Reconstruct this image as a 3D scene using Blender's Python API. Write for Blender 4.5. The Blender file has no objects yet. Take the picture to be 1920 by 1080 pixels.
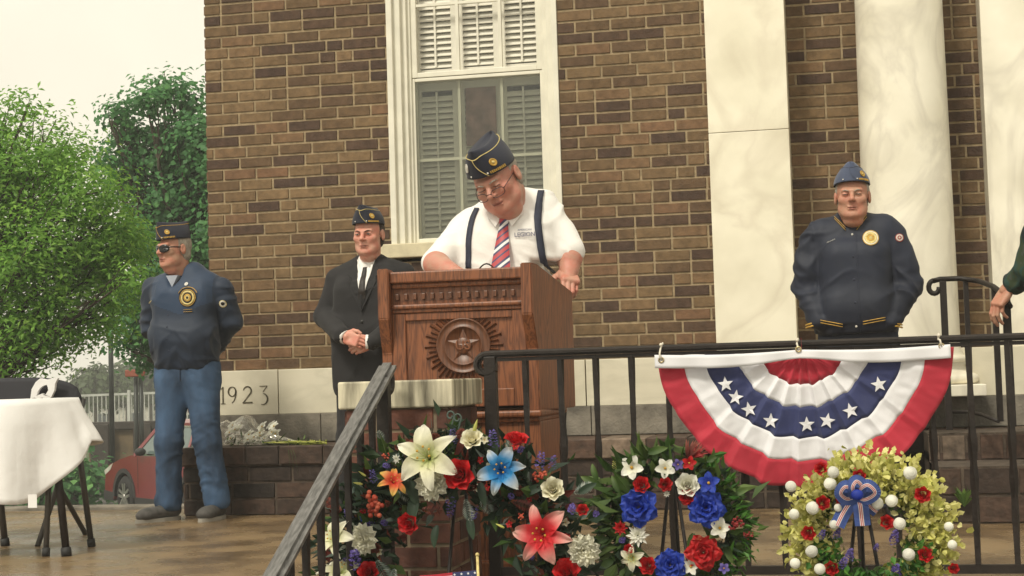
import bpy, bmesh, math, random
import numpy as np
from mathutils import Vector, Matrix, noise
R = math.radians
PI = math.pi
sc = bpy.context.scene
# ------------------------------------------------------------------ camera
YAW, PITCH, ROLL, FOC = R(11.6), R(3.31), R(-1.72), 2950.0
CAM = Vector((1.842, -8.973, 0.725))
cd = bpy.data.cameras.new('camera')
cam = bpy.data.objects.new('camera', cd)
sc.collection.objects.link(cam)
cam.matrix_world = Matrix.Translation(CAM) @ Matrix.Rotation(YAW, 4, 'Z') @ Matrix.Rotation(R(90) + PITCH, 4, 'X') @ Matrix.Rotation(ROLL, 4, 'Z')
cd.sensor_width = 36
cd.lens = FOC / 1920 * 36
cd.clip_end = 2000
cd.clip_start = 0.05
sc.camera = cam
# ------------------------------------------------------------------ overcast sky
wd = bpy.data.worlds.new('World')
sc.world = wd
wd.use_nodes = True
nt = wd.node_tree
for n in list(nt.nodes): nt.nodes.remove(n)
wo = nt.nodes.new('ShaderNodeOutputWorld')
bg = nt.nodes.new('ShaderNodeBackground')
sky = nt.nodes.new('ShaderNodeTexSky')
sky.sky_type = 'NISHITA'
sky.sun_disc = False
sky.sun_elevation = R(52)
sky.sun_rotation = R(205)
sky.dust_density = 4
bw = nt.nodes.new('ShaderNodeRGBToBW')
nt.links.new(sky.outputs[0], bw.inputs[0])
flat = nt.nodes.new('ShaderNodeMixRGB')          # cloud deck: sky brightness averaged out to an even cream
flat.inputs[0].default_value = 0.86
flat.inputs[2].default_value = (8.6, 8.05, 6.55, 1)
nt.links.new(bw.outputs[0], flat.inputs[1])
cl = nt.nodes.new('ShaderNodeTexNoise'); cl.inputs['Scale'].default_value = 3.2; cl.inputs['Detail'].default_value = 5
clr = nt.nodes.new('ShaderNodeMapRange'); clr.inputs[1].default_value = .3; clr.inputs[2].default_value = .7
clr.inputs[3].default_value = .86; clr.inputs[4].default_value = 1.06
nt.links.new(cl.outputs[0], clr.inputs[0])
mu = nt.nodes.new('ShaderNodeVectorMath'); mu.operation = 'SCALE'
nt.links.new(flat.outputs[0], mu.inputs[0]); nt.links.new(clr.outputs[0], mu.inputs['Scale'])
nt.links.new(mu.outputs[0], bg.inputs[0])
bg.inputs[1].default_value = 0.080
nt.links.new(bg.outputs[0], wo.inputs[0])
sl = bpy.data.lights.new('sun', 'SUN')
sl.energy = 1.5
sl.angle = R(11)
sl.color = (1.0, 0.94, 0.79)
sun = bpy.data.objects.new('sun', sl)
sc.collection.objects.link(sun)
sun.rotation_euler = (R(40), 0, R(-22))
sc.view_settings.view_transform = 'Standard'
sc.view_settings.look = 'None'
sc.view_settings.gamma = 1
sc.view_settings.exposure = 0.82
sc.render.engine = 'CYCLES'
# ------------------------------------------------------------------ helpers
CR = cam.matrix_world.to_3x3()
def ray(px, py):
    return (CR @ Vector((px - 960, 540 - py, -FOC))).normalized()
def at(px, py, Y):                      # where the line of sight meets the plane Y
    d = ray(px, py); t = (Y - CAM.y) / d.y
    return CAM + d * t
def atz(px, py, Z):
    d = ray(px, py); t = (Z - CAM.z) / d.z
    return CAM + d * t
W = {}
RES = {}
def link(o): sc.collection.objects.link(o)
def thing(name, label, cat, loc=(0, 0, 0), rotz=0, group=None):
    o = bpy.data.objects.new(name, None); link(o)
    o.location = loc; o.rotation_euler = (0, 0, rotz); o.empty_display_size = .1
    o['label'] = label; o['category'] = cat
    if group: o['group'] = group
    W[o.name] = Matrix.Translation(Vector(loc)) @ Matrix.Rotation(rotz, 4, 'Z')
    return o
def tag(o, label, cat, group=None):
    o['label'] = label; o['category'] = cat
    if group: o['group'] = group
    return o
class MB:
    def __init__(s): s.v = []; s.f = []; s.m = []; s.s = []; s.t = []; s.vt = []
    def add(s, vs, fs, mi=0, sm=False, t=0.5):
        b = len(s.v); s.v += [tuple(v) for v in vs]; s.vt += [t] * len(vs)
        for f in fs: s.f.append([b + i for i in f]); s.m.append(mi); s.s.append(sm); s.t.append(t)
        return s
    def box(s, a, b, mi=0, bev=0.0, t=.5):
        x0, x1 = sorted((a[0], b[0])); y0, y1 = sorted((a[1], b[1])); z0, z1 = sorted((a[2], b[2]))
        if bev <= 0:
            vs = [(x, y, z) for x in (x0, x1) for y in (y0, y1) for z in (z0, z1)]
            return s.add(vs, [(0, 1, 3, 2), (4, 6, 7, 5), (0, 4, 5, 1), (2, 3, 7, 6), (0, 2, 6, 4), (1, 5, 7, 3)], mi, False, t)
        bm = bmesh.new(); bmesh.ops.create_cube(bm, size=1)
        for v in bm.verts: v.co = Vector((x0 + (v.co.x + .5) * (x1 - x0), y0 + (v.co.y + .5) * (y1 - y0), z0 + (v.co.z + .5) * (z1 - z0)))
        bmesh.ops.bevel(bm, geom=bm.edges[:], offset=bev, segments=2, affect='EDGES', profile=.5)
        return s.bm(bm, mi, False, t)
    def bm(s, bm, mi=0, sm=False, t=.5):
        bm.verts.ensure_lookup_table(); bm.verts.index_update()
        s.add([v.co[:] for v in bm.verts], [[v.index for v in f.verts] for f in bm.faces], mi, sm, t); bm.free(); return s
    def tube(s, pts, r, n=8, mi=0, cap=True, sm=True, flat=1.0, up=None, t=.5, twist=0):
        pts = [Vector(p) for p in pts]; N = len(pts)
        rs = r if isinstance(r, (list, tuple)) else [r] * N
        tan = [(pts[min(i + 1, N - 1)] - pts[max(i - 1, 0)]).normalized() for i in range(N)]
        u = Vector(up) if up else (Vector((0, 0, 1)) if abs(tan[0].z) < .9 else Vector((1, 0, 0)))
        vs = []
        for i in range(N):
            u = (u - tan[i] * u.dot(tan[i]))
            u = u.normalized() if u.length > 1e-6 else tan[i].orthogonal().normalized()
            w = tan[i].cross(u)
            for k in range(n):
                a = 2 * PI * (k + .5) / n + twist * i
                vs.append(pts[i] + (w * math.cos(a) + u * math.sin(a) * flat) * rs[i])
        fs = [(i * n + k, i * n + (k + 1) % n, (i + 1) * n + (k + 1) % n, (i + 1) * n + k) for i in range(N - 1) for k in range(n)]
        s.add(vs, fs, mi, sm, t)
        if cap:
            b = len(s.v) - len(vs)
            s.f.append([b + k for k in range(n)][::-1]); s.m.append(mi); s.s.append(False); s.t.append(t)
            s.f.append([b + (N - 1) * n + k for k in range(n)]); s.m.append(mi); s.s.append(False); s.t.append(t)
        return s
    def bar(s, a, b, w, h, mi=0, up=(0, 0, 1), t=.5):       # rectangular bar a->b
        a, b = Vector(a), Vector(b); d = (b - a).normalized(); u = Vector(up); u = (u - d * u.dot(d)).normalized(); x = d.cross(u)
        vs = [p + x * sx * w / 2 + u * su * h / 2 for p in (a, b) for sx, su in ((-1, -1), (1, -1), (1, 1), (-1, 1))]
        return s.add(vs, [(3, 2, 1, 0), (4, 5, 6, 7), (0, 1, 5, 4), (1, 2, 6, 5), (2, 3, 7, 6), (3, 0, 4, 7)], mi, False, t)
    def lathe(s, prof, c=(0, 0, 0), n=24, mi=0, sm=True, t=.5, M=None):
        c = Vector(c); vs = []
        for r, z in prof:
            for k in range(n):
                a = 2 * PI * k / n; p = Vector((r * math.cos(a), r * math.sin(a), z))
                vs.append((M @ p if M else p) + c)
        fs = [(i * n + k, i * n + (k + 1) % n, (i + 1) * n + (k + 1) % n, (i + 1) * n + k) for i in range(len(prof) - 1) for k in range(n)]
        s.add(vs, fs, mi, sm, t)
        return s
    def ell(s, c, r, mi=0, n=12, m=8, t=.5, M=None):
        prof = [(math.sin(PI * j / m), -math.cos(PI * j / m)) for j in range(m + 1)]
        c = Vector(c); r = r if hasattr(r, '__len__') else (r, r, r); vs = []
        for a_, z in prof:
            for k in range(n):
                a = 2 * PI * k / n; p = Vector((a_ * math.cos(a) * r[0], a_ * math.sin(a) * r[1], z * r[2]))
                vs.append((M @ p if M else p) + c)
        fs = [(i * n + k, i * n + (k + 1) % n, (i + 1) * n + (k + 1) % n, (i + 1) * n + k) for i in range(m) for k in range(n)]
        return s.add(vs, fs, mi, True, t)
    def prism(s, poly, A, U, V, N, d, mi=0, t=.5):          # polygon in (U,V) at A, extruded by d along N
        A, U, V, N = Vector(A), Vector(U), Vector(V), Vector(N); n = len(poly)
        a = [A + U * p[0] + V * p[1] for p in poly]; b = [p + N * d for p in a]
        ar = sum(poly[i][0] * poly[(i + 1) % n][1] - poly[(i + 1) % n][0] * poly[i][1] for i in range(n))
        fs = [list(range(n))[::-1], list(range(n, 2 * n))] + [(i, (i + 1) % n, n + (i + 1) % n, n + i) for i in range(n)]
        if (ar > 0) != (U.cross(V).dot(N) * d > 0): fs = [f[::-1] for f in fs]
        return s.add(a + b, fs, mi, False, t)
    def grid(s, fn, nu, nv, mi=0, sm=True, t=.5, closeu=False):
        vs = [fn(i / nu, j / nv) for j in range(nv + 1) for i in range(nu + 1)]
        fs = [(j * (nu + 1) + i, j * (nu + 1) + i + 1, (j + 1) * (nu + 1) + i + 1, (j + 1) * (nu + 1) + i) for j in range(nv) for i in range(nu)]
        return s.add(vs, fs, mi, sm, t)
    def build(s, name, mats, parent=None, tint=False, xf=None, weld=False):
        me = bpy.data.meshes.new(name)
        me.from_pydata(s.v, [], s.f)
        if xf is not None: me.transform(xf)
        return finish(me, name, mats, parent, s.m, s.s, (s.t if tint == 'face' else s.vt) if tint else None, weld)
def finish(me, name, mats, parent=None, mi=None, sm=None, tint=None, weld=False):
    if parent is not None:
        me.transform(W[parent.name].inverted())
    mats = mats if isinstance(mats, (list, tuple)) else [mats]
    for m in mats: me.materials.append(m)
    if mi is not None: me.polygons.foreach_set('material_index', mi)
    if sm is not None: me.polygons.foreach_set('use_smooth', sm)
    if tint is not None:
        a = me.attributes.new('tint', 'FLOAT', 'POINT' if len(tint) == len(me.vertices) else 'FACE'); a.data.foreach_set('value', tint)
    if weld:
        bm = bmesh.new(); bm.from_mesh(me); bmesh.ops.remove_doubles(bm, verts=bm.verts, dist=1e-5); bm.to_mesh(me); bm.free()
    me.update()
    o = bpy.data.objects.new(name, me); link(o)
    if parent is not None:
        o.parent = parent; W[o.name] = W[parent.name]
    else: W[o.name] = Matrix.Identity(4)
    return o
def struct(o): o['kind'] = 'structure'; return o
# ------------------------------------------------------------------ materials
def pm(name, col, rough=.6, metal=0, var=.12, scale=6, bump=0, bscale=60, coat=0, col2=None, spec=.5, sheen=0, trans=0, sss=0, coords='Object', stretch=(1, 1, 1), detail=4, contrast=(.35, .65), rvar=0):
    m = bpy.data.materials.new(name); m.use_nodes = True; t = m.node_tree; N, L = t.nodes, t.links
    b = N['Principled BSDF']
    tc = N.new('ShaderNodeTexCoord'); mp = N.new('ShaderNodeMapping'); mp.inputs['Scale'].default_value = stretch
    L.new(tc.outputs[coords], mp.inputs[0])
    nz = N.new('ShaderNodeTexNoise'); nz.inputs['Scale'].default_value = scale; nz.inputs['Detail'].default_value = detail
    L.new(mp.outputs[0], nz.inputs['Vector'])
    cr = N.new('ShaderNodeValToRGB'); L.new(nz.outputs[0], cr.inputs[0])
    c1 = tuple(max(0, c * (1 - var)) for c in col); c2 = col2 or tuple(min(1, c * (1 + var)) for c in col)
    cr.color_ramp.elements[0].position = contrast[0]; cr.color_ramp.elements[1].position = contrast[1]
    cr.color_ramp.elements[0].color = (*c1, 1); cr.color_ramp.elements[1].color = (*c2, 1)
    L.new(cr.outputs[0], b.inputs['Base Color'])
    b.inputs['Roughness'].default_value = rough; b.inputs['Metallic'].default_value = metal
    b.inputs['Specular IOR Level'].default_value = spec
    b.inputs['Coat Weight'].default_value = coat; b.inputs['Coat Roughness'].default_value = .08
    b.inputs['Sheen Weight'].default_value = sheen
    b.inputs['Transmission Weight'].default_value = trans
    if sss: b.inputs['Subsurface Weight'].default_value = sss; b.inputs['Subsurface Radius'].default_value = (.01, .004, .002); b.inputs['Subsurface Scale'].default_value = .6
    if rvar:
        mr = N.new('ShaderNodeMapRange'); mr.inputs[1].default_value = .35; mr.inputs[2].default_value = .65; mr.inputs[3].default_value = rough - rvar; mr.inputs[4].default_value = rough + rvar
        L.new(nz.outputs[0], mr.inputs[0]); L.new(mr.outputs[0], b.inputs['Roughness'])
    if bump:
        n2 = N.new('ShaderNodeTexNoise'); n2.inputs['Scale'].default_value = bscale; n2.inputs['Detail'].default_value = 4
        L.new(mp.outputs[0], n2.inputs['Vector'])
        bp = N.new('ShaderNodeBump'); bp.inputs['Strength'].default_value = bump; bp.inputs['Distance'].default_value = .01
        L.new(n2.outputs[0], bp.inputs['Height']); L.new(bp.outputs[0], b.inputs['Normal'])
    return m
def tintmat(name, stops, rough=.85, bump=.4, bscale=80, var=.25, spec=.3, coat=0, grime=0):   # colour picked per face from the 'tint' attribute
    m = bpy.data.materials.new(name); m.use_nodes = True; t = m.node_tree; N, L = t.nodes, t.links
    b = N['Principled BSDF']; at_ = N.new('ShaderNodeAttribute'); at_.attribute_name = 'tint'
    cr = N.new('ShaderNodeValToRGB'); L.new(at_.outputs['Fac'], cr.inputs[0])
    e = cr.color_ramp.elements
    while len(e) < len(stops): e.new(.5)
    for i, (p, c) in enumerate(stops): e[i].position = p; e[i].color = (*c, 1)
    tc = N.new('ShaderNodeTexCoord'); nz = N.new('ShaderNodeTexNoise'); nz.inputs['Scale'].default_value = 22; nz.inputs['Detail'].default_value = 8
    L.new(tc.outputs['Object'], nz.inputs['Vector'])
    mr = N.new('ShaderNodeMapRange'); mr.inputs[1].default_value = .3; mr.inputs[2].default_value = .7; mr.inputs[3].default_value = 1 - var; mr.inputs[4].default_value = 1 + var
    L.new(nz.outputs[0], mr.inputs[0])
    n3 = N.new('ShaderNodeTexNoise'); n3.inputs['Scale'].default_value = 1.3; n3.inputs['Detail'].default_value = 6; L.new(tc.outputs['Object'], n3.inputs['Vector'])
    m3 = N.new('ShaderNodeMapRange'); m3.inputs[1].default_value = .3; m3.inputs[2].default_value = .7; m3.inputs[3].default_value = 1 - grime; m3.inputs[4].default_value = 1 + grime * .5; L.new(n3.outputs[0], m3.inputs[0])
    mm = N.new('ShaderNodeMath'); mm.operation = 'MULTIPLY'; L.new(mr.outputs[0], mm.inputs[0]); L.new(m3.outputs[0], mm.inputs[1])
    mu = N.new('ShaderNodeVectorMath'); mu.operation = 'SCALE'; L.new(cr.outputs[0], mu.inputs[0]); L.new(mm.outputs[0], mu.inputs['Scale'])
    L.new(mu.outputs[0], b.inputs['Base Color']); b.inputs['Roughness'].default_value = rough; b.inputs['Specular IOR Level'].default_value = spec
    b.inputs['Coat Weight'].default_value = coat
    if bump:
        n2 = N.new('ShaderNodeTexNoise'); n2.inputs['Scale'].default_value = bscale; n2.inputs['Detail'].default_value = 5
        L.new(tc.outputs['Object'], n2.inputs['Vector'])
        bp = N.new('ShaderNodeBump'); bp.inputs['Strength'].default_value = bump; bp.inputs['Distance'].default_value = .004
        L.new(n2.outputs[0], bp.inputs['Height']); L.new(bp.outputs[0], b.inputs['Normal'])
    return m
MAT = {}
# ------------------------------------------------------------------ building materials
MAT['brick'] = tintmat('brick', [(0, (.068, .042, .031)), (.25, (.100, .060, .037)), (.5, (.145, .092, .048)), (.75, (.19, .124, .064)), (1, (.17, .094, .052))], rough=.85, grime=.22, bump=.8)
MAT['old_brick'] = tintmat('old_brick', [(0, (.022, .016, .013)), (.4, (.05, .032, .024)), (.8, (.085, .05, .035)), (1, (.15, .11, .08))], rough=.55, bump=.9, bscale=45, var=.45, grime=.35)
MAT['red_brick'] = tintmat('red_brick', [(0, (.055, .026, .020)), (.5, (.105, .040, .027)), (1, (.16, .060, .038))], rough=.6, bump=.6, var=.35, grime=.35)
MAT['mortar'] = pm('mortar', (.33, .25, .15), .95, var=.2, scale=30, bump=.4, bscale=200)
MAT['dark_mortar'] = pm('dark_mortar', (.075, .055, .04), .9, var=.35, scale=18, bump=.5, bscale=120)
MAT['gray_stone'] = pm('gray_stone', (.17, .15, .12), .8, var=.4, scale=7, bump=.5, bscale=60, detail=8)
MAT['white_paint'] = pm('white_paint', (.74, .71, .6), .45, var=.06, scale=9, bump=.05, bscale=30)
MAT['sill_stone'] = pm('sill_stone', (.6, .53, .36), .7, var=.12, scale=10, bump=.2)
def marble(name, base, vein, scale=1.6, amt=.5, rough=.38, stretch=(1.3, 1.3, .5)):
    m = bpy.data.materials.new(name); m.use_nodes = True; t = m.node_tree; N, L = t.nodes, t.links; b = N['Principled BSDF']
    tc = N.new('ShaderNodeTexCoord'); mp = N.new('ShaderNodeMapping'); mp.inputs['Scale'].default_value = stretch; L.new(tc.outputs['Object'], mp.inputs[0])
    w = N.new('ShaderNodeTexNoise'); w.inputs['Scale'].default_value = scale; w.inputs['Detail'].default_value = 6; w.inputs['Distortion'].default_value = 1.6; L.new(mp.outputs[0], w.inputs['Vector'])
    v = N.new('ShaderNodeMath'); v.operation = 'SUBTRACT'; v.inputs[1].default_value = .5; L.new(w.outputs[0], v.inputs[0])
    a = N.new('ShaderNodeMath'); a.operation = 'ABSOLUTE'; L.new(v.outputs[0], a.inputs[0])
    cr = N.new('ShaderNodeValToRGB'); L.new(a.outputs[0], cr.inputs[0])
    e = cr.color_ramp.elements; e[0].position = 0; e[0].color = (*[vein[i] * amt + base[i] * (1 - amt) for i in range(3)], 1)
    e[1].position = .09; e[1].color = (*base, 1)
    n2 = N.new('ShaderNodeTexNoise'); n2.inputs['Scale'].default_value = 3.5; n2.inputs['Detail'].default_value = 7; L.new(tc.outputs['Object'], n2.inputs['Vector'])
    c2 = N.new('ShaderNodeValToRGB'); c2.color_ramp.elements[0].position = .3; c2.color_ramp.elements[0].color = (.8, .78, .72, 1); c2.color_ramp.elements[1].position = .7; c2.color_ramp.elements[1].color = (1.03, 1.02, 1.0, 1)
    L.new(n2.outputs[0], c2.inputs[0])
    mu = N.new('ShaderNodeMixRGB'); mu.blend_type = 'MULTIPLY'; mu.inputs[0].default_value = .75; L.new(cr.outputs[0], mu.inputs[1]); L.new(c2.outputs[0], mu.inputs[2])
    L.new(mu.outputs[0], b.inputs['Base Color']); b.inputs['Roughness'].default_value = rough
    bp = N.new('ShaderNodeBump'); bp.inputs['Strength'].default_value = .12; bp.inputs['Distance'].default_value = .01; L.new(n2.outputs[0], bp.inputs['Height']); L.new(bp.outputs[0], b.inputs['Normal'])
    return m
MAT['marble'] = marble('marble', (.88, .835, .69), (.5, .42, .32), amt=.26, stretch=(1, 1, .8))
MAT['column_marble'] = marble('column_marble', (.88, .84, .72), (.48, .44, .38), scale=1.5, amt=.36, stretch=(1.5, 1.5, .8))
MAT['band_marble'] = marble('band_marble', (.70, .655, .53), (.3, .28, .2), scale=3, amt=.15, stretch=(.5, 1, 1.6))
MAT['stained_marble'] = pm('stained_marble', (.36, .31, .2), .6, var=.75, scale=9, stretch=(2.5, 2.5, .35), col2=(.66, .6, .44), bump=.3, contrast=(.3, .62), detail=8)
MAT['letter_shade_dirt'] = pm('letter_shade_dirt', (.10, .085, .05), .9, var=.3, scale=60)  # groove shade painted together with dirt in the digits' dark colour
MAT['concrete'] = pm('wet_concrete', (.165, .108, .056), .26, var=.12, scale=3.2, bump=.3, bscale=260, detail=14, rvar=.13, contrast=(.36, .64), spec=.6, col2=(.25, .168, .086))
def mat_glass(name, tint, rough=.02, alpha=.25):
    m = bpy.data.materials.new(name); m.use_nodes = True; t = m.node_tree; N, L = t.nodes, t.links
    for n in list(N): N.remove(n)
    o = N.new('ShaderNodeOutputMaterial'); mx = N.new('ShaderNodeMixShader'); tr = N.new('ShaderNodeBsdfTransparent'); gl = N.new('ShaderNodeBsdfGlossy')
    tr.inputs[0].default_value = (*tint, 1); gl.inputs['Roughness'].default_value = rough; fl_ = N.new('ShaderNodeLayerWeight'); fl_.inputs[0].default_value = .5; fr = N.new('ShaderNodeMath'); fr.operation = 'POWER'; fr.inputs[1].default_value = 4.0; L.new(fl_.outputs['Facing'], fr.inputs[0])
    ad = N.new('ShaderNodeMath'); ad.operation = 'MULTIPLY_ADD'; ad.inputs[1].default_value = .6; ad.inputs[2].default_value = alpha + .02; L.new(fr.outputs[0], ad.inputs[0])
    L.new(ad.outputs[0], mx.inputs[0]); L.new(tr.outputs[0], mx.inputs[1]); L.new(gl.outputs[0], mx.inputs[2]); L.new(mx.outputs[0], o.inputs[0])
    return m
MAT['glass'] = mat_glass('window_glass', (.99, .985, .975), alpha=.0)
MAT['screen'] = mat_glass('insect_screen', (.85, .86, .83), alpha=.03, rough=.3)
MAT['shutter'] = pm('shutter_paint', (.8, .78, .7), .5, var=.06)
MAT['dark_room'] = pm('dark_interior', (.02, .02, .02), .9)
CH, BL = .0680, .2085
def bricks(M, O, U, N, L, rows, mortar=.0105, seed=1, headers=.08, ph=0, t_fn=None, hgt=CH, ln=BL):
    # facing bricks on a plane: O lower-left corner, U along, N outward normal
    rnd = random.Random(seed); O, U, N = Vector(O), Vector(U).normalized(), Vector(N).normalized(); Z = Vector((0, 0, 1)); flip = U.cross(Z).dot(N) < 0
    for r in range(rows):
        x = -((r + ph) % 2) * ln / 2 + (0 if rnd.random() > .25 else -rnd.choice((.06, .1)))
        while x < L - .012:
            l = ln if rnd.random() > headers else ln / 2
            a, b = max(x, 0) + mortar / 2 * (x > 0), min(x + l, L) - mortar / 2 * (x + l < L)
            x += l
            if b - a < .01: continue
            z0 = r * hgt + mortar / 2 + rnd.uniform(-1, 1) * .0012; z1 = (r + 1) * hgt - mortar / 2 + rnd.uniform(-1, 1) * .0012
            d = .007 + rnd.uniform(-.0015, .0015); c = .0028; q = rnd.uniform(-.0012, .0012)
            P = lambda u, z, n: O + U * u + Z * z + N * n
            v = [P(a, z0, -.004), P(b, z0 + q, -.004), P(b, z1 + q, -.004), P(a, z1, -.004), P(a + c, z0 + c, d), P(b - c, z0 + c + q, d), P(b - c, z1 - c + q, d), P(a + c, z1 - c, d)]
            fs = [(4, 5, 6, 7), (0, 1, 5, 4), (1, 2, 6, 5), (2, 3, 7, 6), (3, 0, 4, 7)]
            if flip: fs = [f[::-1] for f in fs]
            tv = rnd.random()
            tv = t_fn(rnd, a, r) if t_fn else tv
            M.add(v, fs, 0, False, tv)
def wt(rnd, a, r):
    k = rnd.random()
    return rnd.uniform(0, .22) if k < .27 else (rnd.uniform(.3, .6) if k < .62 else rnd.uniform(.6, 1))
# ------------------------------------------------------------------ ground
EX = 60
g = MB(); g.box((-60, -30, -1.0), (60, 60, -.75)); 
MAT['pavement'] = pm('pavement', (.16, .14, .11), .7, var=.25, scale=3, bump=.2)
lower = struct(MB().box((-30, -20, -.95), (30, -3.98, -.72)).build('lower_pavement', MAT['pavement']))
MAT['asphalt'] = pm('asphalt', (.06, .056, .05), .55, var=.3, scale=2, bump=.4, bscale=150)
MAT['turf'] = pm('turf', (.05, .075, .02), .9, var=.5, scale=6, bump=.6, bscale=60)
ground = struct(MB().grid(lambda u, v: ((u - .5) * 700, -60 + v * 560, -1.52), 40, 40).build('ground', MAT['turf']))
road = struct(MB().box((-70, 12, -1.7), (8, 25.5, -1.46)).build('road', MAT['asphalt']))
# patio slab with control joints
XP0 = -9.0
pb = MB(); pb.box((XP0, -3.98, -.9), (6.5, .0, 0), bev=.006)
patio = struct(pb.build('patio', MAT['concrete']))
# ------------------------------------------------------------------ brick building
Zm, Zg, Zl = .824, .558, .391        # top of marble band, of grey stone, of ledge
X0 = at(393, 500, 0).x
XW0, XW1 = at(730, 250, 0).x, at(1051, 250, 0).x           # window opening
ZW0 = at(800, 482, 0).z                                     # underside of sill
XP1, XP2 = at(1331, 320, -.05).x, at(1482, 320, -.05).x     # pilaster
YR = .30                                                     # recess depth
XS1 = at(1850, 320, .12).x                                  # marble door surround
ROWS = 62; ZT = Zm + ROWS * CH; XE = 7.2; YB = 7.0
bld = thing('brick_building', 'brown brick building with marble band, tall white window and marble columns', 'building', (X0, 0, 0))
w = MB()
rw0 = int((ZW0 - Zm) / CH); zq = Zm + rw0 * CH
bricks(w, (X0, 0, Zm), (1, 0, 0), (0, -1, 0), XW0 - X0, ROWS, seed=3, t_fn=wt)
bricks(w, (XW0, 0, Zm), (1, 0, 0), (0, -1, 0), XW1 - XW0, rw0, seed=4, t_fn=wt)
bricks(w, (XW1, 0, Zm), (1, 0, 0), (0, -1, 0), XP1 - XW1, ROWS, seed=5, t_fn=wt, ph=1)
bricks(w, (XW0, 0, Zm + 52 * CH), (1, 0, 0), (0, -1, 0), XW1 - XW0, ROWS - 52, seed=9, t_fn=wt)
bricks(w, (X0, YB, Zm), (0, -1, 0), (-1, 0, 0), YB, ROWS, seed=6, t_fn=wt)
bricks(w, (XP2, YR, Zm - .002), (1, 0, 0), (0, -1, 0), XS1 + .05 - XP2, ROWS, seed=7, t_fn=lambda r, a, k: wt(r, a, k) * .9)
w.build('brick_facing', MAT['brick'], bld, tint=True)
m = MB()
# mortar backing as one solid shell around the window opening
m.box((X0, 0.0, Zm), (XW0, .32, ZT)); m.box((XW1, 0.0, Zm), (XP1, .32, ZT)); m.box((XW0, 0.0, Zm), (XW1, .32, zq)); m.box((XW0, 0.0, Zm + 52 * CH), (XW1, .32, ZT))
m.box((X0, .32, Zm), (X0 + .3, YB, ZT)); m.box((XP2, YR, Zm), (XS1 + .1, YR + .3, ZT))
m.box((X0, .0, -.9), (XE, .0 + .3, Zl)); m.box((X0, .3, -1.6), (X0 + .3, YB, Zm))
m.build('mortar_backing', MAT['mortar'], bld)
rf = MB(); rf.box((X0 - .12, -.18, ZT), (XE, YB, ZT + .35), bev=.02); rf.box((X0, YB, -1.6), (XE, YB + .25, ZT)); rf.box((XE, .0, -.9), (XE + .3, YB, ZT))
rf.build('cornice', MAT['marble'], bld)
# marble band, stone by stone (the cornerstone carries the year)
bx = [X0, at(525, 740, 0).x]; 
while bx[-1] < XP2 - .6: bx.append(bx[-1] + .93)
bx.append(XE)
cs = MB().box((bx[0] - .012, -.03, Zg), (bx[1] - .003, .28, Zm), bev=.003).build('cornerstone', MAT['band_marble'], bld)
bb = MB()
for a, b in zip(bx[1:-1], bx[2:]): bb.box((a + .003, -.03, Zg), (b - .003, .28 if b < XE else YR + .3, Zm - .001), bev=.003)
bb.box((X0 - .012, .282, Zg), (X0 + .28, YB, Zm - .001))
bb.build('marble_band', MAT['band_marble'], bld)
gs = MB(); x = X0 - .02; rnd = random.Random(4)
gx = [x]
while x < XE: x += rnd.choice((.72, .9, .62)); gx.append(x)
for a, b in zip(gx[:-1], gx[1:]): gs.box((a + .002, -.045 - rnd.uniform(0, .003), Zl), (b - .002, .26, Zg - .001), bev=.004)
gs.box((X0 - .02, .262, Zl - 2.2), (X0 + .26, YB, Zg - .001))
gs.build('stone_base_course', MAT['gray_stone'], bld)
# engraved digits: strokes with a wedge-like width, shade of the cut put into their dark colour
def stroke(M, pts, ws, y0=-.034, y1=-.022):
    for i in range(len(pts) - 1):
        a, b = Vector(pts[i]), Vector(pts[i + 1]); d = (b - a).normalized(); n = Vector((-d.y, d.x)); a2, b2 = a - d * .001, b + d * .001
        q = [a2 + n * ws[i] / 2, a2 - n * ws[i] / 2, b2 - n * ws[i + 1] / 2, b2 + n * ws[i + 1] / 2]
        M.prism([(p.x, p.y) for p in q], (0, y0, 0), (1, 0, 0), (0, 0, 1), (0, 1, 0), y1 - y0)
def arc(cx, cz, rx, rz, a0, a1, n=14):
    return [(cx + rx * math.cos(R(a0 + (a1 - a0) * i / n)), cz + rz * math.sin(R(a0 + (a1 - a0) * i / n))) for i in range(n + 1)]
dg = MB()
def P0(px, py): p = at(px, py, -.03); return p.x, p.z
x1, zt = P0(418, 726); _, zb = P0(418, 757); H = zt - zb
th, tn = .0085, .003
stroke(dg, [(x1, zb), (x1, zt)], [th, th * .8]); stroke(dg, [(x1 - .013, zb), (x1 + .013, zb)], [tn, tn]); stroke(dg, [(x1, zt), (x1 - .013, zt - .012)], [tn, tn])
dg.build('carved_digit', MAT['letter_shade_dirt'], cs); dg = MB(); cx, _ = P0(435.5, 740); rx = .028
a = arc(cx, zt - .028, rx * .85, .028, 0, 360, 22); stroke(dg, a, [tn + (th - tn) * abs(math.cos(2 * PI * i / 22)) for i in range(23)])
a = arc(cx - .012, zt - .03, .036, H - .032, 5, -75, 12); stroke(dg, a, [th * (1 - i / 15) for i in range(13)])
dg.build('carved_digit', MAT['letter_shade_dirt'], cs); dg = MB(); cx, _ = P0(464, 740)
a = arc(cx, zt - .026, .025, .026, 170, -30, 12) + [(cx - .028, zb + .003)]; stroke(dg, a, [tn + (th - tn) * min(1, i / 9) for i in range(13)] + [tn])
stroke(dg, [(cx - .03, zb + .003), (cx + .03, zb + .003)], [th * .8, th])
dg.build('carved_digit', MAT['letter_shade_dirt'], cs); dg = MB(); cx, _ = P0(494, 740)
stroke(dg, [(cx - .022, zt), (cx + .024, zt)], [tn, th * .5]); stroke(dg, [(cx + .024, zt), (cx - .002, zt - .034)], [tn, tn])
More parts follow.
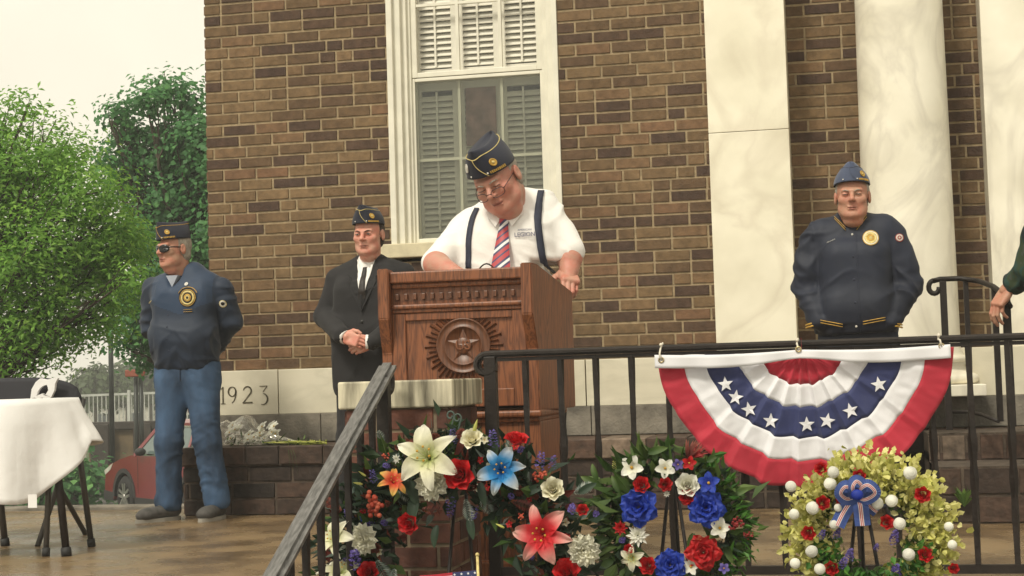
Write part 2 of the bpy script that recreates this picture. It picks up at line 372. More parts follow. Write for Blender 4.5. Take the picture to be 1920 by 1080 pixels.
a = arc(cx - .004, zb + .026 - .004, .030, .033, 85, -110, 14); stroke(dg, a, [tn + (th - tn) * math.sin(PI * i / 14) for i in range(15)])
dgo = dg.build('carved_digit', MAT['letter_shade_dirt'], cs)
# window -----------------------------------------------------------
WX0, WX1 = at(773, 150, .1).x, at(1018, 128, .1).x        # sash outer edges
ZS = at(800, 457, .05).z                                   # top of sill
ZR = at(895, 139, .1).z                                    # meeting rail
ZTOP = Zm + 52 * CH
wf = MB(); 
def frame(M, x0, x1, z0, z1, y0, y1, w, wb=None, mi=0):
    wb = w if wb is None else wb
    M.box((x0, y0, z0), (x0 + w, y1, z1), mi, .003); M.box((x1 - w, y0, z0), (x1, y1, z1), mi, .003)
    M.box((x0 + w, y0 + .001, z1 - w), (x1 - w, y1, z1), mi, .003); M.box((x0 + w, y0 + .001, z0), (x1 - w, y1, z0 + wb), mi, .003)
wl, wr = WX0 - XW0, XW1 - WX1
for (a0, a1, y0) in ((0, .28, -.018), (.28, .62, .012), (.62, .86, .045), (.86, 1.0, .07)):   # stepped mouldings each jamb
    wf.box((XW0 + wl * a0, y0, ZS), (XW0 + wl * a1 + .001, .16, ZTOP), bev=.003)
    wf.box((XW1 - wr * a1 - .001, y0, ZS), (XW1 - wr * a0, .16, ZTOP), bev=.003)
wf.box((XW0 - .002, -.02, ZTOP - .06), (XW1 + .002, .16, ZTOP + .01), bev=.004)
win = wf.build('window', MAT['white_paint'], bld)
MB().box((XW0 - .06, -.05, ZW0), (XW1 + .06, .14, ZS), bev=.006).build('sill', MAT['sill_stone'], win)
us = MB(); frame(us, WX0, WX1, ZR, ZTOP - .06, .085, .12, .035, .03)
mxs = [at(858, 70, .1).x, at(938, 70, .1).x]
for xx in mxs: us.box((xx - .009, .09, ZR + .03), (xx + .009, .115, ZTOP - .09))
zz = at(850, 6, .1).z
while zz < ZTOP - .2: us.box((WX0 + .03, .092, zz - .008), (WX1 - .03, .113, zz + .008)); zz += .46
us.build('upper_sash', MAT['white_paint'], win)
ls = MB(); frame(ls, WX0 - .004, WX1 + .004, ZS, ZR, .125, .155, .026, .04)
mxl = [at(863, 230, .14).x, at(943, 230, .14).x]
for xx in mxl: ls.box((xx - .008, .13, ZS + .04), (xx + .008, .15, ZR - .02))
zz = at(900, 295, .14).z; ls.box((WX0 + .02, .131, zz - .008), (WX1 - .02, .149, zz + .008))
ls.build('lower_sash', MAT['white_paint'], win)
sf = MB(); frame(sf, WX0 - .002, WX1 + .002, ZS - .001, ZR - .004, .088, .108, .02, .035); sf.build('storm_frame', MAT['white_paint'], win)
MB().box((WX0 + .02, .1035, ZR + .02), (WX1 - .02, .1055, ZTOP - .08)).build('upper_pane', MAT['glass'], win)
MB().box((WX0 + .02, .139, ZS + .03), (WX1 - .02, .1405, ZR - .01)).build('lower_pane', MAT['glass'], win)
MB().box((WX0 + .014, .097, ZS + .02), (WX1 - .014, .0985, ZR - .02)).build('storm_screen', MAT['screen'], win)
# louvred shutters behind the glass
for k, (a, b) in enumerate([(0, .33), (.335, .655), (.66, 1)]):
    for z0, z1 in ((ZS + .02, ZR - .02), (ZR + .01, ZTOP - .08)):
        s_ = MB(); xa, xb = WX0 + (WX1 - WX0) * a, WX0 + (WX1 - WX0) * b
        s_.box((xa, .17, z0), (xa + .035, .195, z1)); s_.box((xb - .035, .17, z0), (xb, .195, z1)); s_.box((xa + .035, .17, z0), (xb - .035, .195, z0 + .05)); s_.box((xa + .035, .17, z1 - .05), (xb - .035, .195, z1))
        z = z0 + .075
        while z < z1 - .07:
            s_.bar((xa + .035, .182, z), (xb - .035, .182, z), .046, .005, up=(0, -.75, .66)); z += .036
        s_.box(((xa + xb) / 2 - .006, .160, z0 + .06), ((xa + xb) / 2 + .006, .167, z1 - .06))
        s_.build('shutter', MAT['shutter'], win)
MB().box((XW0, .33, ZS - .1), (XW1, .36, ZTOP)).build('room_shade_sheet', MAT['dark_room'], win)  # black sheet: shade of the unlit room put into its colour
rd = MB(); a, b = at(872, 165, .15), at(932, 270, .15); rd.box((a.x, .152, b.z), (b.x, .155, a.z)); 
rd.build('red_reflection', pm('reflection_red', (.22, .12, .1), .8, var=.4, scale=14), win)  # reddish reflection in the glass, painted as a thin flat panel
# pilaster -----------------------------------------------------------
pl = MB(); zj = at(1331, 250, -.05).z
pl.box((XP1, -.05, Zm - .02), (XP2, YR + .05, zj - .0015), bev=.003); pl.box((XP1, -.05, zj + .0015), (XP2, YR + .05, ZT), bev=.003)
pl.box((XP1 - .02, -.075, Zg + .002), (XP2 + .02, YR, Zm - .018), bev=.006)
pl.build('pilaster', MAT['marble'], bld)
# column -----------------------------------------------------------
ca, cb = at(1611, 320, .0), at(1787, 320, .0); cx = (ca.x + cb.x) / 2; cr_ = (cb.x - ca.x) / 2 * .985; cy = .03
col = MB(); n = 64
prof = [(cr_ * 1.012 - .03 * max(0, (z - .9)) / 4.2, z) for z in [Zm + .04 + (ZT - Zm - .04) * i / 20 for i in range(21)]]
col.lathe(prof, (cx, cy, 0), n)
cl_ = col.build('column', MAT['column_marble'], bld)
cbm = MB(); zb = Zg + .004
pr = [(cr_ + .10, zb + .06)]
for i in range(9): t = -PI / 2 + PI * i / 8; pr.append((cr_ + .062 + .032 * math.cos(t), zb + .092 + .030 * math.sin(t)))
pr += [(cr_ + .055, zb + .128), (cr_ + .028, zb + .145), (cr_ + .022, zb + .165), (cr_ + .035, zb + .178)]
for i in range(7): t = -PI / 2 + PI * i / 6; pr.append((cr_ + .032 + .018 * math.cos(t), zb + .198 + .018 * math.sin(t)))
pr += [(cr_ + .018, zb + .222), (cr_ + .018, zb + .235), (cr_ + .004, zb + .262), (cr_, zb + .30)]
cbm.lathe(pr, (cx, cy, 0), 48); cbm.box((cx - cr_ - .1, cy - cr_ - .1, zb), (cx + cr_ + .1, cy + cr_ + .1, zb + .062), bev=.005)
cbm.build('base', MAT['column_marble'], cl_)
# marble door surround and door (beyond the frame edge)
ds = MB(); ds.box((XS1, .08, Zm - .02), (XS1 + .5, YR + .1, ZT), bev=.004); ds.box((XS1 - .02, .05, Zg + .002), (XS1 + .52, YR + .1, Zm - .018), bev=.006)
ds.box((XS1 + 1.7, .08, Zg), (XE, YR + .1, ZT)); ds.box((XS1 + .5, .09, 3.1), (XS1 + 1.7, YR + .1, ZT)); ds.build('door_surround', MAT['column_marble'], bld)
dr = MB(); dr.box((XS1 + .5, .25, Zg), (XS1 + 1.7, .29, 3.1))
for i in (0, 1):
    for z0, z1 in ((.8, 1.5), (1.7, 2.9)): frame(dr, XS1 + .56 + i * .57, XS1 + 1.07 + i * .57, z0, z1, .235, .25, .05)
dr.build('door', pm('door_paint', (.09, .05, .03), .4), bld)
# raised brick ledge in front of the wall -----------------------------
LX0 = at(346, 900, -.5).x
led = thing('brick_ledge', 'low dark weathered brick ledge running along the foot of the building', 'ledge', (LX0, -.5, 0))
lb = MB(); old = lambda r, a, k: min(1, max(0, r.gauss(.35, .25)))
bricks(lb, (LX0, -.5, 0), (1, 0, 0), (0, -1, 0), XE - LX0, 3, seed=21, t_fn=old, hgt=.093, ln=.26, mortar=.012)
bricks(lb, (LX0, -.025, 0), (0, -1, 0), (-1, 0, 0), .475, 3, seed=22, t_fn=old, hgt=.093, ln=.26, mortar=.012)
rnd = random.Random(8); x = LX0 - .02
while x < XE:                                   # capping course of large bricks laid flat
    l = rnd.choice((.2, .22, .26)); lb.box((x + .004, -.525 - rnd.uniform(0, .006), .285), (x + l - .004, -.05, Zl - .002 - rnd.uniform(0, .003)), bev=.005, t=min(1, max(0, rnd.gauss(.5, .25)))); x += l
lb.build('brickwork', MAT['old_brick'], led, tint=True)
MB().box((LX0, -.5, .001), (XE, -.046, .284)).box((LX0 - .01, -.515, .28), (XE, -.05, Zl - .012)).build('mortar_core', MAT['dark_mortar'], led)
# ------------------------------------------------------------------ far side of the street
def leafmat(name, stops, trans=.3):
    m = tintmat(name, stops, rough=.55, bump=0, var=.2, spec=.35); t = m.node_tree; N, L = t.nodes, t.links
    b = N['Principled BSDF']; tr = N.new('ShaderNodeBsdfTranslucent'); mx = N.new('ShaderNodeMixShader'); mx.inputs[0].default_value = trans
    src = b.inputs['Base Color'].links[0].from_socket; L.new(src, tr.inputs[0]); o = [n for n in N if n.type == 'OUTPUT_MATERIAL'][0]
    L.new(b.outputs[0], mx.inputs[1]); L.new(tr.outputs[0], mx.inputs[2]); L.new(mx.outputs[0], o.inputs[0]); return m
MAT['locust_leaf'] = leafmat('locust_leaf', [(0, (.11, .26, .04)), (.5, (.22, .45, .065)), (1, (.38, .60, .11))], .5)
MAT['maple_leaf'] = leafmat('maple_leaf', [(0, (.045, .14, .05)), (.6, (.09, .26, .08)), (1, (.17, .38, .11))], .45)
MAT['bark'] = pm('bark', (.06, .045, .03), .9, var=.4, scale=12, bump=.8, bscale=30, stretch=(1, 1, .25))
MAT['far_leaf'] = leafmat('far_leaf', [(0, (.03, .05, .02)), (1, (.10, .15, .06))], .3)
def crown_mesh(name, blobs, n, size, aspect, mat, parent, seed, droop=0., tone=None):
    # leaves scattered through the volume of overlapping clumps: (centre, radius)
    rg = np.random.default_rng(seed)
    C = np.array([list(b[0]) for b in blobs]); r = np.array([b[1] for b in blobs]); p = r ** 2.2; p /= p.sum()
    # twig clusters first, leaves around them
    nt_ = n // 14
    idx = rg.choice(len(blobs), nt_, p=p); d = rg.normal(size=(nt_, 3)); d /= np.linalg.norm(d, axis=1)[:, None]
    rad = rg.random(nt_) ** .45
    tw = C[idx] + d * (r[idx] * rad * (1 + .18 * rg.normal(size=nt_)))[:, None] * np.array([1, 1, .9])
    ti = rg.integers(0, nt_, n); q = tw[ti] + rg.normal(size=(n, 3)) * np.array([1, 1, .7]) * size * 1.5
    tt = rg.normal(size=nt_) * .16 + .5
    nr = q - C[idx][ti]; nr /= np.linalg.norm(nr, axis=1)[:, None]; nr = nr * .9 + np.array([0, -.15, .55]) + rg.normal(size=(n, 3)) * .42; nr /= np.linalg.norm(nr, axis=1)[:, None]
    a = rg.normal(size=(n, 3)); a[:, 2] = a[:, 2] * .5 - droop; a -= nr * (a * nr).sum(1)[:, None]; a /= np.linalg.norm(a, axis=1)[:, None]
    b = np.cross(nr, a)
    L = size * (.6 + .8 * rg.random(n))[:, None]; Wd = L * aspect
    nn = np.cross(a, b) * L * .15
    v = np.stack([q - a * L * .5, q + b * Wd * .5 + nn, q + a * L * .5, q - b * Wd * .5 + nn], 1).reshape(-1, 3)
    me = bpy.data.meshes.new(name); me.vertices.add(4 * n); me.vertices.foreach_set('co', v.astype(np.float32).ravel())
    me.loops.add(4 * n); me.loops.foreach_set('vertex_index', np.arange(4 * n, dtype=np.int32)); me.polygons.add(n)
    me.polygons.foreach_set('loop_start', np.arange(0, 4 * n, 4, dtype=np.int32)); me.polygons.foreach_set('loop_total', np.full(n, 4, dtype=np.int32)); me.update(calc_edges=True)
    tint = np.clip(tt[ti] + rg.normal(size=n) * .12, 0, 1)
    return finish(me, name, mat, parent, None, [True] * n, tint.tolist())
def limb(M, a, b, r0, r1, rnd, n=6, wob=.06):
    a, b = Vector(a), Vector(b); L = (b - a).length
    pts = [a.lerp(b, i / n) + Vector((rnd.uniform(-1, 1), rnd.uniform(-1, 1), rnd.uniform(-.5, .5))) * wob * L * (0 < i < n) for i in range(n + 1)]
    M.tube(pts, [r0 + (r1 - r0) * i / n for i in range(n + 1)], 8); return pts
def dep(px, py, D):
    return CAM + (CR @ Vector(((px - 960) / FOC, (540 - py) / FOC, -1))) * D
def pxr(r, D): return r / FOC * D
GZ = -1.5
def tree(name, label, D, blobs, trunk_px, n, size, aspect, mat, seed, droop=0, tr=.17):
    rnd = random.Random(seed); base = dep(trunk_px, 760, D); base.z = GZ
    t = thing(name, label, 'tree', tuple(base), 0, 'trees beyond the patio')
    B = []
    for px, py, r in blobs:
        d = D + rnd.uniform(-.5, .5) * pxr(120, D) ; B.append((dep(px, py, d), pxr(r, d)))
    # fill the far side of the crown too
    B += [(c + Vector((rnd.uniform(-.3, .3), 1, 0)) * r * 1.3, r * .9) for c, r in B if r > pxr(60, D)]
    cz = sum(c.z for c, r in B) / len(B); cx_ = sum(c.x for c, r in B) / len(B); cy_ = sum(c.y for c, r in B) / len(B)
    T = MB(); fork = Vector((base.x * .8 + cx_ * .2, base.y * .8 + cy_ * .2, base.z + (cz - base.z) * .45))
    limb(T, base - Vector((0, 0, .1)), fork, tr, tr * .75, rnd, 5, .02)
    for c, r in B:
        mid = fork.lerp(c, .5) + Vector((0, 0, .1 * r)); T.tube([fork, fork.lerp(mid, .5) + Vector((0, 0, -.05)), mid, mid.lerp(c, .6), c], [tr * .45, tr * .33, tr * .22, tr * .12, tr * .05], 6)
        for k in range(4): limb(T, mid.lerp(c, rnd.random()), c + Vector((rnd.gauss(0, .5), rnd.gauss(0, .5), rnd.gauss(0, .5))) * r, tr * .1, tr * .02, rnd, 4, .08)
    T.build('trunk', MAT['bark'], t)
    crown_mesh('crown', B, n, size, aspect, mat, t, seed, droop)
    return t
tree('locust_tree', 'light green feathery tree at the left edge, behind the draped table', 15,
     [(55, 195, 42), (10, 215, 55), (-60, 280, 90), (105, 225, 38), (90, 300, 80), (20, 330, 110), (150, 360, 75), (205, 385, 55), (215, 450, 60), (150, 470, 95), (60, 480, 120), (-40, 480, 130), (245, 520, 38), (215, 560, 55), (130, 590, 80), (40, 620, 80), (-50, 640, 100), (-160, 380, 170), (-190, 580, 150), (110, 655, 38), (25, 680, 38), (-130, 280, 90), (-210, 290, 100)],
     -260, 56000, .062, .36, MAT['locust_leaf'], 11, droop=.35, tr=.11)
tree('maple_tree', 'dark green dense tree close to the corner of the brick building', 23,
     [(325, 175, 34), (300, 160, 24), (350, 200, 40), (370, 260, 55), (275, 195, 30), (225, 215, 26), (205, 225, 16), (250, 260, 45), (300, 290, 75), (240, 330, 50), (370, 350, 70), (310, 400, 85), (255, 440, 55), (370, 470, 70), (300, 520, 75), (245, 560, 45), (265, 610, 52), (300, 640, 55), (235, 650, 28), (270, 670, 28), (420, 300, 90), (430, 420, 110), (440, 560, 100), (205, 300, 28), (340, 600, 60)],
     397, 46000, .085, .75, MAT['maple_leaf'], 12, tr=.22)
rnd = random.Random(5)
for i, (px, py, r, D) in enumerate([(178, 712, 16, 75), (205, 722, 22, 80), (238, 706, 26, 90), (282, 700, 30, 85), (150, 735, 14, 95)]):
    b = dep(px, py, D); t = thing('distant_tree', ['small pale tree just right of the folding chair back', 'hazy bush like tree left of the slim lamp post', 'hazy tree between the lamp post and the signpost', 'hazy tree right of the signpost, partly behind the man in jeans', 'low pale bush beside the chair back'][i], 'tree', (b.x, b.y, GZ), 0, 'hazy trees in the distance')
    MB().tube([(b.x, b.y, GZ - .05), (b.x, b.y, b.z)], [.15, .06], 6).build('trunk', MAT['bark'], t)
    R_ = pxr(r, D); crown_mesh('crown', [(b, R_ * .8), (b + Vector((R_ * .6, 0, -R_ * .5)), R_ * .6), (b + Vector((-R_ * .6, 0, -R_ * .4)), R_ * .6), (b + Vector((0, 0, -R_)), R_ * .8)], 1500, .3, .7, MAT['far_leaf'], t, 30 + i)
# white picket fence far behind
MAT['fence_white'] = pm('fence_white', (.42, .43, .40), .6)
a, b = dep(95, 744, 48), dep(520, 728, 48)
fe = thing('picket_fence', 'white metal picket fence in the distance beyond the car', 'fence', (a.x, a.y, GZ))
M = MB(); M.bar(a, b, .05, .07); lo = Vector((0, 0, 1.3)); M.bar(a - lo, b - lo, .05, .07); M.build('rail', MAT['fence_white'], fe)
M = MB(); L = (b - a).length; d = (b - a) / L; k = 0.0
while k < L: p = a + d * k; M.box((p.x - .012, p.y - .012, GZ), (p.x + .012, p.y + .012, p.z)); k += .13
o = M.build('pickets', MAT['fence_white'], fe); o['kind'] = 'stuff'
M = MB(); k = 0
while k < L: p = a + d * k; MB().box((p.x - .04, p.y - .06, GZ), (p.x + .04, p.y + .02, p.z + .12)).build('post', MAT['fence_white'], fe); k += 2.4
# grey house roof and a red brick house beyond
def house(label, px0, px1, pyt, pye, D, mw, mr, windows=True):
    a, b = dep(px0, pye, D), dep(px1, pye, D); zt = dep((px0 + px1) / 2, pyt, D).z; ze = a.z
    h = thing('house', label, 'house', (a.x, a.y, GZ), 0, 'houses across the street'); dp = 7
    MB().box((a.x, a.y, GZ), (b.x, a.y + dp, ze)).build('wall', mw, h)
    e = .4; my = a.y + dp / 2
    MB().prism([(-e, ze), (dp + e, ze), (dp / 2, zt)], (a.x - e, a.y, 0), (0, 1, 0), (0, 0, 1), (1, 0, 0), b.x - a.x + 2 * e).build('roof', mr, h)
    if windows:
        n = max(2, int((b.x - a.x) / 3))
        for i in range(n):
            x = a.x + (b.x - a.x) * (i + .5) / n; z = ze - 1.9
            f = MB().box((x - .5, a.y - .06, z), (x + .5, a.y, z + 1.3)).build('window', MAT['fence_white'], h)
            MB().box((x - .42, a.y - .08, z + .07), (x + .42, a.y - .062, z + 1.23)).build('pane', pm('dark_pane', (.04, .05, .06), .1), f)
house('low pale house with a grey roof behind the picket fence', 165, 292, 738, 757, 100, pm('pale_wall', (.5, .48, .42), .8), pm('grey_roof', (.22, .23, .23), .8, var=.1))
house('red brown brick house glimpsed between the legs of the man in jeans', 335, 470, 690, 742, 55, pm('far_red_brick', (.12, .045, .03), .85, var=.3, scale=3), pm('brown_roof', (.09, .06, .045), .85))
# retaining wall with dark timber posts behind the car
MAT['timber'] = pm('dark_timber', (.035, .028, .022), .8, var=.3, scale=5)
MAT['tan_block'] = pm('tan_block', (.16, .115, .06), .85, var=.4, scale=1.8, bump=.4)
a, b = dep(166, 797, 36.5), dep(560, 785, 36.5)
rw = thing('timber_fence', 'dark timber rail fence with tan block infill behind the red car', 'fence', (a.x, a.y, GZ))
MB().box((a.x, a.y, GZ), (b.x, a.y + .25, a.z - .12)).build('block_infill', MAT['tan_block'], rw)
MB().box((a.x - .2, a.y - .12, a.z - .12), (b.x, a.y + .3, a.z + .06), bev=.02).box((a.x - .2, a.y - .1, a.z - .95), (b.x, a.y, a.z - .87)).build('rail', MAT['timber'], rw)
for px in (193, 273, 325, 390, 460): p = dep(px, 820, 36.2); MB().box((p.x - .25, p.y - .15, GZ), (p.x + .2, p.y + .1, a.z + .02), bev=.02).build('post', MAT['timber'], rw)
# posts
MAT['dark_metal'] = pm('dark_metal', (.025, .03, .027), .45, metal=.4, var=.2)
p = dep(210, 800, 34); lp = thing('lamp_post', 'slim dark lamp post left of the signpost, behind the fence', 'lamp post', (p.x, p.y, GZ))
zt = dep(208, 540, 34).z; MB().tube([(p.x, p.y, GZ), (p.x, p.y, GZ + .5)], [.13, .1], 12).tube([(p.x, p.y, GZ + .4), (p.x, p.y, zt)], .055, 10).build('pole', MAT['dark_metal'], lp)
MB().lathe([(.05, 0), (.16, .1), (.2, .45), (.12, .6), (.02, .7)], (p.x, p.y, zt), 12).build('lantern', MAT['dark_metal'], lp)
sp = thing('signpost', 'pair of dark posts under a small red brown sign board', 'signpost', tuple(dep(262, 800, 35)[:2]) + (GZ,))
for px in (256, 265.5): p = dep(px, 800, 35); zt = dep(px, 700, 35).z; MB().tube([(p.x, p.y, GZ), (p.x, p.y, zt)], .05, 8).build('post', MAT['dark_metal'], sp)
p = dep(254, 698, 34.95); MB().box((p.x - .22, p.y - .08, p.z - .10), (p.x + .26, p.y - .03, p.z + .06), bev=.02).build('board', pm('rust_red', (.25, .06, .03), .6), sp)
# low ivy covered wall beyond the kerb at far left
a, b = dep(-220, 872, 31), dep(187, 866, 31)
hb = thing('ivy_wall', 'low dark ivy covered wall seen under the draped table', 'wall', (a.x, a.y, GZ))
MB().box((a.x, a.y, GZ), (b.x, a.y + .5, a.z - .1)).build('stone', MAT['gray_stone'], hb)
o = crown_mesh('ivy', [(Vector((a.x + (b.x - a.x) * i / 14, a.y, GZ + .55 + .25 * math.sin(i * 1.7))), .62) for i in range(15)], 9000, .14, .8, MAT['maple_leaf'], hb, 77)
# double kerb behind the patio edge
kb = MB(); kb.box((XP0, .01, -1.2), (LX0 - .03, .16, .022), bev=.008); kerb = struct(kb.build('kerb', MAT['gray_stone']))
st = MB().box((XP0, .17, -1.4), (LX0 - .03, .62, -.06), bev=.01); struct(st.build('kerb_step', MAT['gray_stone']))
# ------------------------------------------------------------------ red car
MAT['car_red'] = pm('car_red', (.22, .005, .012), .3, var=.05, coat=1, metal=.3)
MAT['car_black'] = pm('black_plastic', (.018, .018, .018), .6)
MAT['car_glass'] = pm('car_glass', (.10, .14, .13), .06, var=.1, spec=.8)
MAT['tyre'] = pm('tyre', (.015, .015, .015), .8)
MAT['rim'] = pm('rim_alloy', (.55, .54, .5), .3, metal=.9)
MAT['lens'] = pm('lamp_lens', (.6, .58, .5), .1, coat=1)
MAT['chrome'] = pm('chrome', (.7, .7, .66), .15, metal=1)
cp = dep(233, 930, 27.3); cp.x -= .9
car = thing('parked_car', 'red sport utility car parked on the street behind the man in jeans', 'car', (cp.x + .9, cp.y, -1.46))
cx0, cy0, cz0 = cp.x, cp.y, -1.46
def side(M, poly, y0, y1, mi=0, inset=0.0):
    M.prism(poly, (cx0, cy0 + y0, cz0), (1, 0, 0), (0, 0, 1), (0, 1, 0), y1 - y0, mi)
def archpts(xc, r, n=10): return [(xc + r * math.cos(R(180 - 180 * i / n)), .34 + r * math.sin(R(180 - 180 * i / n))) for i in range(n + 1)]
low = [(.06, .30), (.42, .28)] + archpts(.9, .44) + [(1.4, .27), (3.1, .27)] + archpts(3.6, .44) + [(4.15, .3), (4.55, .36)]
upl = [(4.58, .75), (4.5, 1.05), (4.35, 1.12), (1.35, 1.08), (1.05, 1.06), (.55, .98), (.2, .88), (.04, .7), (0, .5)]
body = MB()
# body sides bulge: three layers of the same outline
for y0, y1, k in ((.0, .06, .03), (.06, 1.76, 0), (1.76, 1.82, .03)):
    pl_ = [(x + (k if x < 2 else -k) * (0 if .4 < x < 4.1 else 1), z - (k if z > .9 else 0)) for x, z in low + upl]; side(body, pl_, y0 + (.001 if k == 0 else 0), y1)
body.build('body', MAT['car_red'], car)
cab = MB(); bot = [(1.25, 1.07), (4.35, 1.1)]; 
def cabring(z, ins, x0, x1): return [(cx0 + x0, cy0 + ins, cz0 + z), (cx0 + x1, cy0 + ins, cz0 + z), (cx0 + x1, cy0 + 1.82 - ins, cz0 + z), (cx0 + x0, cy0 + 1.82 - ins, cz0 + z)]
r1, r2, r3 = cabring(1.07, .06, 1.25, 4.4), cabring(1.60, .22, 2.0, 4.05), cabring(1.68, .34, 2.25, 3.9)
cab.add(r1 + r2 + r3, [(0, 1, 5, 4), (1, 2, 6, 5), (2, 3, 7, 6), (3, 0, 4, 7)], 0); cab.add(r2 + r3, [(0, 1, 5, 4), (1, 2, 6, 5), (2, 3, 7, 6), (3, 0, 4, 7), (4, 5, 6, 7)], 1)
cab.build('cabin', [MAT['car_glass'], MAT['car_red']], car)
pil = MB()
def cs_(x, z):  # point on cabin side
    k = (z - 1.07) / .53; return Vector((cx0 + x, cy0 + .055 + .16 * k, cz0 + z))
for xa, xb in ((1.25, 2.0), (2.45, 2.55), (3.35, 3.4), (4.4, 4.05), (3.95, 3.8)): pil.bar(cs_(xa, 1.07), cs_(xb, 1.6), .07, .03, up=(0, 1, 0))
pil.bar(cs_(1.95, 1.6), cs_(4.1, 1.6), .03, .06); pil.build('pillar', MAT['car_red'], car)
MB().bar(cs_(1.3, 1.085), cs_(4.3, 1.105), .02, .03).bar(cs_(2.05, 1.57), cs_(3.9, 1.57), .02, .03).build('window_trim', MAT['chrome'], car)
cl2 = MB()
for xc in (.9, 3.6):
    a1 = archpts(xc, .50, 14); a2 = archpts(xc, .42, 14)
    for i in range(14): cl2.prism([a1[i], a1[i + 1], a2[i + 1], a2[i]], (cx0, cy0 - .012, cz0), (1, 0, 0), (0, 0, 1), (0, 1, 0), .1)
cl2.prism([(1.38, .24), (3.12, .24), (3.12, .36), (1.38, .36)], (cx0, cy0 - .012, cz0), (1, 0, 0), (0, 0, 1), (0, 1, 0), .1)
cl2.prism([(-.02, .26), (.42, .26), (.42, .40), (-.02, .44)], (cx0, cy0 - .005, cz0), (1, 0, 0), (0, 0, 1), (0, 1, 0), 1.83)
cl2.build('cladding', MAT['car_black'], car)
hl = MB(); hl.prism([(.03, .78), (.42, .92), (.30, .80), (.06, .70)], (cx0, cy0 - .006, cz0), (1, 0, 0), (0, 0, 1), (0, 1, 0), .25); hl.build('headlight', MAT['lens'], car)
mi_ = MB(); p = cs_(1.72, 1.14); mi_.ell(p + Vector((0, -.12, 0)), (.09, .1, .07), n=10, m=6); mi_.build('mirror', MAT['car_black'], car)
for x in (1.5, 2.5, 3.42): MB().box((cx0 + x, cy0 - .003, cz0 + .42), (cx0 + x + .012, cy0 + .01, cz0 + 1.05)).build('door_gap', MAT['car_black'], car)
for xc in (.9, 3.6):
    for y, sg in ((.0, -1), (1.6, 1)):
        c = Vector((cx0 + xc, cy0 + y + (.0 if sg < 0 else .2), cz0 + .352)); Mx = Matrix.Rotation(R(90), 3, 'X')
        t_ = MB(); t_.lathe([(.2, .0), (.32, .0), (.352, -.03), (.352, -.2), (.3, -.22)], c, 28, M=Mx)
        wh = t_.build('wheel', MAT['tyre'], car)
        r_ = MB(); r_.lathe([(.23, .012), (.225, -.02), (.2, -.05), (.0, -.07)], c, 28, M=Mx, mi=1)
        for k in range(5):
            a = R(72 * k + 20); u = Vector((math.cos(a), 0, math.sin(a))); v = Vector((-math.sin(a), 0, math.cos(a)))
            for s_ in (-1, 1): r_.bar(c + v * .02 * s_ + Vector((0, -.0, 0)), c + u * .225 + v * .05 * s_ + Vector((0, -.005, 0)), .045, .02, up=(0, 1, 0))
        r_.ell(c + Vector((0, -.005, 0)), (.05, .02, .05)); r_.build('rim', [MAT['rim'], MAT['car_black']], wh)
car.rotation_euler = (0, 0, R(-42))
def None_mat():
    m = bpy.data.materials.new('glare_haze'); m.use_nodes = True; t = m.node_tree; N, L = t.nodes, t.links
    for n in list(N): N.remove(n)
    o = N.new('ShaderNodeOutputMaterial'); v = N.new('ShaderNodeVolumePrincipled'); v.inputs['Color'].default_value = (.95, .95, .92, 1); v.inputs['Density'].default_value = .0028
    L.new(v.outputs[0], o.inputs['Volume']); return m
# faint haze volume, added to lift the shadows and stand in for lens glare
hz_ = MB().box((-75, -14, -2.7), (75, 205, 14)).build('haze', None_mat())
hz_['kind'] = 'stuff'
# ------------------------------------------------------------------ front railing
MAT['iron'] = pm('black_iron', (.016, .011, .009), .5, metal=0, spec=.35, var=.3, scale=30, bump=.15, bscale=80)
YRL = -3.67
def rp(px, py, Y=YRL): return at(px, py, Y)
ra, rb = rp(925, 663), rp(1925, 627)
ZR_ = (ra.z + rb.z) / 2 - .0; ZB = rp(1600, 1068).z
xn = rp(926, 900).x; step = .1222
fr = thing('front_railing', 'black iron railing with plain balusters along the front of the patio', 'railing', (xn, YRL, 0))
XR1 = xn + 6.0
def handrail(M, pts, w=.046, h=.016):
    M.tube(pts, [.5] * len(pts), 4, flat=1) if False else None
    n = len(pts); pts = [Vector(p) for p in pts]
    prof = [(-.5, 0), (-.5, .55), (-.28, 1), (.28, 1), (.5, .55), (.5, 0), (.24, 0), (.24, -.5), (-.24, -.5), (-.24, 0)]
    tan = [(pts[min(i + 1, n - 1)] - pts[max(i - 1, 0)]).normalized() for i in range(n)]; vs = []
    for i in range(n):
        side_ = handrail.side; up = side_.cross(tan[i]).normalized()
        vs += [pts[i] + side_ * p[0] * w + up * p[1] * h for p in prof]
    k = len(prof); fs = [(i * k + j, i * k + (j + 1) % k, (i + 1) * k + (j + 1) % k, (i + 1) * k + j) for i in range(n - 1) for j in range(k)]
    fs += [list(range(k))[::-1], [(n - 1) * k + j for j in range(k)]]
    M.add(vs, fs)
handrail.side = Vector((0, -1, 0))
tr = MB(); zr = ZR_ - .008
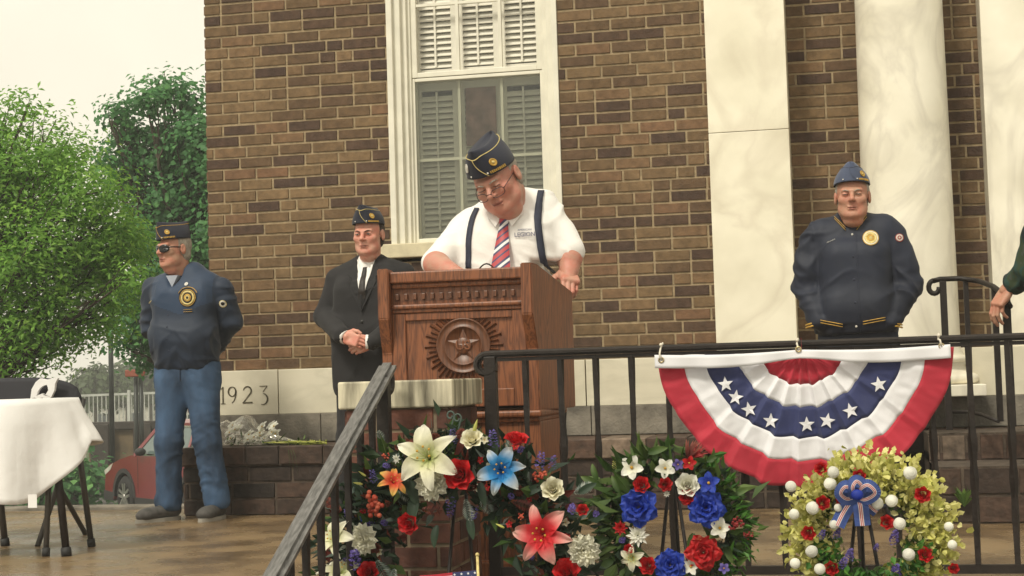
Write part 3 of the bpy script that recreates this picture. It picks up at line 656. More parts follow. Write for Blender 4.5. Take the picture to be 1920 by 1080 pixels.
# scroll at the left end curls forward and down
sc_pts = []
cxs, czs = rp(915, 685).x, rp(915, 685).z
for i in range(15):
    a = R(90 + i * 17); r = (zr - czs) * (1 - .028 * i); sc_pts.append((cxs + r * 1.15 * math.cos(a) , YRL, czs + r * math.sin(a)))
handrail(tr, sc_pts[::-1] + [(xn + .02, YRL, zr), (XR1, YRL, zr)])
tr.build('top_rail', MAT['iron'], fr)
MB().box((xn, YRL - .012, ZB - .014), (XR1, YRL + .012, ZB + .014)).box((xn, YRL - .01, zr - .022), (XR1, YRL + .01, zr - .009)).build('bottom_rail', MAT['iron'], fr)
def baluster(x, y, z0, z1, th, parent, nm='baluster', knots=True):
    M = MB(); n = 40; pts = [(x, y, z0 + (z1 - z0) * i / n) for i in range(n + 1)]
    rs = [th * .62 * (1 + (.16 * math.sin(i * .9) * (1 if knots else 0) * math.exp(-((i / n - .5) / .28) ** 2))) for i in range(n + 1)]
    M.tube(pts, rs, 4, sm=False, twist=(.05 if knots else 0)); return M.build(nm, MAT['iron'], parent)
for k in range(1, int(6.0 / step)):
    x = xn + k * step
    big = k in (8 * 0 + 15,)
    baluster(x, YRL, ZB if not big else 0, zr - .01, .0205 if not big else .036, fr)
M = MB().box((xn - .021, YRL - .021, 0), (xn + .021, YRL + .021, zr - .004), bev=.003).box((xn - .05, YRL - .05, .001), (xn + .05, YRL + .05, .014), bev=.003); M.build('end_post', MAT['iron'], fr)
# ------------------------------------------------------------------ stair railing going down to the lower pavement
pt = rp(722, 692, -4.12)
_d = ray(512, 1078); _p = CAM + _d * ((pt.x - CAM.x) / _d.x); sdir = (_p - pt).normalized(); SL = sdir.z / sdir.y
MAT['alu'] = pm('worn_grey_rail', (.17, .165, .16), .38, metal=.55, var=.35, scale=25, stretch=(6, 1, 1))
sr = thing('stair_railing', 'grey topped handrail on dark balusters sloping down the front steps', 'railing', (pt.x, pt.y, -.75))
L = 1.75
handrail.side = Vector((1, 0, 0)); M = MB(); a = pt + Vector((0, .03, .012)); handrail(M, [a, a + sdir * L * .5, a + sdir * L], w=.058, h=.02); M.build('handrail', MAT['alu'], sr)
M = MB(); q = [(pt.x + .0, pt.y + .02 + .03 * math.sin(R(k * 24)), pt.z - .012 - .03 + .03 * math.cos(R(k * 24))) for k in range(12)]; M.tube(q, .017, 8); M.build('scroll', MAT['iron'], sr)
M = MB(); M.bar(pt + Vector((0, 0, -.012)), pt + sdir * L + Vector((0, 0, -.012)), .02, .012); M.bar(pt + Vector((0, 0, -.72)), pt + sdir * L + Vector((0, 0, -.72)), .02, .02); M.build('channel', MAT['iron'], sr)
M = MB(); M.box((pt.x - .02, pt.y - .045, -.02), (pt.x + .02, pt.y - .005, pt.z - .02), bev=.003); M.build('top_post', MAT['iron'], sr)
for k in range(1, 13):
    y = pt.y - .03 - .128 * k; zt = pt.z - .012 + (y - pt.y) * SL
    baluster(pt.x, y, zt - .70, zt, .02, sr)
# steps and the retaining wall of the patio
st = MB(); xs0, xs1 = pt.x - 1.6, pt.x + .02
for k in range(4): st.box((xs0 + .1, -3.99 - .3 * k, -.75), (pt.x + .02, -4.29 - .3 * k, -.15 * (k + 1)), bev=.01)
steps = struct(st.build('front_steps', MAT['gray_stone']))
# ------------------------------------------------------------------ brick pier with marble cap
YPF = at(845, 740, -4.02).y
cA, cB = at(633, 740, YPF), at(848, 740, YPF)
wP = cB.x - cA.x; dP = .44
zc0, zc1 = at(760, 765, YPF).z, at(760, 713, YPF).z
pr_ = thing('brick_pier', 'square brick pier with a stained marble cap in front of the podium', 'pier', (cB.x - wP / 2, YPF + dP / 2, -.75))
cpz = MB().box((cA.x, YPF, zc0), (cB.x, YPF + dP, zc1), bev=.006); cpz.build('cap', MAT['stained_marble'], pr_)
i_ = .022; b_ = MB(); bx0, bx1, by0 = cA.x + i_, cB.x - i_, YPF + i_; z0 = -.75; rows = int((zc0 - z0) / .0745); z0 = zc0 - rows * .0745
bricks(b_, (bx0, by0, z0), (1, 0, 0), (0, -1, 0), bx1 - bx0, rows, seed=31, hgt=.0745, ln=.2, mortar=.009, headers=0)
bricks(b_, (bx1, by0 + .002, z0), (0, 1, 0), (1, 0, 0), dP - 2 * i_, rows, seed=32, hgt=.0745, ln=.2, mortar=.009, headers=0, ph=1)
bricks(b_, (bx0, by0 + .002, z0), (0, 1, 0), (-1, 0, 0), dP - 2 * i_, rows, seed=33, hgt=.0745, ln=.2, mortar=.009, headers=0, ph=1)
b_.build('brickwork', MAT['red_brick'], pr_, tint=True); MB().box((bx0, by0, -.75), (bx1, YPF + dP - i_, zc0 - .001)).build('mortar_core', pm('pier_mortar', (.19, .145, .095), .9, var=.3, scale=18), pr_)
# ------------------------------------------------------------------ podium
def woodmat(name, c1, c2, rough=.48):
    m = bpy.data.materials.new(name); m.use_nodes = True; t = m.node_tree; N, L = t.nodes, t.links; b = N['Principled BSDF']
    tc = N.new('ShaderNodeTexCoord'); mp = N.new('ShaderNodeMapping'); mp.inputs['Scale'].default_value = (1, 1, .09); L.new(tc.outputs['Object'], mp.inputs[0])
    nz = N.new('ShaderNodeTexNoise'); nz.inputs['Scale'].default_value = 22; nz.inputs['Detail'].default_value = 3; nz.inputs['Distortion'].default_value = .6; L.new(mp.outputs[0], nz.inputs['Vector'])
    mm = N.new('ShaderNodeMath'); mm.operation = 'MULTIPLY'; mm.inputs[1].default_value = 9; L.new(nz.outputs[0], mm.inputs[0])
    fr_ = N.new('ShaderNodeMath'); fr_.operation = 'PINGPONG'; fr_.inputs[1].default_value = .5; L.new(mm.outputs[0], fr_.inputs[0])
    n2 = N.new('ShaderNodeTexNoise'); n2.inputs['Scale'].default_value = 260; n2.inputs['Detail'].default_value = 2; L.new(mp.outputs[0], n2.inputs['Vector'])
    ad = N.new('ShaderNodeMath'); ad.operation = 'MULTIPLY_ADD'; ad.inputs[1].default_value = .6; L.new(n2.outputs[0], ad.inputs[0]); L.new(fr_.outputs[0], ad.inputs[2])
    cr = N.new('ShaderNodeValToRGB'); cr.color_ramp.elements[0].position = .22; cr.color_ramp.elements[1].position = .72; cr.color_ramp.elements[0].color = (*c1, 1); cr.color_ramp.elements[1].color = (*c2, 1)
    L.new(ad.outputs[0], cr.inputs[0]); L.new(cr.outputs[0], b.inputs['Base Color']); b.inputs['Roughness'].default_value = rough
    bp = N.new('ShaderNodeBump'); bp.inputs['Strength'].default_value = .15; bp.inputs['Distance'].default_value = .003; L.new(n2.outputs[0], bp.inputs['Height']); L.new(bp.outputs[0], b.inputs['Normal']); return m
MAT['wood'] = woodmat('cherry_oak', (.085, .027, .011), (.235, .080, .030))
MAT['wood_dark'] = woodmat('dark_carved_wood', (.07, .026, .012), (.15, .054, .023), .4)
YP = -3.30
pA, pB = at(722, 600, YP), at(992, 600, YP)            # front width at the inner body
px0, px1 = at(706, 520, YP - .05).x, at(1000, 520, YP - .05).x
zt = at(990, 492, YP - .05).z; zs = at(985, 588, YP - .05).z; zbx = at(1003, 770, YP).z
DPD = .50; fl = .05
pod = thing('podium', 'tall carved reddish wood podium with a round emblem on its front', 'podium', ((px0 + px1) / 2, YP + DPD / 2, 0))
ztb = zt - .135                                          # top falls towards the reader
zbk = at(1078, 546, YP + DPD).z
def sideboard(x, sg, nm):
    # profile in (y,z): nose at the top front, tapering back to the body
    prof = [(YP - .055, zt), (YP - .055, zs), (YP, zs - .13), (YP, zbx), (YP + DPD, zbx), (YP + DPD, zbk), (YP + .03, zt - .002)]
    M = MB(); th = .042; n = len(prof); v = []
    for k in (0, 1):
        for y, z in prof:
            off = fl * (y - YP) / DPD * sg if sg > 0 else -fl * .6 * (y - YP) / DPD
            v.append((x + off + (-sg * th if k else 0), y, z))
    fs = [list(range(n)), list(range(n, 2 * n))[::-1]] + [(i, i + n, (i + 1) % n + n, (i + 1) % n) for i in range(n)]
    M.add(v, fs)
    bm_ = bmesh.new(); me_ = bpy.data.meshes.new('t'); me_.from_pydata(M.v, [], M.f); bm_.from_mesh(me_); bmesh.ops.recalc_face_normals(bm_, faces=bm_.faces); bmesh.ops.bevel(bm_, geom=bm_.edges[:], offset=.004, segments=2, affect='EDGES')
    M2 = MB(); M2.bm(bm_); return M2.build(nm, MAT['wood'], pod)
sideboard(px0, -1, 'side_panel'); sideboard(px1, 1, 'side_panel')
xa, xb = px0 + .043, px1 - .043; YF = YP + .004
f = MB()
f.box((xa, YF - .035, zt - .055), (xb, YF + .03, zt - .012), bev=.006)                 # crown board
f.box((xa, YF - .02, zt - .075), (xb, YF + .02, zt - .054), bev=.008); f.box((xa, YF, zt - .135), (xb, YF + .02, zt - .072))
f.box((xa, YF - .022, zt - .152), (xb, YF + .02, zt - .134), bev=.006); f.box((xa, YF - .012, zt - .166), (xb, YF + .02, zt - .151), bev=.004)
f.build('crown_moulding', MAT['wood'], pod)
dn = MB().box((xa + .01, YF - .002, zt - .121), (xb - .01, YF + .001, zt - .09)); k = xa + .015
while k < xb - .03: dn.box((k, YF - .014, zt - .117), (k + .014, YF + .002, zt - .094), bev=.002); k += .034
dn.build('dentil_row', MAT['wood_dark'], pod)
zpt = zt - .167; s1 = MB(); sw = .05
s1.box((xa, YF - .006, zbx + .02), (xa + sw, YF + .02, zpt), bev=.003); s1.box((xb - sw, YF - .006, zbx + .02), (xb, YF + .02, zpt), bev=.003)
s1.box((xa + sw, YF - .0055, zpt - .028), (xb - sw, YF + .02, zpt), bev=.003); s1.box((xa + sw, YF - .0055, zbx + .02), (xb - sw, YF + .02, zbx + .085), bev=.003)
s1.build('front_frame', MAT['wood'], pod)
MB().box((xa + sw - .002, YF + .006, zbx + .08), (xb - sw + .002, YF + .018, zpt - .02)).build('front_panel', MAT['wood'], pod)
MB().box((px0 - .012, YP - .03, zbx - .022), (px1 + .012, YP + DPD + .02, zbx + .003), bev=.008).box((px0, YP - .015, zbx - .04), (px1, YP + DPD, zbx - .021), bev=.006).build('waist_moulding', MAT['wood'], pod)
lo = MB(); lx0, lx1 = px0 + .01, px1 - .0
lo.box((lx0, YP + .012, .06), (lx1, YP + DPD - .02, zbx - .039), bev=.004)
for a_, b_2 in ((lx0, lx0 + .07), (lx1 - .07, lx1)): lo.box((a_, YP, .06), (b_2, YP + .02, zbx - .04), bev=.003)
lo.box((lx0 + .07, YP + .001, zbx - .10), (lx1 - .07, YP + .02, zbx - .04), bev=.003)
k = lx0 + .075
while k < lx1 - .08: lo.box((k, YP + .006, .06), (k + .046, YP + .02, zbx - .1), bev=.003); k += .048
lo.build('pedestal', MAT['wood'], pod)
MB().box((lx0 - .03, YP - .03, .001), (lx1 + .03, YP + DPD, .065), bev=.01).build('plinth', MAT['wood'], pod)
dt = MB(); dt.add([(xa, YP + .02, zt - .03), (xb, YP + .02, zt - .03), (xb + fl, YP + DPD, zbk - .03), (xa - fl * .6, YP + DPD, zbk - .03), (xa, YP + .02, zt - .05), (xb, YP + .02, zt - .05), (xb + fl, YP + DPD, zbk - .05), (xa - fl * .6, YP + DPD, zbk - .05)], [(0, 1, 2, 3), (7, 6, 5, 4), (0, 4, 5, 1), (1, 5, 6, 2), (2, 6, 7, 3), (3, 7, 4, 0)])
dt.build('reading_desk', MAT['wood'], pod)
# carved emblem
ec = at(869, 648, YF); er = .149
em = MB(); ey = YF + .006; U_, V_ = Vector((1, 0, 0)), Vector((0, 0, 1)); Nf = Vector((0, -1, 0))
for k in range(44):
    a = 2 * PI * k / 44; ro = er * (1 if k % 2 == 0 else .9); u = U_ * math.cos(a) + V_ * math.sin(a); w_ = -U_ * math.sin(a) + V_ * math.cos(a)
    c = Vector((ec.x, ey, ec.z)); ri = er * .66; h1 = .0058; h2 = .0085
    M_ = [c + u * ri - w_ * h1, c + u * ro - w_ * h2, c + u * ro + w_ * h2, c + u * ri + w_ * h1]
    T_ = [p + Nf * .009 for p in (c + u * ri, c + u * ro)]
    em.add([M_[0], M_[1], M_[2], M_[3], T_[0] + Nf * .003, T_[1]], [(0, 1, 5, 4), (3, 4, 5, 2), (1, 2, 5), (0, 4, 3)])
Mx = Matrix.Rotation(R(90), 3, 'X'); q = er
em.lathe([(0, -.0), (q * .70, .0), (q * .70, .008), (q * .68, .013), (q * .655, .013), (q * .64, .009), (q * .5, .009), (q * .485, .013), (q * .46, .013), (q * .445, .006), (0, .006)], (ec.x, ey, ec.z), 48, M=Mx)
emb = em.build('emblem', MAT['wood_dark'], pod)
sm = MB(); pts = []
for k in range(10): a = R(90 + 36 * k); r = q * (.43 if k % 2 == 0 else .19); pts.append((ec.x + r * math.cos(a), ec.z + r * math.sin(a)))
c3 = (ec.x, ey - .016, ec.z); v = [c3] + [(p[0], ey - .007, p[1]) for p in pts]; sm.add(v, [(0, 1 + (k + 1) % 10, 1 + k) for k in range(10)])
sm.lathe([(0, .013), (q * .19, .013), (q * .21, .010), (q * .21, .004)], (ec.x, ey, ec.z), 32, M=Mx)
sm.build('star', MAT['wood_dark'], emb)
def text_obj(name, s, loc, size, mat, parent, rot=(R(90), 0, 0), depth=.002, align='CENTER', Mw=None):
    cu = bpy.data.curves.new(name, 'FONT'); cu.body = s; cu.size = size; cu.align_x = align; cu.align_y = 'CENTER'; cu.extrude = depth; cu.resolution_u = 3
    tmp = bpy.data.objects.new(name + '_tmp', cu); link(tmp); dg_ = bpy.context.evaluated_depsgraph_get(); me = bpy.data.meshes.new_from_object(tmp.evaluated_get(dg_))
    bpy.data.objects.remove(tmp); me.materials.clear()
    X = Mw if Mw is not None else (Matrix.Translation(Vector(loc)) @ Matrix.Rotation(rot[2], 4, 'Z') @ Matrix.Rotation(rot[0], 4, 'X'))
    me.transform(X); me.name = name; return finish(me, name, mat, parent)
text_obj('lettering', 'US', (ec.x, ey - .014, ec.z), q * .32, MAT['wood'], emb, depth=.0025)
# microphone cable arch and papers on the reading desk
pm_ = MB(); a = at(905, 497, YP + .1); pts = [(a.x - .04 + .1 * i / 10, YP + .12, zt - .035 + .05 * math.sin(PI * i / 10)) for i in range(11)]
pm_.tube(pts, .003, 6); tag(pm_.build('cable_loop', MAT['iron']), 'thin dark cable arching up from the podium top', 'cable')
pp = MB(); k_ = (zbk - zt) / (DPD - .02)
for j in range(3):
    z_ = lambda y: zt - .027 + (y - YP - .02) * k_ + .002 * j; x_ = -.12 + .02 * j + (px0 + px1) / 2; y0 = YP + .1; y1 = YP + .38
    pp.add([(x_, y0, z_(y0)), (x_ + .22, y0 + .01 * j, z_(y0)), (x_ + .22, y1, z_(y1)), (x_, y1, z_(y1)), (x_, y0, z_(y0) - .001), (x_ + .22, y0 + .01 * j, z_(y0) - .001), (x_ + .22, y1, z_(y1) - .001), (x_, y1, z_(y1) - .001)], [(0, 1, 2, 3), (7, 6, 5, 4), (0, 4, 5, 1), (1, 5, 6, 2), (2, 6, 7, 3), (3, 7, 4, 0)])
tag(pp.build('speech_papers', pm('paper', (.8, .78, .7), .7, var=.02)), 'white sheets of paper lying on the podium top', 'papers')
# ------------------------------------------------------------------ railing of the portico steps
YQ = -.95
def q_(px, py, Y=YQ): return at(px, py, Y)
pq = thing('portico_railing', 'short curved black iron handrail beside the column, gripped by a hand', 'railing', (q_(1775, 805).x, YQ, .39))
M = MB(); scr = [q_(1757, 538) + Vector((.028 * math.cos(R(-60 - i * 22)) * (1 - .03 * i), 0, .036 * math.sin(R(-60 - i * 22)) * (1 - .03 * i))) for i in range(14)]
pth = [q_(1749, 527), q_(1762, 523.5), q_(1800, 522, YQ + .05), q_(1835, 527, YQ - .02), q_(1862, 537, YQ - .2), q_(1882, 552, YQ - .35), q_(1894, 575, YQ - .45)]
c = q_(1752, 539); scr = [c + Vector((.030 * (1 - .02 * i) * math.cos(R(75 + 24 * i)), 0, .036 * (1 - .02 * i) * math.sin(R(75 + 24 * i)))) for i in range(13)]
M.tube(scr[::-1] + pth, .0135, 8); M.build('handrail', MAT['iron'], pq)
for px_, pyt_, pxb, pyb, Y_, th in ((1763, 527, 1785, 806, YQ, .016), (1806, 524, 1826, 770, YQ + .05, .012), (1862, 538, 1878, 790, YQ - .2, .014), (1886, 560, 1898, 800, YQ - .4, .018)):
    a, b = at(px_, pyt_, Y_), at(pxb, pyb, Y_); M = MB(); x_ = (a.x + b.x) / 2; M.box((x_ - th, Y_ - th, max(b.z, .392)), (x_ + th, Y_ + th, a.z), bev=.002); M.build('baluster', MAT['iron'], pq)
M = MB(); M.tube([at(1785, 772, YQ), at(1815, 772, YQ), at(1840, 777, YQ - .1), at(1872, 790, YQ - .3)], .009, 6); M.build('lower_rail', MAT['iron'], pq)
stp = MB(); xq = at(1738, 800, -.9).x
old2 = lambda r, a, k: min(1, max(0, r.gauss(.55, .25)))
bk = MB().box((xq, -1.449, 0), (xq + 3.2, -.951, .2605)).box((xq, -.952, .255), (xq + 3.2, -.54, .30)); bricks(bk, (xq, -1.45, 0), (1, 0, 0), (0, -1, 0), 3.2, 2, seed=51, t_fn=old2, hgt=.13, ln=.24, mortar=.014); bricks(bk, (xq, -.95, .26), (1, 0, 0), (0, -1, 0), 3.2, 1, seed=52, t_fn=old2, hgt=.13, ln=.12, mortar=.012)
ps = thing('portico_steps', 'worn brick steps up to the portico at the right', 'steps', (xq, -1.3, 0)); bk.build('brickwork', MAT['old_brick'], ps, tint=True)
MB().box((xq, -1.45, 0), (xq + 3.2, -.96, .262)).box((xq, -.948, .0), (xq + 3.2, -.53, .395)).build('mortar_core', MAT['dark_mortar'], ps)
# ------------------------------------------------------------------ draped table and the chair behind it
MAT['linen'] = pm('white_linen', (.78, .77, .76), .8, var=.03, scale=5, sheen=.3, bump=.35, bscale=14)
MAT['chair_steel'] = pm('grey_steel', (.09, .085, .08), .4, metal=.5)
MAT['black_rubber'] = pm('black_rubber', (.015, .015, .015), .7)
MAT['black_cloth'] = pm('black_cloth', (.022, .022, .028), .8, var=.15, scale=5)
tc_ = atz(40, 1036, 0); tcx, tcy = tc_.x, tc_.y; TZ = .725 - (748 - 737) / 415; half = .265
rt = atz(125, 1043, 0)
tb = thing('folding_table', 'small folding table hidden under the white tablecloth, its dark legs showing', 'table', (tcx, tcy, 0))
MB().lathe([(0, TZ - .03), (half - .02, TZ - .03), (half - .02, TZ - .008), (0, TZ - .008)], (tcx, tcy, 0), 32).build('top', MAT['chair_steel'], tb)
def leg(parent, px, py, topx, topy, zt_, r=.014, fz=None, mat='iron'):
    a = atz(px, py, 0.0) ; M = MB(); b = Vector((topx, topy, zt_)); M.tube([a + (b - a) * .02, b], r, 8); l_ = M.build('leg', MAT[mat], parent)
    MB().tube([a, a + (b - a) * .055], r * 1.35, 8).build('rubber_foot', MAT['black_rubber'], l_)
for px_, py_, tx_, r_, m_ in ((125, 1043, 131, .017, 'iron'), (10, 1024, -8, .016, 'chair_steel'), (172, 1025, 146, .014, 'chair_steel'), (86, 1043, 138, .013, 'chair_steel')):
    f_ = atz(px_, py_, 0); tt_ = at(tx_, 758, f_.y); tt_.x = min(tt_.x, tcx + .19); leg(tb, px_, py_, tt_.x, tt_.y + (.10 if py_ > 1030 else -.05), TZ - .03, r_, mat=m_)
cl = MB(); nth, nr = 160, 26
def cloth(u, v):
    th = 2 * PI * u; rt_ = half
    if v < .35:
        r = rt_ * v / .35; return (tcx + r * math.cos(th), tcy + r * math.sin(th), TZ + .002 * math.sin(r * 30 + th))
    k = (v - .35) / .65
    fr_ = max(0, -math.sin(th + R(6))); rt2 = max(0, math.cos(th)) ** 6
    drop = .19 + .275 * fr_ ** .55 + .015 * math.sin(th * 5)
    fold = math.sin(th * 9 + 1.3 * math.sin(th * 3)) * .5 + .5 * math.sin(th * 5 + 2)
    r = rt_ + .010 * min(1, k * 5) + k * (.022 + .034 * fold) + k * .075 * rt2
    r += k * (.007 * noise.noise(Vector((math.cos(th) * 5, math.sin(th) * 5, k * 3))) + .004 * noise.noise(Vector((math.cos(th) * 14, math.sin(th) * 14, k * 2))) + .004 * (1 - min(1, abs(math.sin(th * 2 + .9)) * 14)))
    return (tcx + r * math.cos(th), tcy + r * math.sin(th), TZ - drop * k - .012 * (1 - math.exp(-k * 9)) + .008 * fold * k)
cl.grid(cloth, nth, nr); o = cl.build('tablecloth', MAT['linen'], weld=True); tag(o, 'plain white cloth draped over the small table at far left', 'tablecloth')
md = o.modifiers.new('thick', 'SOLIDIFY'); md.thickness = .0015; md.offset = 0
p = at(61, 940, tcy - half - .035); MB().box((p.x - .021, p.y - .001, p.z - .028), (p.x + .021, p.y + .001, p.z + .03)).build('care_label', MAT['linen'], o)
# chair
cc = dep(60, 760, 8.05); CY = cc.y
ch = thing('folding_chair', 'black covered folding chair with a white emblem on its back, behind the table', 'chair', (cc.x, CY - .2, 0))
ztop = dep(70, 707, 8.05).z; xr = dep(165, 760, 8.05).x; xl = 2 * dep(40, 760, 8.05).x - xr - .06; xm = (xr + xl) / 2; hw = (xr - xl) / 2 + .012
def backpt(u, v):
    t = -1 + 2 * u; e = (1 - abs(t) ** 3.2); z1 = ztop - (.10 * (1 - max(0, e) ** .5)); z0 = .46
    return (xm + hw * t * (1 - .03 * v), CY - .05 + .05 * t * t * 0 + .03 * v - .03 * (1 - t * t), z0 + (z1 - z0) * v)
b1 = MB(); b1.grid(backpt, 30, 14); o = b1.build('backrest', MAT['black_cloth'], ch); md = o.modifiers.new('thick', 'SOLIDIFY'); md.thickness = .03
MB().box((xm - hw, CY - .47, .42), (xm + hw, CY - .06, .47), bev=.02).build('seat', MAT['black_cloth'], ch)
for sx in (-1, 1):
    MB().tube([(xm + sx * hw, CY - .5, 0), (xm + sx * hw, CY - .05, .6), (xm + sx * hw * .98, CY - .0, ztop - .12)], .013, 8).build('leg', MAT['chair_steel'], ch)
    MB().tube([(xm + sx * (hw - .03), CY + .05, 0), (xm + sx * (hw - .03), CY - .4, .43)], .013, 8).build('leg', MAT['chair_steel'], ch)
# white wreath-like emblem: an irregular ring round a dark head shape
e = MB(); pc = at(84, 729, CY - .09); ox, oz = pc.x, pc.z; S = 1 / (FOC / 7.5)
out = [(-30, -19), (-27, 0), (-18, 14), (-8, 21), (6, 18), (18, 20), (30, 20), (24, 10), (22, -4), (15, -17), (4, -22), (-4, -17), (-12, -19), (-22, -17)]
inn = [(-17, -14), (-13, -4), (-8, 2), (-2, 6), (6, 8), (8, 3), (9, -3), (5, -9), (1, -13), (-4, -9), (-9, -11), (-13, -12), (-15, -13), (-16, -14)]
v = [(ox + a * S, CY - .098, oz + b * S) for a, b in out] + [(ox + a * S, CY - .098, oz + b * S) for a, b in inn] + [(ox + a * S, CY - .08, oz + b * S) for a, b in out] + [(ox + a * S, CY - .08, oz + b * S) for a, b in inn]; n = 14
e.add(v, [(i, (i + 1) % n, n + (i + 1) % n, n + i) for i in range(n)] + [(i, 2 * n + i, 2 * n + (i + 1) % n, (i + 1) % n) for i in range(n)] + [(n + i, n + (i + 1) % n, 3 * n + (i + 1) % n, 3 * n + i) for i in range(n)])
e.build('emblem', MAT['linen'], ch)
# ------------------------------------------------------------------ weeds at the foot of the ledge
wd_ = MB(); rnd = random.Random(2)
MAT['weed'] = leafmat('weed_leaf', [(0, (.05, .10, .02)), (1, (.14, .24, .05))])
c = at(1808, 951, -1.5)
for k in range(16):
    a = rnd.uniform(0, 2 * PI); h = rnd.uniform(.04, .1); r = rnd.uniform(.02, .06); tip = c + Vector((r * math.cos(a), r * math.sin(a) * .5, h)); n_ = Vector((-math.sin(a), math.cos(a), 0)) * .012
    md_ = c.lerp(tip, .55) + Vector((0, 0, .015)); wd_.add([c, md_ + n_, tip, md_ - n_], [(0, 1, 2, 3)], t=rnd.random())
tag(wd_.build('weed', MAT['weed'], tint=True), 'small green weed growing at the foot of the brick steps', 'weed')
# ------------------------------------------------------------------ smooth bodies: distance fields meshed by surface nets
def smin(a, b, k):
    h = np.clip(.5 + .5 * (b - a) / k, 0, 1); return b + (a - b) * h - k * h * (1 - h)
def smax(a, b, k): return -smin(-a, -b, k)
def s_ell(P, c, r, M=None):
    X, Y, Z = (P[i] - c[i] for i in range(3))
    if M is not None: X, Y, Z = (M[0][i] * X + M[1][i] * Y + M[2][i] * Z for i in range(3))
    k0 = np.sqrt((X / r[0]) ** 2 + (Y / r[1]) ** 2 + (Z / r[2]) ** 2) + 1e-9
    k1 = np.sqrt((X / r[0] ** 2) ** 2 + (Y / r[1] ** 2) ** 2 + (Z / r[2] ** 2) ** 2) + 1e-9
    return k0 * (k0 - 1) / k1
def s_cap(P, a, b, ra, rb, sq=1.0):
    # tapered limb; sq < 1 flattens it front to back
    d = [b[i] - a[i] for i in range(3)]; X = [P[i] - a[i] for i in range(3)]
    X[1] = X[1] / sq; d = [d[0], d[1] / sq, d[2]]
    L = d[0] ** 2 + d[1] ** 2 + d[2] ** 2
    t = np.clip((X[0] * d[0] + X[1] * d[1] + X[2] * d[2]) / L, 0, 1)
    q = np.sqrt((X[0] - d[0] * t) ** 2 + (X[1] - d[1] * t) ** 2 + (X[2] - d[2] * t) ** 2)
    return (q - (ra + (rb - ra) * t)) * min(1, sq * 1.0)
def s_box(P, c, h, r=0.01, M=None):
    X, Y, Z = (P[i] - c[i] for i in range(3))
    if M is not None: X, Y, Z = (M[0][i] * X + M[1][i] * Y + M[2][i] * Z for i in range(3))
    qx, qy, qz = abs(X) - h[0] + r, abs(Y) - h[1] + r, abs(Z) - h[2] + r
    return np.sqrt(np.maximum(qx, 0) ** 2 + np.maximum(qy, 0) ** 2 + np.maximum(qz, 0) ** 2) + np.minimum(np.maximum(qx, np.maximum(qy, qz)), 0) - r
def field(P, prims, k=.02):
    F = None
    for p in prims:
        t = p[0]; kk = k
        if isinstance(p[-1], dict): kk = p[-1].get('k', k); p = p[:-1]
        if t in 'cC': d = s_cap(P, *p[1:])
        elif t in 'eE': d = s_ell(P, *p[1:])
        else: d = s_box(P, *p[1:])
        if t.isupper() or F is None: F = d if F is None else smin(F, d, kk)
        elif t in 'xyz': pass
        else: F = smax(F, -d, kk)        # lower case: carve away
    return F
def nets(f, lo, hi, h):
    n = [int(math.ceil((hi[i] - lo[i]) / h)) + 1 for i in range(3)]
    ax = [(lo[i] + h * np.arange(n[i])).astype(np.float32) for i in range(3)]
    P = np.meshgrid(*ax, indexing='ij', sparse=True)
    F = np.asarray(f(P), dtype=np.float32); F = np.broadcast_to(F, n).copy()
    F[[0, -1]] = np.maximum(F[[0, -1]], 1e-4); F[:, [0, -1]] = np.maximum(F[:, [0, -1]], 1e-4); F[:, :, [0, -1]] = np.maximum(F[:, :, [0, -1]], 1e-4)
    I = F < 0
    m = [n[0] - 1, n[1] - 1, n[2] - 1]
    sm = np.zeros(m + [3], np.float32); ct = np.zeros(m, np.float32)
    for a in range(3):
        s0 = [slice(None)] * 3; s1 = [slice(None)] * 3; s0[a] = slice(0, -1); s1[a] = slice(1, None)
        F0, F1 = F[tuple(s0)], F[tuple(s1)]; X = (I[tuple(s0)] != I[tuple(s1)])
        t = np.where(X, F0 / np.where(X, F0 - F1, 1), 0)
        o = [b for b in range(3) if b != a]
        for u in (0, 1):
            for v in (0, 1):
                sl_ = [slice(None)] * 3
                for ax_i, off in ((o[0], u), (o[1], v)): sl_[ax_i] = slice(off, off + m[ax_i])
                xx, tt = X[tuple(sl_)], t[tuple(sl_)]
                ct += xx; sm[..., a] += tt * xx; sm[..., o[0]] += u * xx; sm[..., o[1]] += v * xx
    act = ct > 0; idx = np.full(m, -1, np.int64); idx[act] = np.arange(act.sum())
    ijk = np.argwhere(act); V = (sm[act] / ct[act][:, None] + ijk) * h + np.array(lo, np.float32)
    Q = []
    for a in range(3):
        o = [(a + 1) % 3, (a + 2) % 3]
        s0 = [slice(None)] * 3; s1 = [slice(None)] * 3; s0[a] = slice(0, -1); s1[a] = slice(1, None)
        A, B = I[tuple(s0)], I[tuple(s1)]; E = np.argwhere(A != B); E = E[(E[:, o[0]] > 0) & (E[:, o[1]] > 0) & (E[:, o[0]] < n[o[0]] - 1) & (E[:, o[1]] < n[o[1]] - 1)]
        if not len(E): continue
        ins = A[tuple(E.T)]; q = []
        for du, dv in ((-1, -1), (0, -1), (0, 0), (-1, 0)):
            e = E.copy(); e[:, o[0]] += du; e[:, o[1]] += dv; q.append(idx[tuple(e.T)])
        q = np.stack(q, 1); q[~ins] = q[~ins][:, ::-1]; Q.append(q)
    return V, np.concatenate(Q)
def rel(V, Q, it=2, lam=.5):
    n = len(V)
    for _ in range(it):
        S = np.zeros_like(V); c = np.zeros(n)
        for i in range(4):
            for j in ((i + 1) % 4, (i + 3) % 4): np.add.at(S, Q[:, i], V[Q[:, j]]); np.add.at(c, Q[:, i], 1)
        V = V + (S / np.maximum(c, 1)[:, None] - V) * lam
    return V
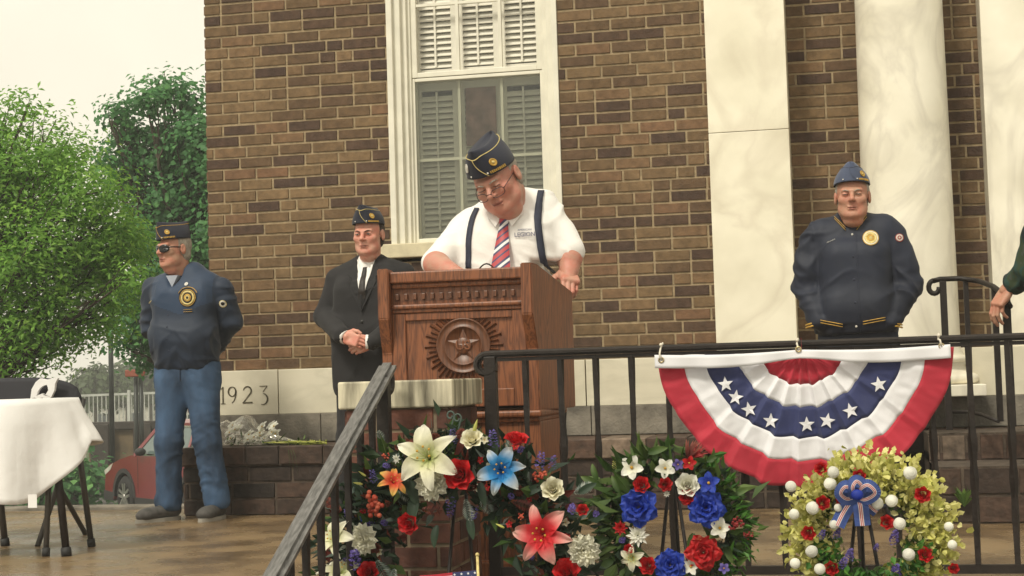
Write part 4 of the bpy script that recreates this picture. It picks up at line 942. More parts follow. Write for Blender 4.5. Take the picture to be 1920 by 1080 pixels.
def vnorm(V, Q):
    fn = np.cross(V[Q[:, 2]] - V[Q[:, 0]], V[Q[:, 3]] - V[Q[:, 1]]); N = np.zeros_like(V)
    for i in range(4): np.add.at(N, Q[:, i], fn)
    return N / (np.linalg.norm(N, axis=1)[:, None] + 1e-12)
def wrinkle(V, N, amp, sc_=(9, 9, 14), seed=0, ridge=True, wfn=None):
    # drapery: long soft folds that fan out from the armpits, plus short cross folds, both warped
    out = V.copy(); cx = float(V[:, 0].mean())
    for i in range(len(V)):
        x, y, z = V[i]; s = 1 if x > cx else -1; u = x * s
        w = noise.noise(Vector((x * 5 + seed, y * 5, z * 5))) * .05
        a = (u * .80 + z * .60) + w; b = (-u * .60 + z * .80)
        n1 = noise.noise(Vector((a * sc_[0] * 3.4 + seed, b * sc_[0] * .8, y * 5)))
        n2 = noise.noise(Vector((x * sc_[1] * .9, y * sc_[1] * .9 + seed, (z + w * 1.5) * sc_[2] * 3.2)))
        m1 = .5 + noise.noise(Vector((x * 4, y * 4 + 9, z * 4 + seed))); m2 = .5 + noise.noise(Vector((x * 5 + 4, y * 5, z * 6 + seed)))
        d = (max(0, 1 - abs(n1) * 2.8) ** 1.2 - .35) * max(0, m1) + (max(0, 1 - abs(n2) * 2.6) ** 1.2 - .35) * max(0, m2)
        d += .5 * noise.noise(Vector((x * 6 + seed, y * 6, z * 6)))
        k = amp * (wfn(V[i]) if wfn else 1)
        out[i] += N[i] * d * k
    return out
def sdf_part(name, prims, mat, parent, h=.006, k=.02, pad=.03, M=None, wr=0, wsc=(9, 9, 14), wfn=None, seed=0, it=1, post=None, cut=None, ret=False, faces=None):
    pts = []
    for p in prims:
        if p[0] in 'CB' or p[0] == 'E':
            if p[0] == 'C': pts += [(p[1], p[3]), (p[2], p[4])]
            elif p[0] == 'E': pts.append((p[1], max(p[2])))
            else: pts.append((p[1], max(p[2]) * 1.25))
    lo = [min(c[i] - r for c, r in pts) - pad for i in range(3)]; hi = [max(c[i] + r for c, r in pts) + pad for i in range(3)]
    def f(P):
        F = field(P, prims, k)
        if post: F = post(P, F)
        return F
    V, Q = nets(f, lo, hi, h)
    V = rel(V.astype(np.float64), Q, it)
    if wr: V = wrinkle(V, vnorm(V, Q), wr, wsc, seed, wfn=wfn)
    if cut is not None:
        ctr = V[Q].mean(1); keep = np.array([cut(c) for c in ctr]); Q = Q[keep]
    if M is not None:
        Mn = np.array(M); V = V @ Mn[:3, :3].T + Mn[:3, 3]
    if ret: return V, Q
    return np_obj(name, V, Q, mat, parent, faces)
def np_obj(name, V, Q, mat, parent, faces=None):
    me = bpy.data.meshes.new(name); n = len(Q)
    me.vertices.add(len(V)); me.vertices.foreach_set('co', V.astype(np.float32).ravel())
    me.loops.add(4 * n); me.loops.foreach_set('vertex_index', Q.astype(np.int32).ravel()); me.polygons.add(n)
    me.polygons.foreach_set('loop_start', np.arange(0, 4 * n, 4, dtype=np.int32)); me.polygons.foreach_set('loop_total', np.full(n, 4, dtype=np.int32)); me.update(calc_edges=True)
    return finish(me, name, mat, parent, faces, [True] * n)
def joinVQ(parts):
    Vs, Qs, off = [], [], 0
    for V, Q in parts: Vs.append(V); Qs.append(Q + off); off += len(V)
    return np.concatenate(Vs), np.concatenate(Qs)
# ---- head, in its own frame (face towards -y, centre between the ears)
def head_prims(fat=0., neck=(0, .045, -.20), nr=.056, mouth='shut', brow=0., squint=0.):
    f = fat
    P = [('E', (0, .018, .028), (.074 + .004 * f, .094, .088)), ('E', (0, -.02, -.038), (.060 + .010 * f, .068, .074)),
         ('E', (0, -.008, -.052), (.052 + .014 * f, .055, .046)),
         ('E', (0, -.066, -.092), (.024 + .010 * f, .022, .019)), ('C', (-.026, -.056, -.086), (.026, -.056, -.086), .018 + .005 * f, .018 + .005 * f),
         ('E', (-.038, -.058, -.018), (.026 + .004 * f, .025, .024)), ('E', (.038, -.058, -.018), (.026 + .004 * f, .025, .024)),
         ('C', (-.040, -.072, .026 - brow), (-.010, -.083, .022 - brow), .0105, .0115), ('C', (.040, -.072, .026 - brow), (.010, -.083, .022 - brow), .0105, .0115),
         ('C', (0, .03, -.07), neck, nr, nr + .006)]
    if f > 0: P += [('E', (-.038, -.03, -.068), (.016 * f + .020, .036, .034)), ('E', (.038, -.03, -.068), (.016 * f + .020, .036, .034)), ('E', (0, -.022, -.118), (.042 + .010 * f, .045, .028 + .008 * f))]
    s = {'k': .010}
    P += [('e', (-.031, -.100, .005), (.0175, .0185, .0125), s), ('e', (.031, -.100, .005), (.0175, .0185, .0125), s)]
    t = {'k': .005}
    P += [('E', (-.031, -.0745, .004), (.0150, .0145, .0125), t), ('E', (.031, -.0745, .004), (.0150, .0145, .0125), t)]
    n = {'k': .009}
    P += [('C', (0, -.083, .014), (0, -.108, -.020), .0075, .0125, n), ('E', (-.0125, -.098, -.0245), (.0085, .011, .0075), {'k': .006}), ('E', (.0125, -.098, -.0245), (.0085, .011, .0075), {'k': .006})]
    P += [('c', (-.006, -.104, -.035), (-.006, -.10, -.028), .003, .002, {'k': .003}), ('c', (.006, -.104, -.035), (.006, -.10, -.028), .003, .002, {'k': .003})]
    # naso-labial folds, lips
    for sx in (-1, 1): P.append(('c', (sx * .020, -.096, -.030), (sx * .033, -.083, -.056), .0030, .0022, {'k': .008}))
    P += [('C', (-.017, -.083, -.0545), (.017, -.083, -.0545), .0058, .0058, {'k': .006}), ('C', (0, -.088, -.052), (0, -.088, -.0525), .0062, .0062, {'k': .006}), ('C', (-.014, -.082, -.0655), (.014, -.082, -.0655), .0068, .0068, {'k': .006})]
    mg = .0030 if mouth == 'open' else .0016
    P += [('c', (-.023, -.086, -.0605), (.023, -.086, -.0605), mg, mg, {'k': .003}), ('c', (0, -.0955, -.0603), (0, -.093, -.0603), mg, mg, {'k': .003})]
    for sx in (-1, 1):
        P += [('E', (sx * (.077 + .006 * f), .012, -.004), (.009, .019, .031), {'k': .006}), ('e', (sx * (.086 + .006 * f), .006, .002), (.0055, .011, .018), {'k': .004})]
    return P
def fingers_prims(curls, spread=.0, thumb=None, scale=1.0):
    # hand frame: wrist at 0, fingers along +y, thumb side +x, back of the hand +z
    P = [('B', (0, .048, 0), (.040, .048, .0135), .012), ('E', (.022, .03, -.006), (.020, .032, .017)), ('E', (-.024, .04, -.004), (.018, .04, .016)), ('C', (0, -.035, 0), (0, .01, 0), .026, .026, .72)]
    base = [(.030, .088), (.0105, .094), (-.0095, .09), (-.028, .08)]; lens = [(.042, .026, .021), (.046, .030, .022), (.043, .028, .022), (.033, .021, .019)]
    for i in range(4):
        x, y = base[i]; p = Vector((x, y - .01, 0)); a = 0; r = .0098 if i < 3 else .0086; sp = spread * (1.5 - i)
        for j in range(3):
            a += R(curls[i][j]); d = Vector((math.sin(sp), math.cos(a) * math.cos(sp), -math.sin(a))); q = p + d * (lens[i][j] + (.01 if j == 0 else 0))
            P.append(('C', tuple(p), tuple(q), r, r * .93, {'k': .0035})); p = q; r *= .93
    th = thumb or [(.034, .018, -.006), (.058, .045, -.014), (.066, .072, -.022), (.066, .094, -.028)]
    for j in range(3): P.append(('C', th[j], th[j + 1], (.0150, .0120, .0108)[j], (.0122, .0110, .0090)[j], {'k': .007 if j == 0 else .004}))
    return P
def frame_m(o, y, z):     # matrix with given y axis and approximate z axis
    y = Vector(y).normalized(); z = Vector(z); z = (z - y * z.dot(y)).normalized(); x = y.cross(z)
    return Matrix(((x.x, y.x, z.x, o[0]), (x.y, y.y, z.y, o[1]), (x.z, y.z, z.z, o[2]), (0, 0, 0, 1)))
def hand_part(o, y, z, curls, left=False, h=.0026, size=1.0, **kw):
    P = fingers_prims(curls, **kw); M = frame_m(o, y, z) @ Matrix.Scale(size, 4)
    if left: M = M @ Matrix.Diagonal((-1, 1, 1, 1))
    V, Q = sdf_part('hand', P, None, None, h=h, k=.012, pad=.01, M=M, ret=True)
    if left: Q = Q[:, ::-1]
    return V, Q
# ------------------------------------------------------------------ people
def skinmat(name, c, red=.25):
    m = pm(name, c, .5, var=.0, scale=20, bump=.22, bscale=130, sss=.08, col2=(c[0] * 1.04, c[1] * (1 - red), c[2] * (1 - red)), spec=.45); return m
MAT['skin_ruddy'] = skinmat('ruddy_skin', (.49, .275, .20), .28)
MAT['skin_tan'] = skinmat('tanned_skin', (.46, .26, .175), .24)
MAT['skin_pale'] = skinmat('fair_skin', (.58, .32, .235), .28)
MAT['lip'] = pm('lip', (.36, .13, .10), .4)
MAT['eye_white'] = pm('eye_white', (.42, .36, .32), .2); MAT['iris'] = pm('iris', (.03, .03, .03), .1)
MAT['grey_hair'] = pm('grey_hair', (.34, .30, .25), .8, var=.3, scale=60, stretch=(3, 3, .6), bump=.4, bscale=120)
MAT['dark_hair'] = pm('dark_hair', (.035, .022, .016), .7, var=.3, scale=60, bump=.4, bscale=120)
MAT['navy_cap'] = pm('navy_cap_cloth', (.012, .014, .028), .85, var=.15, sheen=.1)
MAT['blue_cap'] = pm('blue_cap_cloth', (.065, .085, .15), .8, var=.15, sheen=.2)
MAT['gold'] = pm('gold_thread', (.50, .30, .05), .5, var=.25, scale=90, bump=.3, bscale=300)
MAT['gold_pale'] = pm('pale_gold', (.62, .5, .2), .5, var=.2, scale=90)
MAT['silver'] = pm('silver_thread', (.6, .58, .52), .5, var=.2, scale=90)
MAT['white_thread'] = pm('white_thread', (.75, .73, .68), .6)
MAT['red_thread'] = pm('red_thread', (.35, .04, .03), .6)
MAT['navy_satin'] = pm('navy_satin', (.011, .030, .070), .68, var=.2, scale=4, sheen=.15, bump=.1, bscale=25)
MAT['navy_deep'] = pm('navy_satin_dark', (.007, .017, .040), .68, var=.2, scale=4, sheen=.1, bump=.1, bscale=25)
MAT['navy_wool'] = pm('navy_satin_deep', (.0055, .0095, .025), .68, var=.2, scale=4, sheen=.04, bump=.1, bscale=25)
MAT['suit'] = pm('black_suit_cloth', (.0085, .0075, .009), .82, var=.15, sheen=.05, bump=.1, bscale=200)
MAT['shirt'] = pm('white_shirt_cotton', (.80, .775, .745), .75, var=.03, bump=.1, bscale=90, sheen=.2)
MAT['denim'] = pm('blue_denim', (.028, .058, .115), .85, var=.35, scale=7, bump=.9, bscale=16, col2=(.05, .10, .19), stretch=(1, 1, .5))
MAT['slacks'] = pm('dark_blue_slacks', (.022, .028, .05), .8, var=.15)
MAT['dark_slacks'] = pm('dark_slacks', (.012, .011, .012), .85)
MAT['shoe'] = pm('grey_shoe', (.07, .065, .06), .8, var=.3, scale=30); MAT['sole'] = pm('pale_sole', (.32, .3, .26), .7)
MAT['black_leather'] = pm('black_leather', (.012, .011, .01), .3)
MAT['navy_band'] = pm('navy_elastic', (.018, .022, .045), .7)
MAT['sunglass'] = pm('dark_lens', (.004, .004, .005), .15, coat=0)
MAT['specs_frame'] = pm('spectacle_frame', (.05, .02, .018), .3)
def T(x, y, z): return Matrix.Translation((x, y, z))
def headmat(c, yaw=0, pitch=0, roll=0):   # yaw>0 turns the face to image left, pitch>0 looks down, roll>0 tilts crown to image right
    return T(*c) @ Matrix.Rotation(R(-yaw), 4, 'Z') @ Matrix.Rotation(R(pitch), 4, 'X') @ Matrix.Rotation(R(roll), 4, 'Y')
def make_head(per, HM, skin, fat=0., hair='grey_hair', neck_w=None, nr=.056, mouth='shut', glasses=None, eyes=True, hairk=1.0, brow=0., S=1.0, brows='grey_hair', h=.0026, lid=0., smile=.001, neckless=0):
    HMs = HM @ Matrix.Scale(S, 4)
    nk = (0, .045, -.20)
    if neck_w is not None: nk = tuple(HMs.inverted() @ Vector(neck_w))
    V, Q = sdf_part('head', head_prims(fat, nk, nr, mouth, brow), None, None, h=h, k=.018, pad=.015, M=HMs, ret=True, it=1)
    tf = W[per.name].inverted()
    # eyes
    if eyes:
        for sx in (-1, 1):
            e = MB(); c = Vector((sx * .031, -.0775, .0035)); e.ell(c, (.0125, .0130, max(.0020, .0052 - lid)), 0, 14, 8)
            e.ell(c + Vector((0, -.0088, 0)), (.0052, .0050, max(.0018, .0048 - lid)), 1, 10, 6)
            e.tube([c + Vector((-.0135, -.0060, .0008)), c + Vector((-.006, -.0125, .0046 - lid * .7)), c + Vector((.006, -.0125, .0046 - lid * .7)), c + Vector((.0135, -.0060, .0008))], .0012, 6, 1)
            e.build('eye', [MAT['eye_white'], MAT['iris']], per, xf=HMs)
    for sx in (-1, 1):
        b = MB(); b.tube([(sx * .013, -.0945, .020 - brow), (sx * .028, -.0925, .026 - brow * .6), (sx * .044, -.080, .024)], [.0028, .0036, .0018], 8, flat=.8); b.build('eyebrow', MAT[brows], per, xf=HMs)
    l = MB(); l.tube([(-.0245, -.0815, -.0582 + smile), (-.015, -.0882, -.0572), (-.006, -.0932, -.0555), (0, -.0938, -.0565), (.006, -.0932, -.0555), (.015, -.0882, -.0572), (.0245, -.0815, -.0582 + smile)], [.0010, .0024, .0030, .0026, .0030, .0024, .0010], 8, flat=.8)
    l.tube([(-.0235, -.0810, -.0605 + smile), (-.012, -.0872, -.0648), (0, -.0895, -.0658), (.012, -.0872, -.0648), (.0235, -.0810, -.0605 + smile)], [.0010, .0030, .0036, .0030, .0010], 8, flat=.8); l.build('lips', MAT['lip'], per, xf=HMs)
    # hair: a shell at the back and sides
    f = fat
    HP = [('E', (0, .022, .030), (.0795 + .004 * f, .098, .092)), ('E', (0, .045, -.03), (.068 + .008 * f, .062, .055)), ('b', (0, -.115, -.02), (.13, .10, .14), .02, {'k': .01}), ('b', (0, -.02, -.09), (.2, .045, .055), .02, {'k': .01}), ('b', (0, -.1, .03), (.058, .1, .2), .01, {'k': .008})]
    for sx in (-1, 1): HP.append(('e', (sx * .085, .004, -.006), (.02, .022, .036), {'k': .004}))
    sdf_part('hair', HP, MAT[hair], per, h=.004, k=.012, M=HMs, wr=.0025 * hairk, wsc=(60, 60, 25))
    if glasses == 'dark':
        g = MB()
        for sx in (-1, 1):
            def lens_(u, v, sx=sx):
                a = 2 * PI * u; rr = v; x = .035 + .0300 * rr * math.copysign(abs(math.cos(a)) ** .8, math.cos(a)); z = .001 + .0225 * rr * math.copysign(abs(math.sin(a)) ** .8, math.sin(a)) - (.004 * math.sin(a) * 0); return (sx * x, -.1055 + (x ** 2) * 7, z)
            g.grid(lens_, 20, 4)
        g.tube([(-.01, -.106, .009), (.01, -.106, .009)], .0018, 6)
        for sx in (-1, 1): g.tube([(sx * .061, -.080, .008), (sx * .073, -.05, .009), (sx * .080, .01, .008), (sx * .08, .03, -.004)], .0022, 6)
        o = g.build('sunglasses', MAT['sunglass'], per, xf=HMs); md = o.modifiers.new('t', 'SOLIDIFY'); md.thickness = .0015
    if glasses == 'clear':
        g = MB(); rim = []
        for sx in (-1, 1):
            pts = []
            for i in range(25):
                a = 2 * PI * i / 24; x = .033 + .0235 * math.copysign(abs(math.cos(a)) ** .7, math.cos(a)); z = -.016 + .0155 * math.copysign(abs(math.sin(a)) ** .7, math.sin(a)); pts.append((sx * x, -.1130 + x * x * 6, z))
            g.tube(pts, .0016, 6, cap=False)
        g.tube([(-.0105, -.1125, -.012), (0, -.116, -.009), (.0105, -.1125, -.012)], .0016, 6)
        for sx in (-1, 1): g.tube([(sx * .0565, -.093, -.012), (sx * .070, -.06, -.002), (sx * .080, .0, .006), (sx * .081, .025, 0)], .0017, 6)
        g.build('spectacles', MAT['specs_frame'], per, xf=HMs)
    return V, Q, HMs
def make_cap(per, HMs, mat='navy_cap', piping='gold_pale', hgt=.100, wfr=1.0, tilt=(8, 0), zb=.052, badge=True, tall_front=0., kind='tent', side_badge=True, text=True):
    # folded service cap: crown rising to a front-to-back ridge, curtain wrapped round it with piped edge
    CM = HMs @ T(0, .008, zb) @ Matrix.Rotation(R(tilt[0]), 4, 'X') @ Matrix.Rotation(R(tilt[1]), 4, 'Y')
    a0, b0 = .0835 * wfr, .104 * wfr
    def crown(u, v, off=0, hh=None, full=1.0):
        th = 2 * PI * u; t = v; H_ = hh if hh is not None else hgt
        y = -math.cos(th); x = math.sin(th)
        wx = (a0 + off) * ((1 - t ** 2.3) * .52 + .48 - .06 * t); wy = (b0 + off) * (1 + .05 * t)
        # pointed bow and stern
        k = abs(x); px = math.copysign(k, x) * wx; py = y * wy
        z = t * H_ * (1 + .10 * abs(y) ** 2 * t) + .010 * (1 - t) * 0
        return Vector((px, py, z))
    c = MB(); c.grid(lambda u, v: crown(u, v), 56, 14)
    c.grid(lambda u, v: crown(u, 1) * 1.0 + Vector((-crown(u, 1).x * v, 0, -.012 * v)), 56, 2)
    cap = c.build('cap', MAT[mat], per, xf=CM, weld=True)
    ch = hgt * .80
    def edge(u):      # height of the curtain edge round the cap; dips at the front seam
        th = 2 * PI * u; f = math.cos(th / 2) ** 2 if False else (1 + math.cos(th)) / 2
        return ch * (.98 - .10 * math.exp(-((min(u, 1 - u)) / .05) ** 2) + .1 * ((1 - math.cos(th)) / 2)) / hgt
    f_ = MB(); f_.grid(lambda u, v: (lambda p: Vector((p.x, p.y, p.z)))(crown(u, v * edge(u), .0035)), 72, 10); cur = f_.build('curtain', MAT[mat], cap, xf=CM, weld=True)
    md = cur.modifiers.new('t', 'SOLIDIFY'); md.thickness = .002
    p = MB(); p.tube([crown(i / 90, edge(i / 90), .0045) for i in range(91)], .0016, 6, cap=False)
    p.tube([crown((-.02 + .075 * (1 - t) ** 1.6) % 1, edge((-.02 + .075 * (1 - t) ** 1.6) % 1) * t, .0052) for t in [i / 12 for i in range(13)]], .0014, 6)
    p.build('piping', MAT[piping], cap, xf=CM)
    def disc(u, t, r, mats, nm='badge', sq=1.0):
        o = crown(u, t, .006); e = .004; du = crown(u + e, t, .006) - crown(u - e, t, .006); dt = crown(u, t + .02, .006) - crown(u, t - .02, .006)
        n = du.cross(dt).normalized(); 
        if n.y > 0 and abs(n.y) > .3: n = -n
        X_, Y_ = du.normalized(), dt.normalized()
        Z_ = X_.cross(Y_); M4 = Matrix(((X_.x, Y_.x, Z_.x, o.x), (X_.y, Y_.y, Z_.y, o.y), (X_.z, Y_.z, Z_.z, o.z), (0, 0, 0, 1)))
        return M4
    if side_badge:
        M4 = disc(.115, .42, .014, None)
        b = MB(); b.lathe([(.0, .0022), (.006, .0022), (.0065, .0012), (.0105, .0012), (.0115, .0022), (.0145, .0020), (.0155, .0)], (0, 0, 0), 24, mi=0); b.lathe([(0, .0026), (.0055, .0026), (.006, .001)], (0, 0, 0), 16, mi=1)
        b.build('badge', [MAT['gold'], MAT['gold_pale']], cap, xf=CM @ M4)
        if text:
            b = MB(); rnd = random.Random(3)
            for i in range(9):
                M5 = disc(.072 + .0125 * i, .115, 0, None); q = M5 @ Vector((0, 0, 0)); hh = rnd.choice((.008, .009, .010)); X_ = M5.col[0].xyz; Y_ = M5.col[1].xyz; Z_ = M5.col[2].xyz
                b.bar(q - Y_ * hh / 2, q + Y_ * hh / 2, .0045, .0022, up=Z_)
                if i % 2: b.bar(q - X_ * .003, q + X_ * .003, .002, .0024, up=Z_)
            b.build('cap_embroidery', MAT['gold'], cap, xf=CM)
    if badge:
        M4 = disc(.93, .12, .01, None); b = MB(); b.ell((0, 0, .001), (.0035, .0035, .002)); b.build('pin', MAT['white_thread'], cap, xf=CM @ M4)
        M4 = disc(.052, .12, .01, None); b = MB(); b.ell((0, 0, .001), (.0035, .0035, .002)); b.build('pin', MAT['white_thread'], cap, xf=CM @ M4)
    return cap, CM, crown, disc
def surf_at(V, x, z, front=True):
    # front surface point of a mesh at local x, z
    d = (V[:, 0] - x) ** 2 + (V[:, 2] - z) ** 2; k = np.argsort(d)[:12]; i = k[np.argmin(V[k, 1])]; return float(V[i, 1])
def round_patch(per, V, x, z, rings, nm, z_ax=None, lift=.003, tilt=(0, 0)):
    # concentric embroidered patch laid on the cloth: [(radius, material)] outermost first
    mats = []; M = MB(); n = 32
    for i, (r, m) in enumerate(rings):
        if MAT[m] not in mats: mats.append(MAT[m])
        mi = mats.index(MAT[m]); ri = rings[i + 1][0] if i + 1 < len(rings) else 0
        vs = []
        for rr in (r, ri):
            for k in range(n):
                a = 2 * PI * k / n; X = x + rr * math.cos(a); Z = z + rr * math.sin(a); vs.append((X, surf_at(V, X, Z) - lift * .5 - .0003 * i, Z))
        M.add(vs, [(k, (k + 1) % n, n + (k + 1) % n, n + k) for k in range(n)], mi, True)
    # thickness
    o = M.build(nm, mats, per, xf=W[per.name]); md = o.modifiers.new('t', 'SOLIDIFY'); md.thickness = .001; md.offset = 0; return o
def ribbonline(per, V, pts, w, mat, nm, lift=.003, thick=.0015):
    M = MB(); P = [Vector((x, surf_at(V, x, z) - lift, z)) for x, z in pts]
    M.tube(P, w, 6, flat=.5); return M.build(nm, MAT[mat], per, xf=W[per.name])
def armfill(per, segs):
    return sdf_part('b', [('C', tuple(a), tuple(b), .030, .028) for a, b in segs], None, None, h=.009, ret=True, M=W[per.name])
def shoe(per, x, y, yaw, mat='shoe', sole='sole', L=.285):
    M = T(x, y, 0) @ Matrix.Rotation(R(yaw), 4, 'Z')
    P = [('E', (0, -.085, .045), (.047, .085, .038)), ('E', (0, .03, .058), (.040, .075, .052)), ('E', (0, -.13, .035), (.044, .05, .026)), ('b', (0, 0, -.03), (.2, .3, .045), .001, {'k': .004})]
    o = sdf_part('shoe', P, MAT[mat], per, h=.006, k=.03, M=W[per.name] @ M)
    S_ = MB(); pr = []
    for i in range(28):
        a = 2 * PI * i / 28; yy = -math.cos(a); xx = math.sin(a); w_ = .046 * (1 - .18 * max(0, -yy) * 0 - .16 * max(0, -(-yy))) ; pr.append((xx * (.049 if yy < 0 else .041), yy * (.155 if yy < 0 else .12) - .02 + (-.015 if yy < 0 else 0)))
    S_.prism(pr, (0, 0, .0), (1, 0, 0), (0, 1, 0), (0, 0, 1), .020); s_ = S_.build('sole', MAT[sole], o, xf=W[per.name] @ M)
    return o
def trousers(per, hip, fl, fr_, mat, waist=.17, depth=.74, crotch=.0, hipw=.085, knee_out=(0, 0), thigh=.098, kneer=.072, hemr=.078, zw=None, wr=.007, top=None):
    # hip centre, feet positions (x,y) left/right in the picture
    z = hip[2]; zw = zw or z + .12; P = [('C', (hip[0] - waist * .42, hip[1], zw), (hip[0] + waist * .42, hip[1], zw), waist * .62, waist * .62, depth), ('C', (hip[0] - hipw * .8, hip[1] + .01, z), (hip[0] + hipw * .8, hip[1] + .01, z), waist * .68, waist * .68, .86)]
    for (fx, fy), sx, ko in ((fl, -1, knee_out[0]), (fr_, 1, knee_out[1])):
        hx = hip[0] + sx * hipw; kx = (hx + fx) / 2 + ko; ky = (hip[1] + fy) / 2 - .025; kz = z * .53
        P += [('C', (hx, hip[1], z - .05), (kx, ky, kz), thigh, kneer), ('C', (kx, ky, kz), (fx, fy + .01, .10), kneer, hemr)]
    P.append(('b', (hip[0], hip[1], -.02), (1, 1, .075), .002, {'k': .006}))
    P.append(('b', (hip[0], hip[1], zw + .30), (1, 1, .20), .002, {'k': .006}))
    def wf(v):
        zz = v[2]; return .35 + .9 * math.exp(-((zz - .14) / .10) ** 2) + .55 * math.exp(-((zz - z * .53) / .12) ** 2) + .5 * math.exp(-((zz - z + .02) / .09) ** 2)
    return sdf_part('trousers', P, MAT[mat], per, h=.0085, k=.035, M=W[per.name], wr=wr, wsc=(5, 5, 7), wfn=wf, seed=hip[0] * 10 + 3, it=2)
LABELS = {}
def person(label, x, y, rz=0, group=None):
    return thing('person', label, 'person', (x, y, 0), rz, group)
# world->person local helper
def loc(per, p): return W[per.name].inverted() @ Vector(p)
# =========== man in jeans at the left
Y1 = -.72
b1_ = at(352, 965, Y1); mA = person('older man in sunglasses, navy jacket and blue jeans, hands behind his back', b1_.x, Y1)
o1 = lambda px, py, dy=0: loc(mA, at(px, py, Y1 + dy))
pfl, pfr = o1(310, 962, -.08), o1(402, 958, -.03)
wst = o1(348, 690); chin = o1(330, 505)
trm = trousers(mA, (wst.x, .02, .80), (pfl.x, -.04), (pfr.x, 0), 'denim', waist=.178, hipw=.088, thigh=.098, kneer=.073, hemr=.074, zw=.875, wr=.0095)
shoe(mA, pfl.x - .01, -.06, 32 * -1); shoe(mA, pfr.x, -.01, -4)
sh_l, sh_r = o1(282, 535), o1(415, 535); el_l, el_r = o1(272, 600), o1(425, 600)
ct = (sh_l.x + sh_r.x) / 2; zs1 = sh_l.z; zw1 = .90
JP = [('C', (ct - .105, .02, zs1 - .035), (ct + .105, .02, zs1 - .035), .105, .105, .88), ('B', ((ct + wst.x) / 2, .0, (zs1 + zw1) / 2 + .0), (.185, .112, (zs1 - zw1) / 2 + .02), .095),
      ('C', (wst.x - .075, -.03, zw1 + .12), (wst.x + .075, -.03, zw1 + .12), .110, .110, .98), ('C', (wst.x - .065, .01, zw1 + .01), (wst.x + .065, .01, zw1 + .01), .128, .128, .85),
      ('C', (ct - .02, .03, zs1 + .045), (ct + .03, .03, zs1 + .05), .078, .076)]
for S_, E_, sx in ((sh_l, el_l, -1), (sh_r, el_r, 1)):
    JP += [('C', (S_.x + sx * -.015, .03, S_.z - .03), (E_.x + sx * -.01, .08, 1.09), .073, .066, {'k': .012}), ('C', (E_.x - sx * .01, .08, 1.09), (ct + sx * .06, .20, .93), .064, .052, {'k': .02})]
neck1 = Vector((chin.x + .02, .035, zs1 + .03))
JP += [('c', (chin.x + .018, -.01, zs1 + .04), (chin.x + .02, .03, zs1 + .19), .052, .072, {'k': .008}), ('c', (chin.x + .012, -.16, zs1 - .065), (chin.x + .014, -.05, zs1 + .06), .006, .045, {'k': .012}), ('b', (wst.x, 0, zw1 - .24), (1, 1, .17), .002, {'k': .01})]
def wf1(v): return .55 + .8 * math.exp(-((v[2] - 1.0) / .12) ** 2) + .5 * (abs(v[0] - ct) > .15)
jV, jQ = sdf_part('jacket', JP, None, None, h=.0075, k=.045, ret=True, wr=.010, wsc=(4.5, 4.5, 4.2), wfn=wf1, seed=4, it=2)
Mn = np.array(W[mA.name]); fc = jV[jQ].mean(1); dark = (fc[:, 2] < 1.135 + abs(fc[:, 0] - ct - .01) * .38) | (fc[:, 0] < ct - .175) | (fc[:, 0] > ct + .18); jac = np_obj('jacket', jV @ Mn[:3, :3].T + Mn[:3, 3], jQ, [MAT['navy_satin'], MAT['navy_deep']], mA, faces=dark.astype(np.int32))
px_, pz_ = o1(367, 560).x, o1(367, 560).z
round_patch(jac, jV, px_, pz_, [(.052, 'iron'), (.047, 'gold'), (.043, 'iron'), (.040, 'gold_pale'), (.030, 'iron'), (.022, 'gold'), (.013, 'gold_pale'), (.007, 'iron')], 'emblem')
for r_, a0, a1 in ((.060, 25, 155),):
    ribbonline(jac, jV, [(px_ + r_ * math.cos(R(a)), pz_ + r_ * math.sin(R(a))) for a in range(a0, a1 + 1, 10)], .0035, 'gold', 'patch_border')
for dz in (.066, .078):
    ribbonline(jac, jV, [(px_ - .026 + .0065 * i, pz_ - dz + .002 * (i % 2)) for i in range(9)], .0026, 'gold', 'stitching')
p_ = o1(362, 534); round_patch(jac, jV, p_.x, p_.z, [(.010, 'white_thread'), (.004, 'silver')], 'pin_badge', lift=.005)
p_ = o1(293, 569); ribbonline(jac, jV, [(p_.x - .014 + .004 * i, p_.z - .004 + .006 * (i % 2) + .0015 * i) for i in range(8)], .0016, 'gold_pale', 'stitching')
for i in range(4): p_ = o1(330 + i, 592 + i * 22); round_patch(jac, jV, p_.x, p_.z, [(.0045, 'navy_band')], 'snap', lift=.000)
c_ = o1(421, 570); round_patch(jac, jV, c_.x, c_.z, [(.020, 'gold_pale'), (.017, 'silver'), (.010, 'iron')], 'arm_patch', lift=.001)
hc = o1(329, 470); HM = W[mA.name] @ headmat((hc.x, -.03, hc.z + .004), yaw=29, pitch=2, roll=-1)
V, Q, HMs = make_head(mA, HM, 'skin_tan', fat=.35, neck_w=W[mA.name] @ neck1, nr=.058, glasses='dark', eyes=False, S=.95, mouth='shut')
parts = [(V, Q)]
for sx in (-1, 1): parts.append(hand_part(W[mA.name] @ Vector((ct + sx * .04, .23, .93)), (-sx * 1, .1, -.5), (0, 1, 0), [(20, 30, 20)] * 4, left=sx < 0, h=.004))
parts.append(sdf_part('b', [('C', (ct - .09, .03, zs1 - .05), (ct + .09, .03, zs1 - .05), .07, .07), ('C', tuple(neck1 - Vector((0, 0, .09))), tuple(neck1 + Vector((0, 0, .02))), .062, .056)], None, None, h=.008, ret=True, M=W[mA.name]))
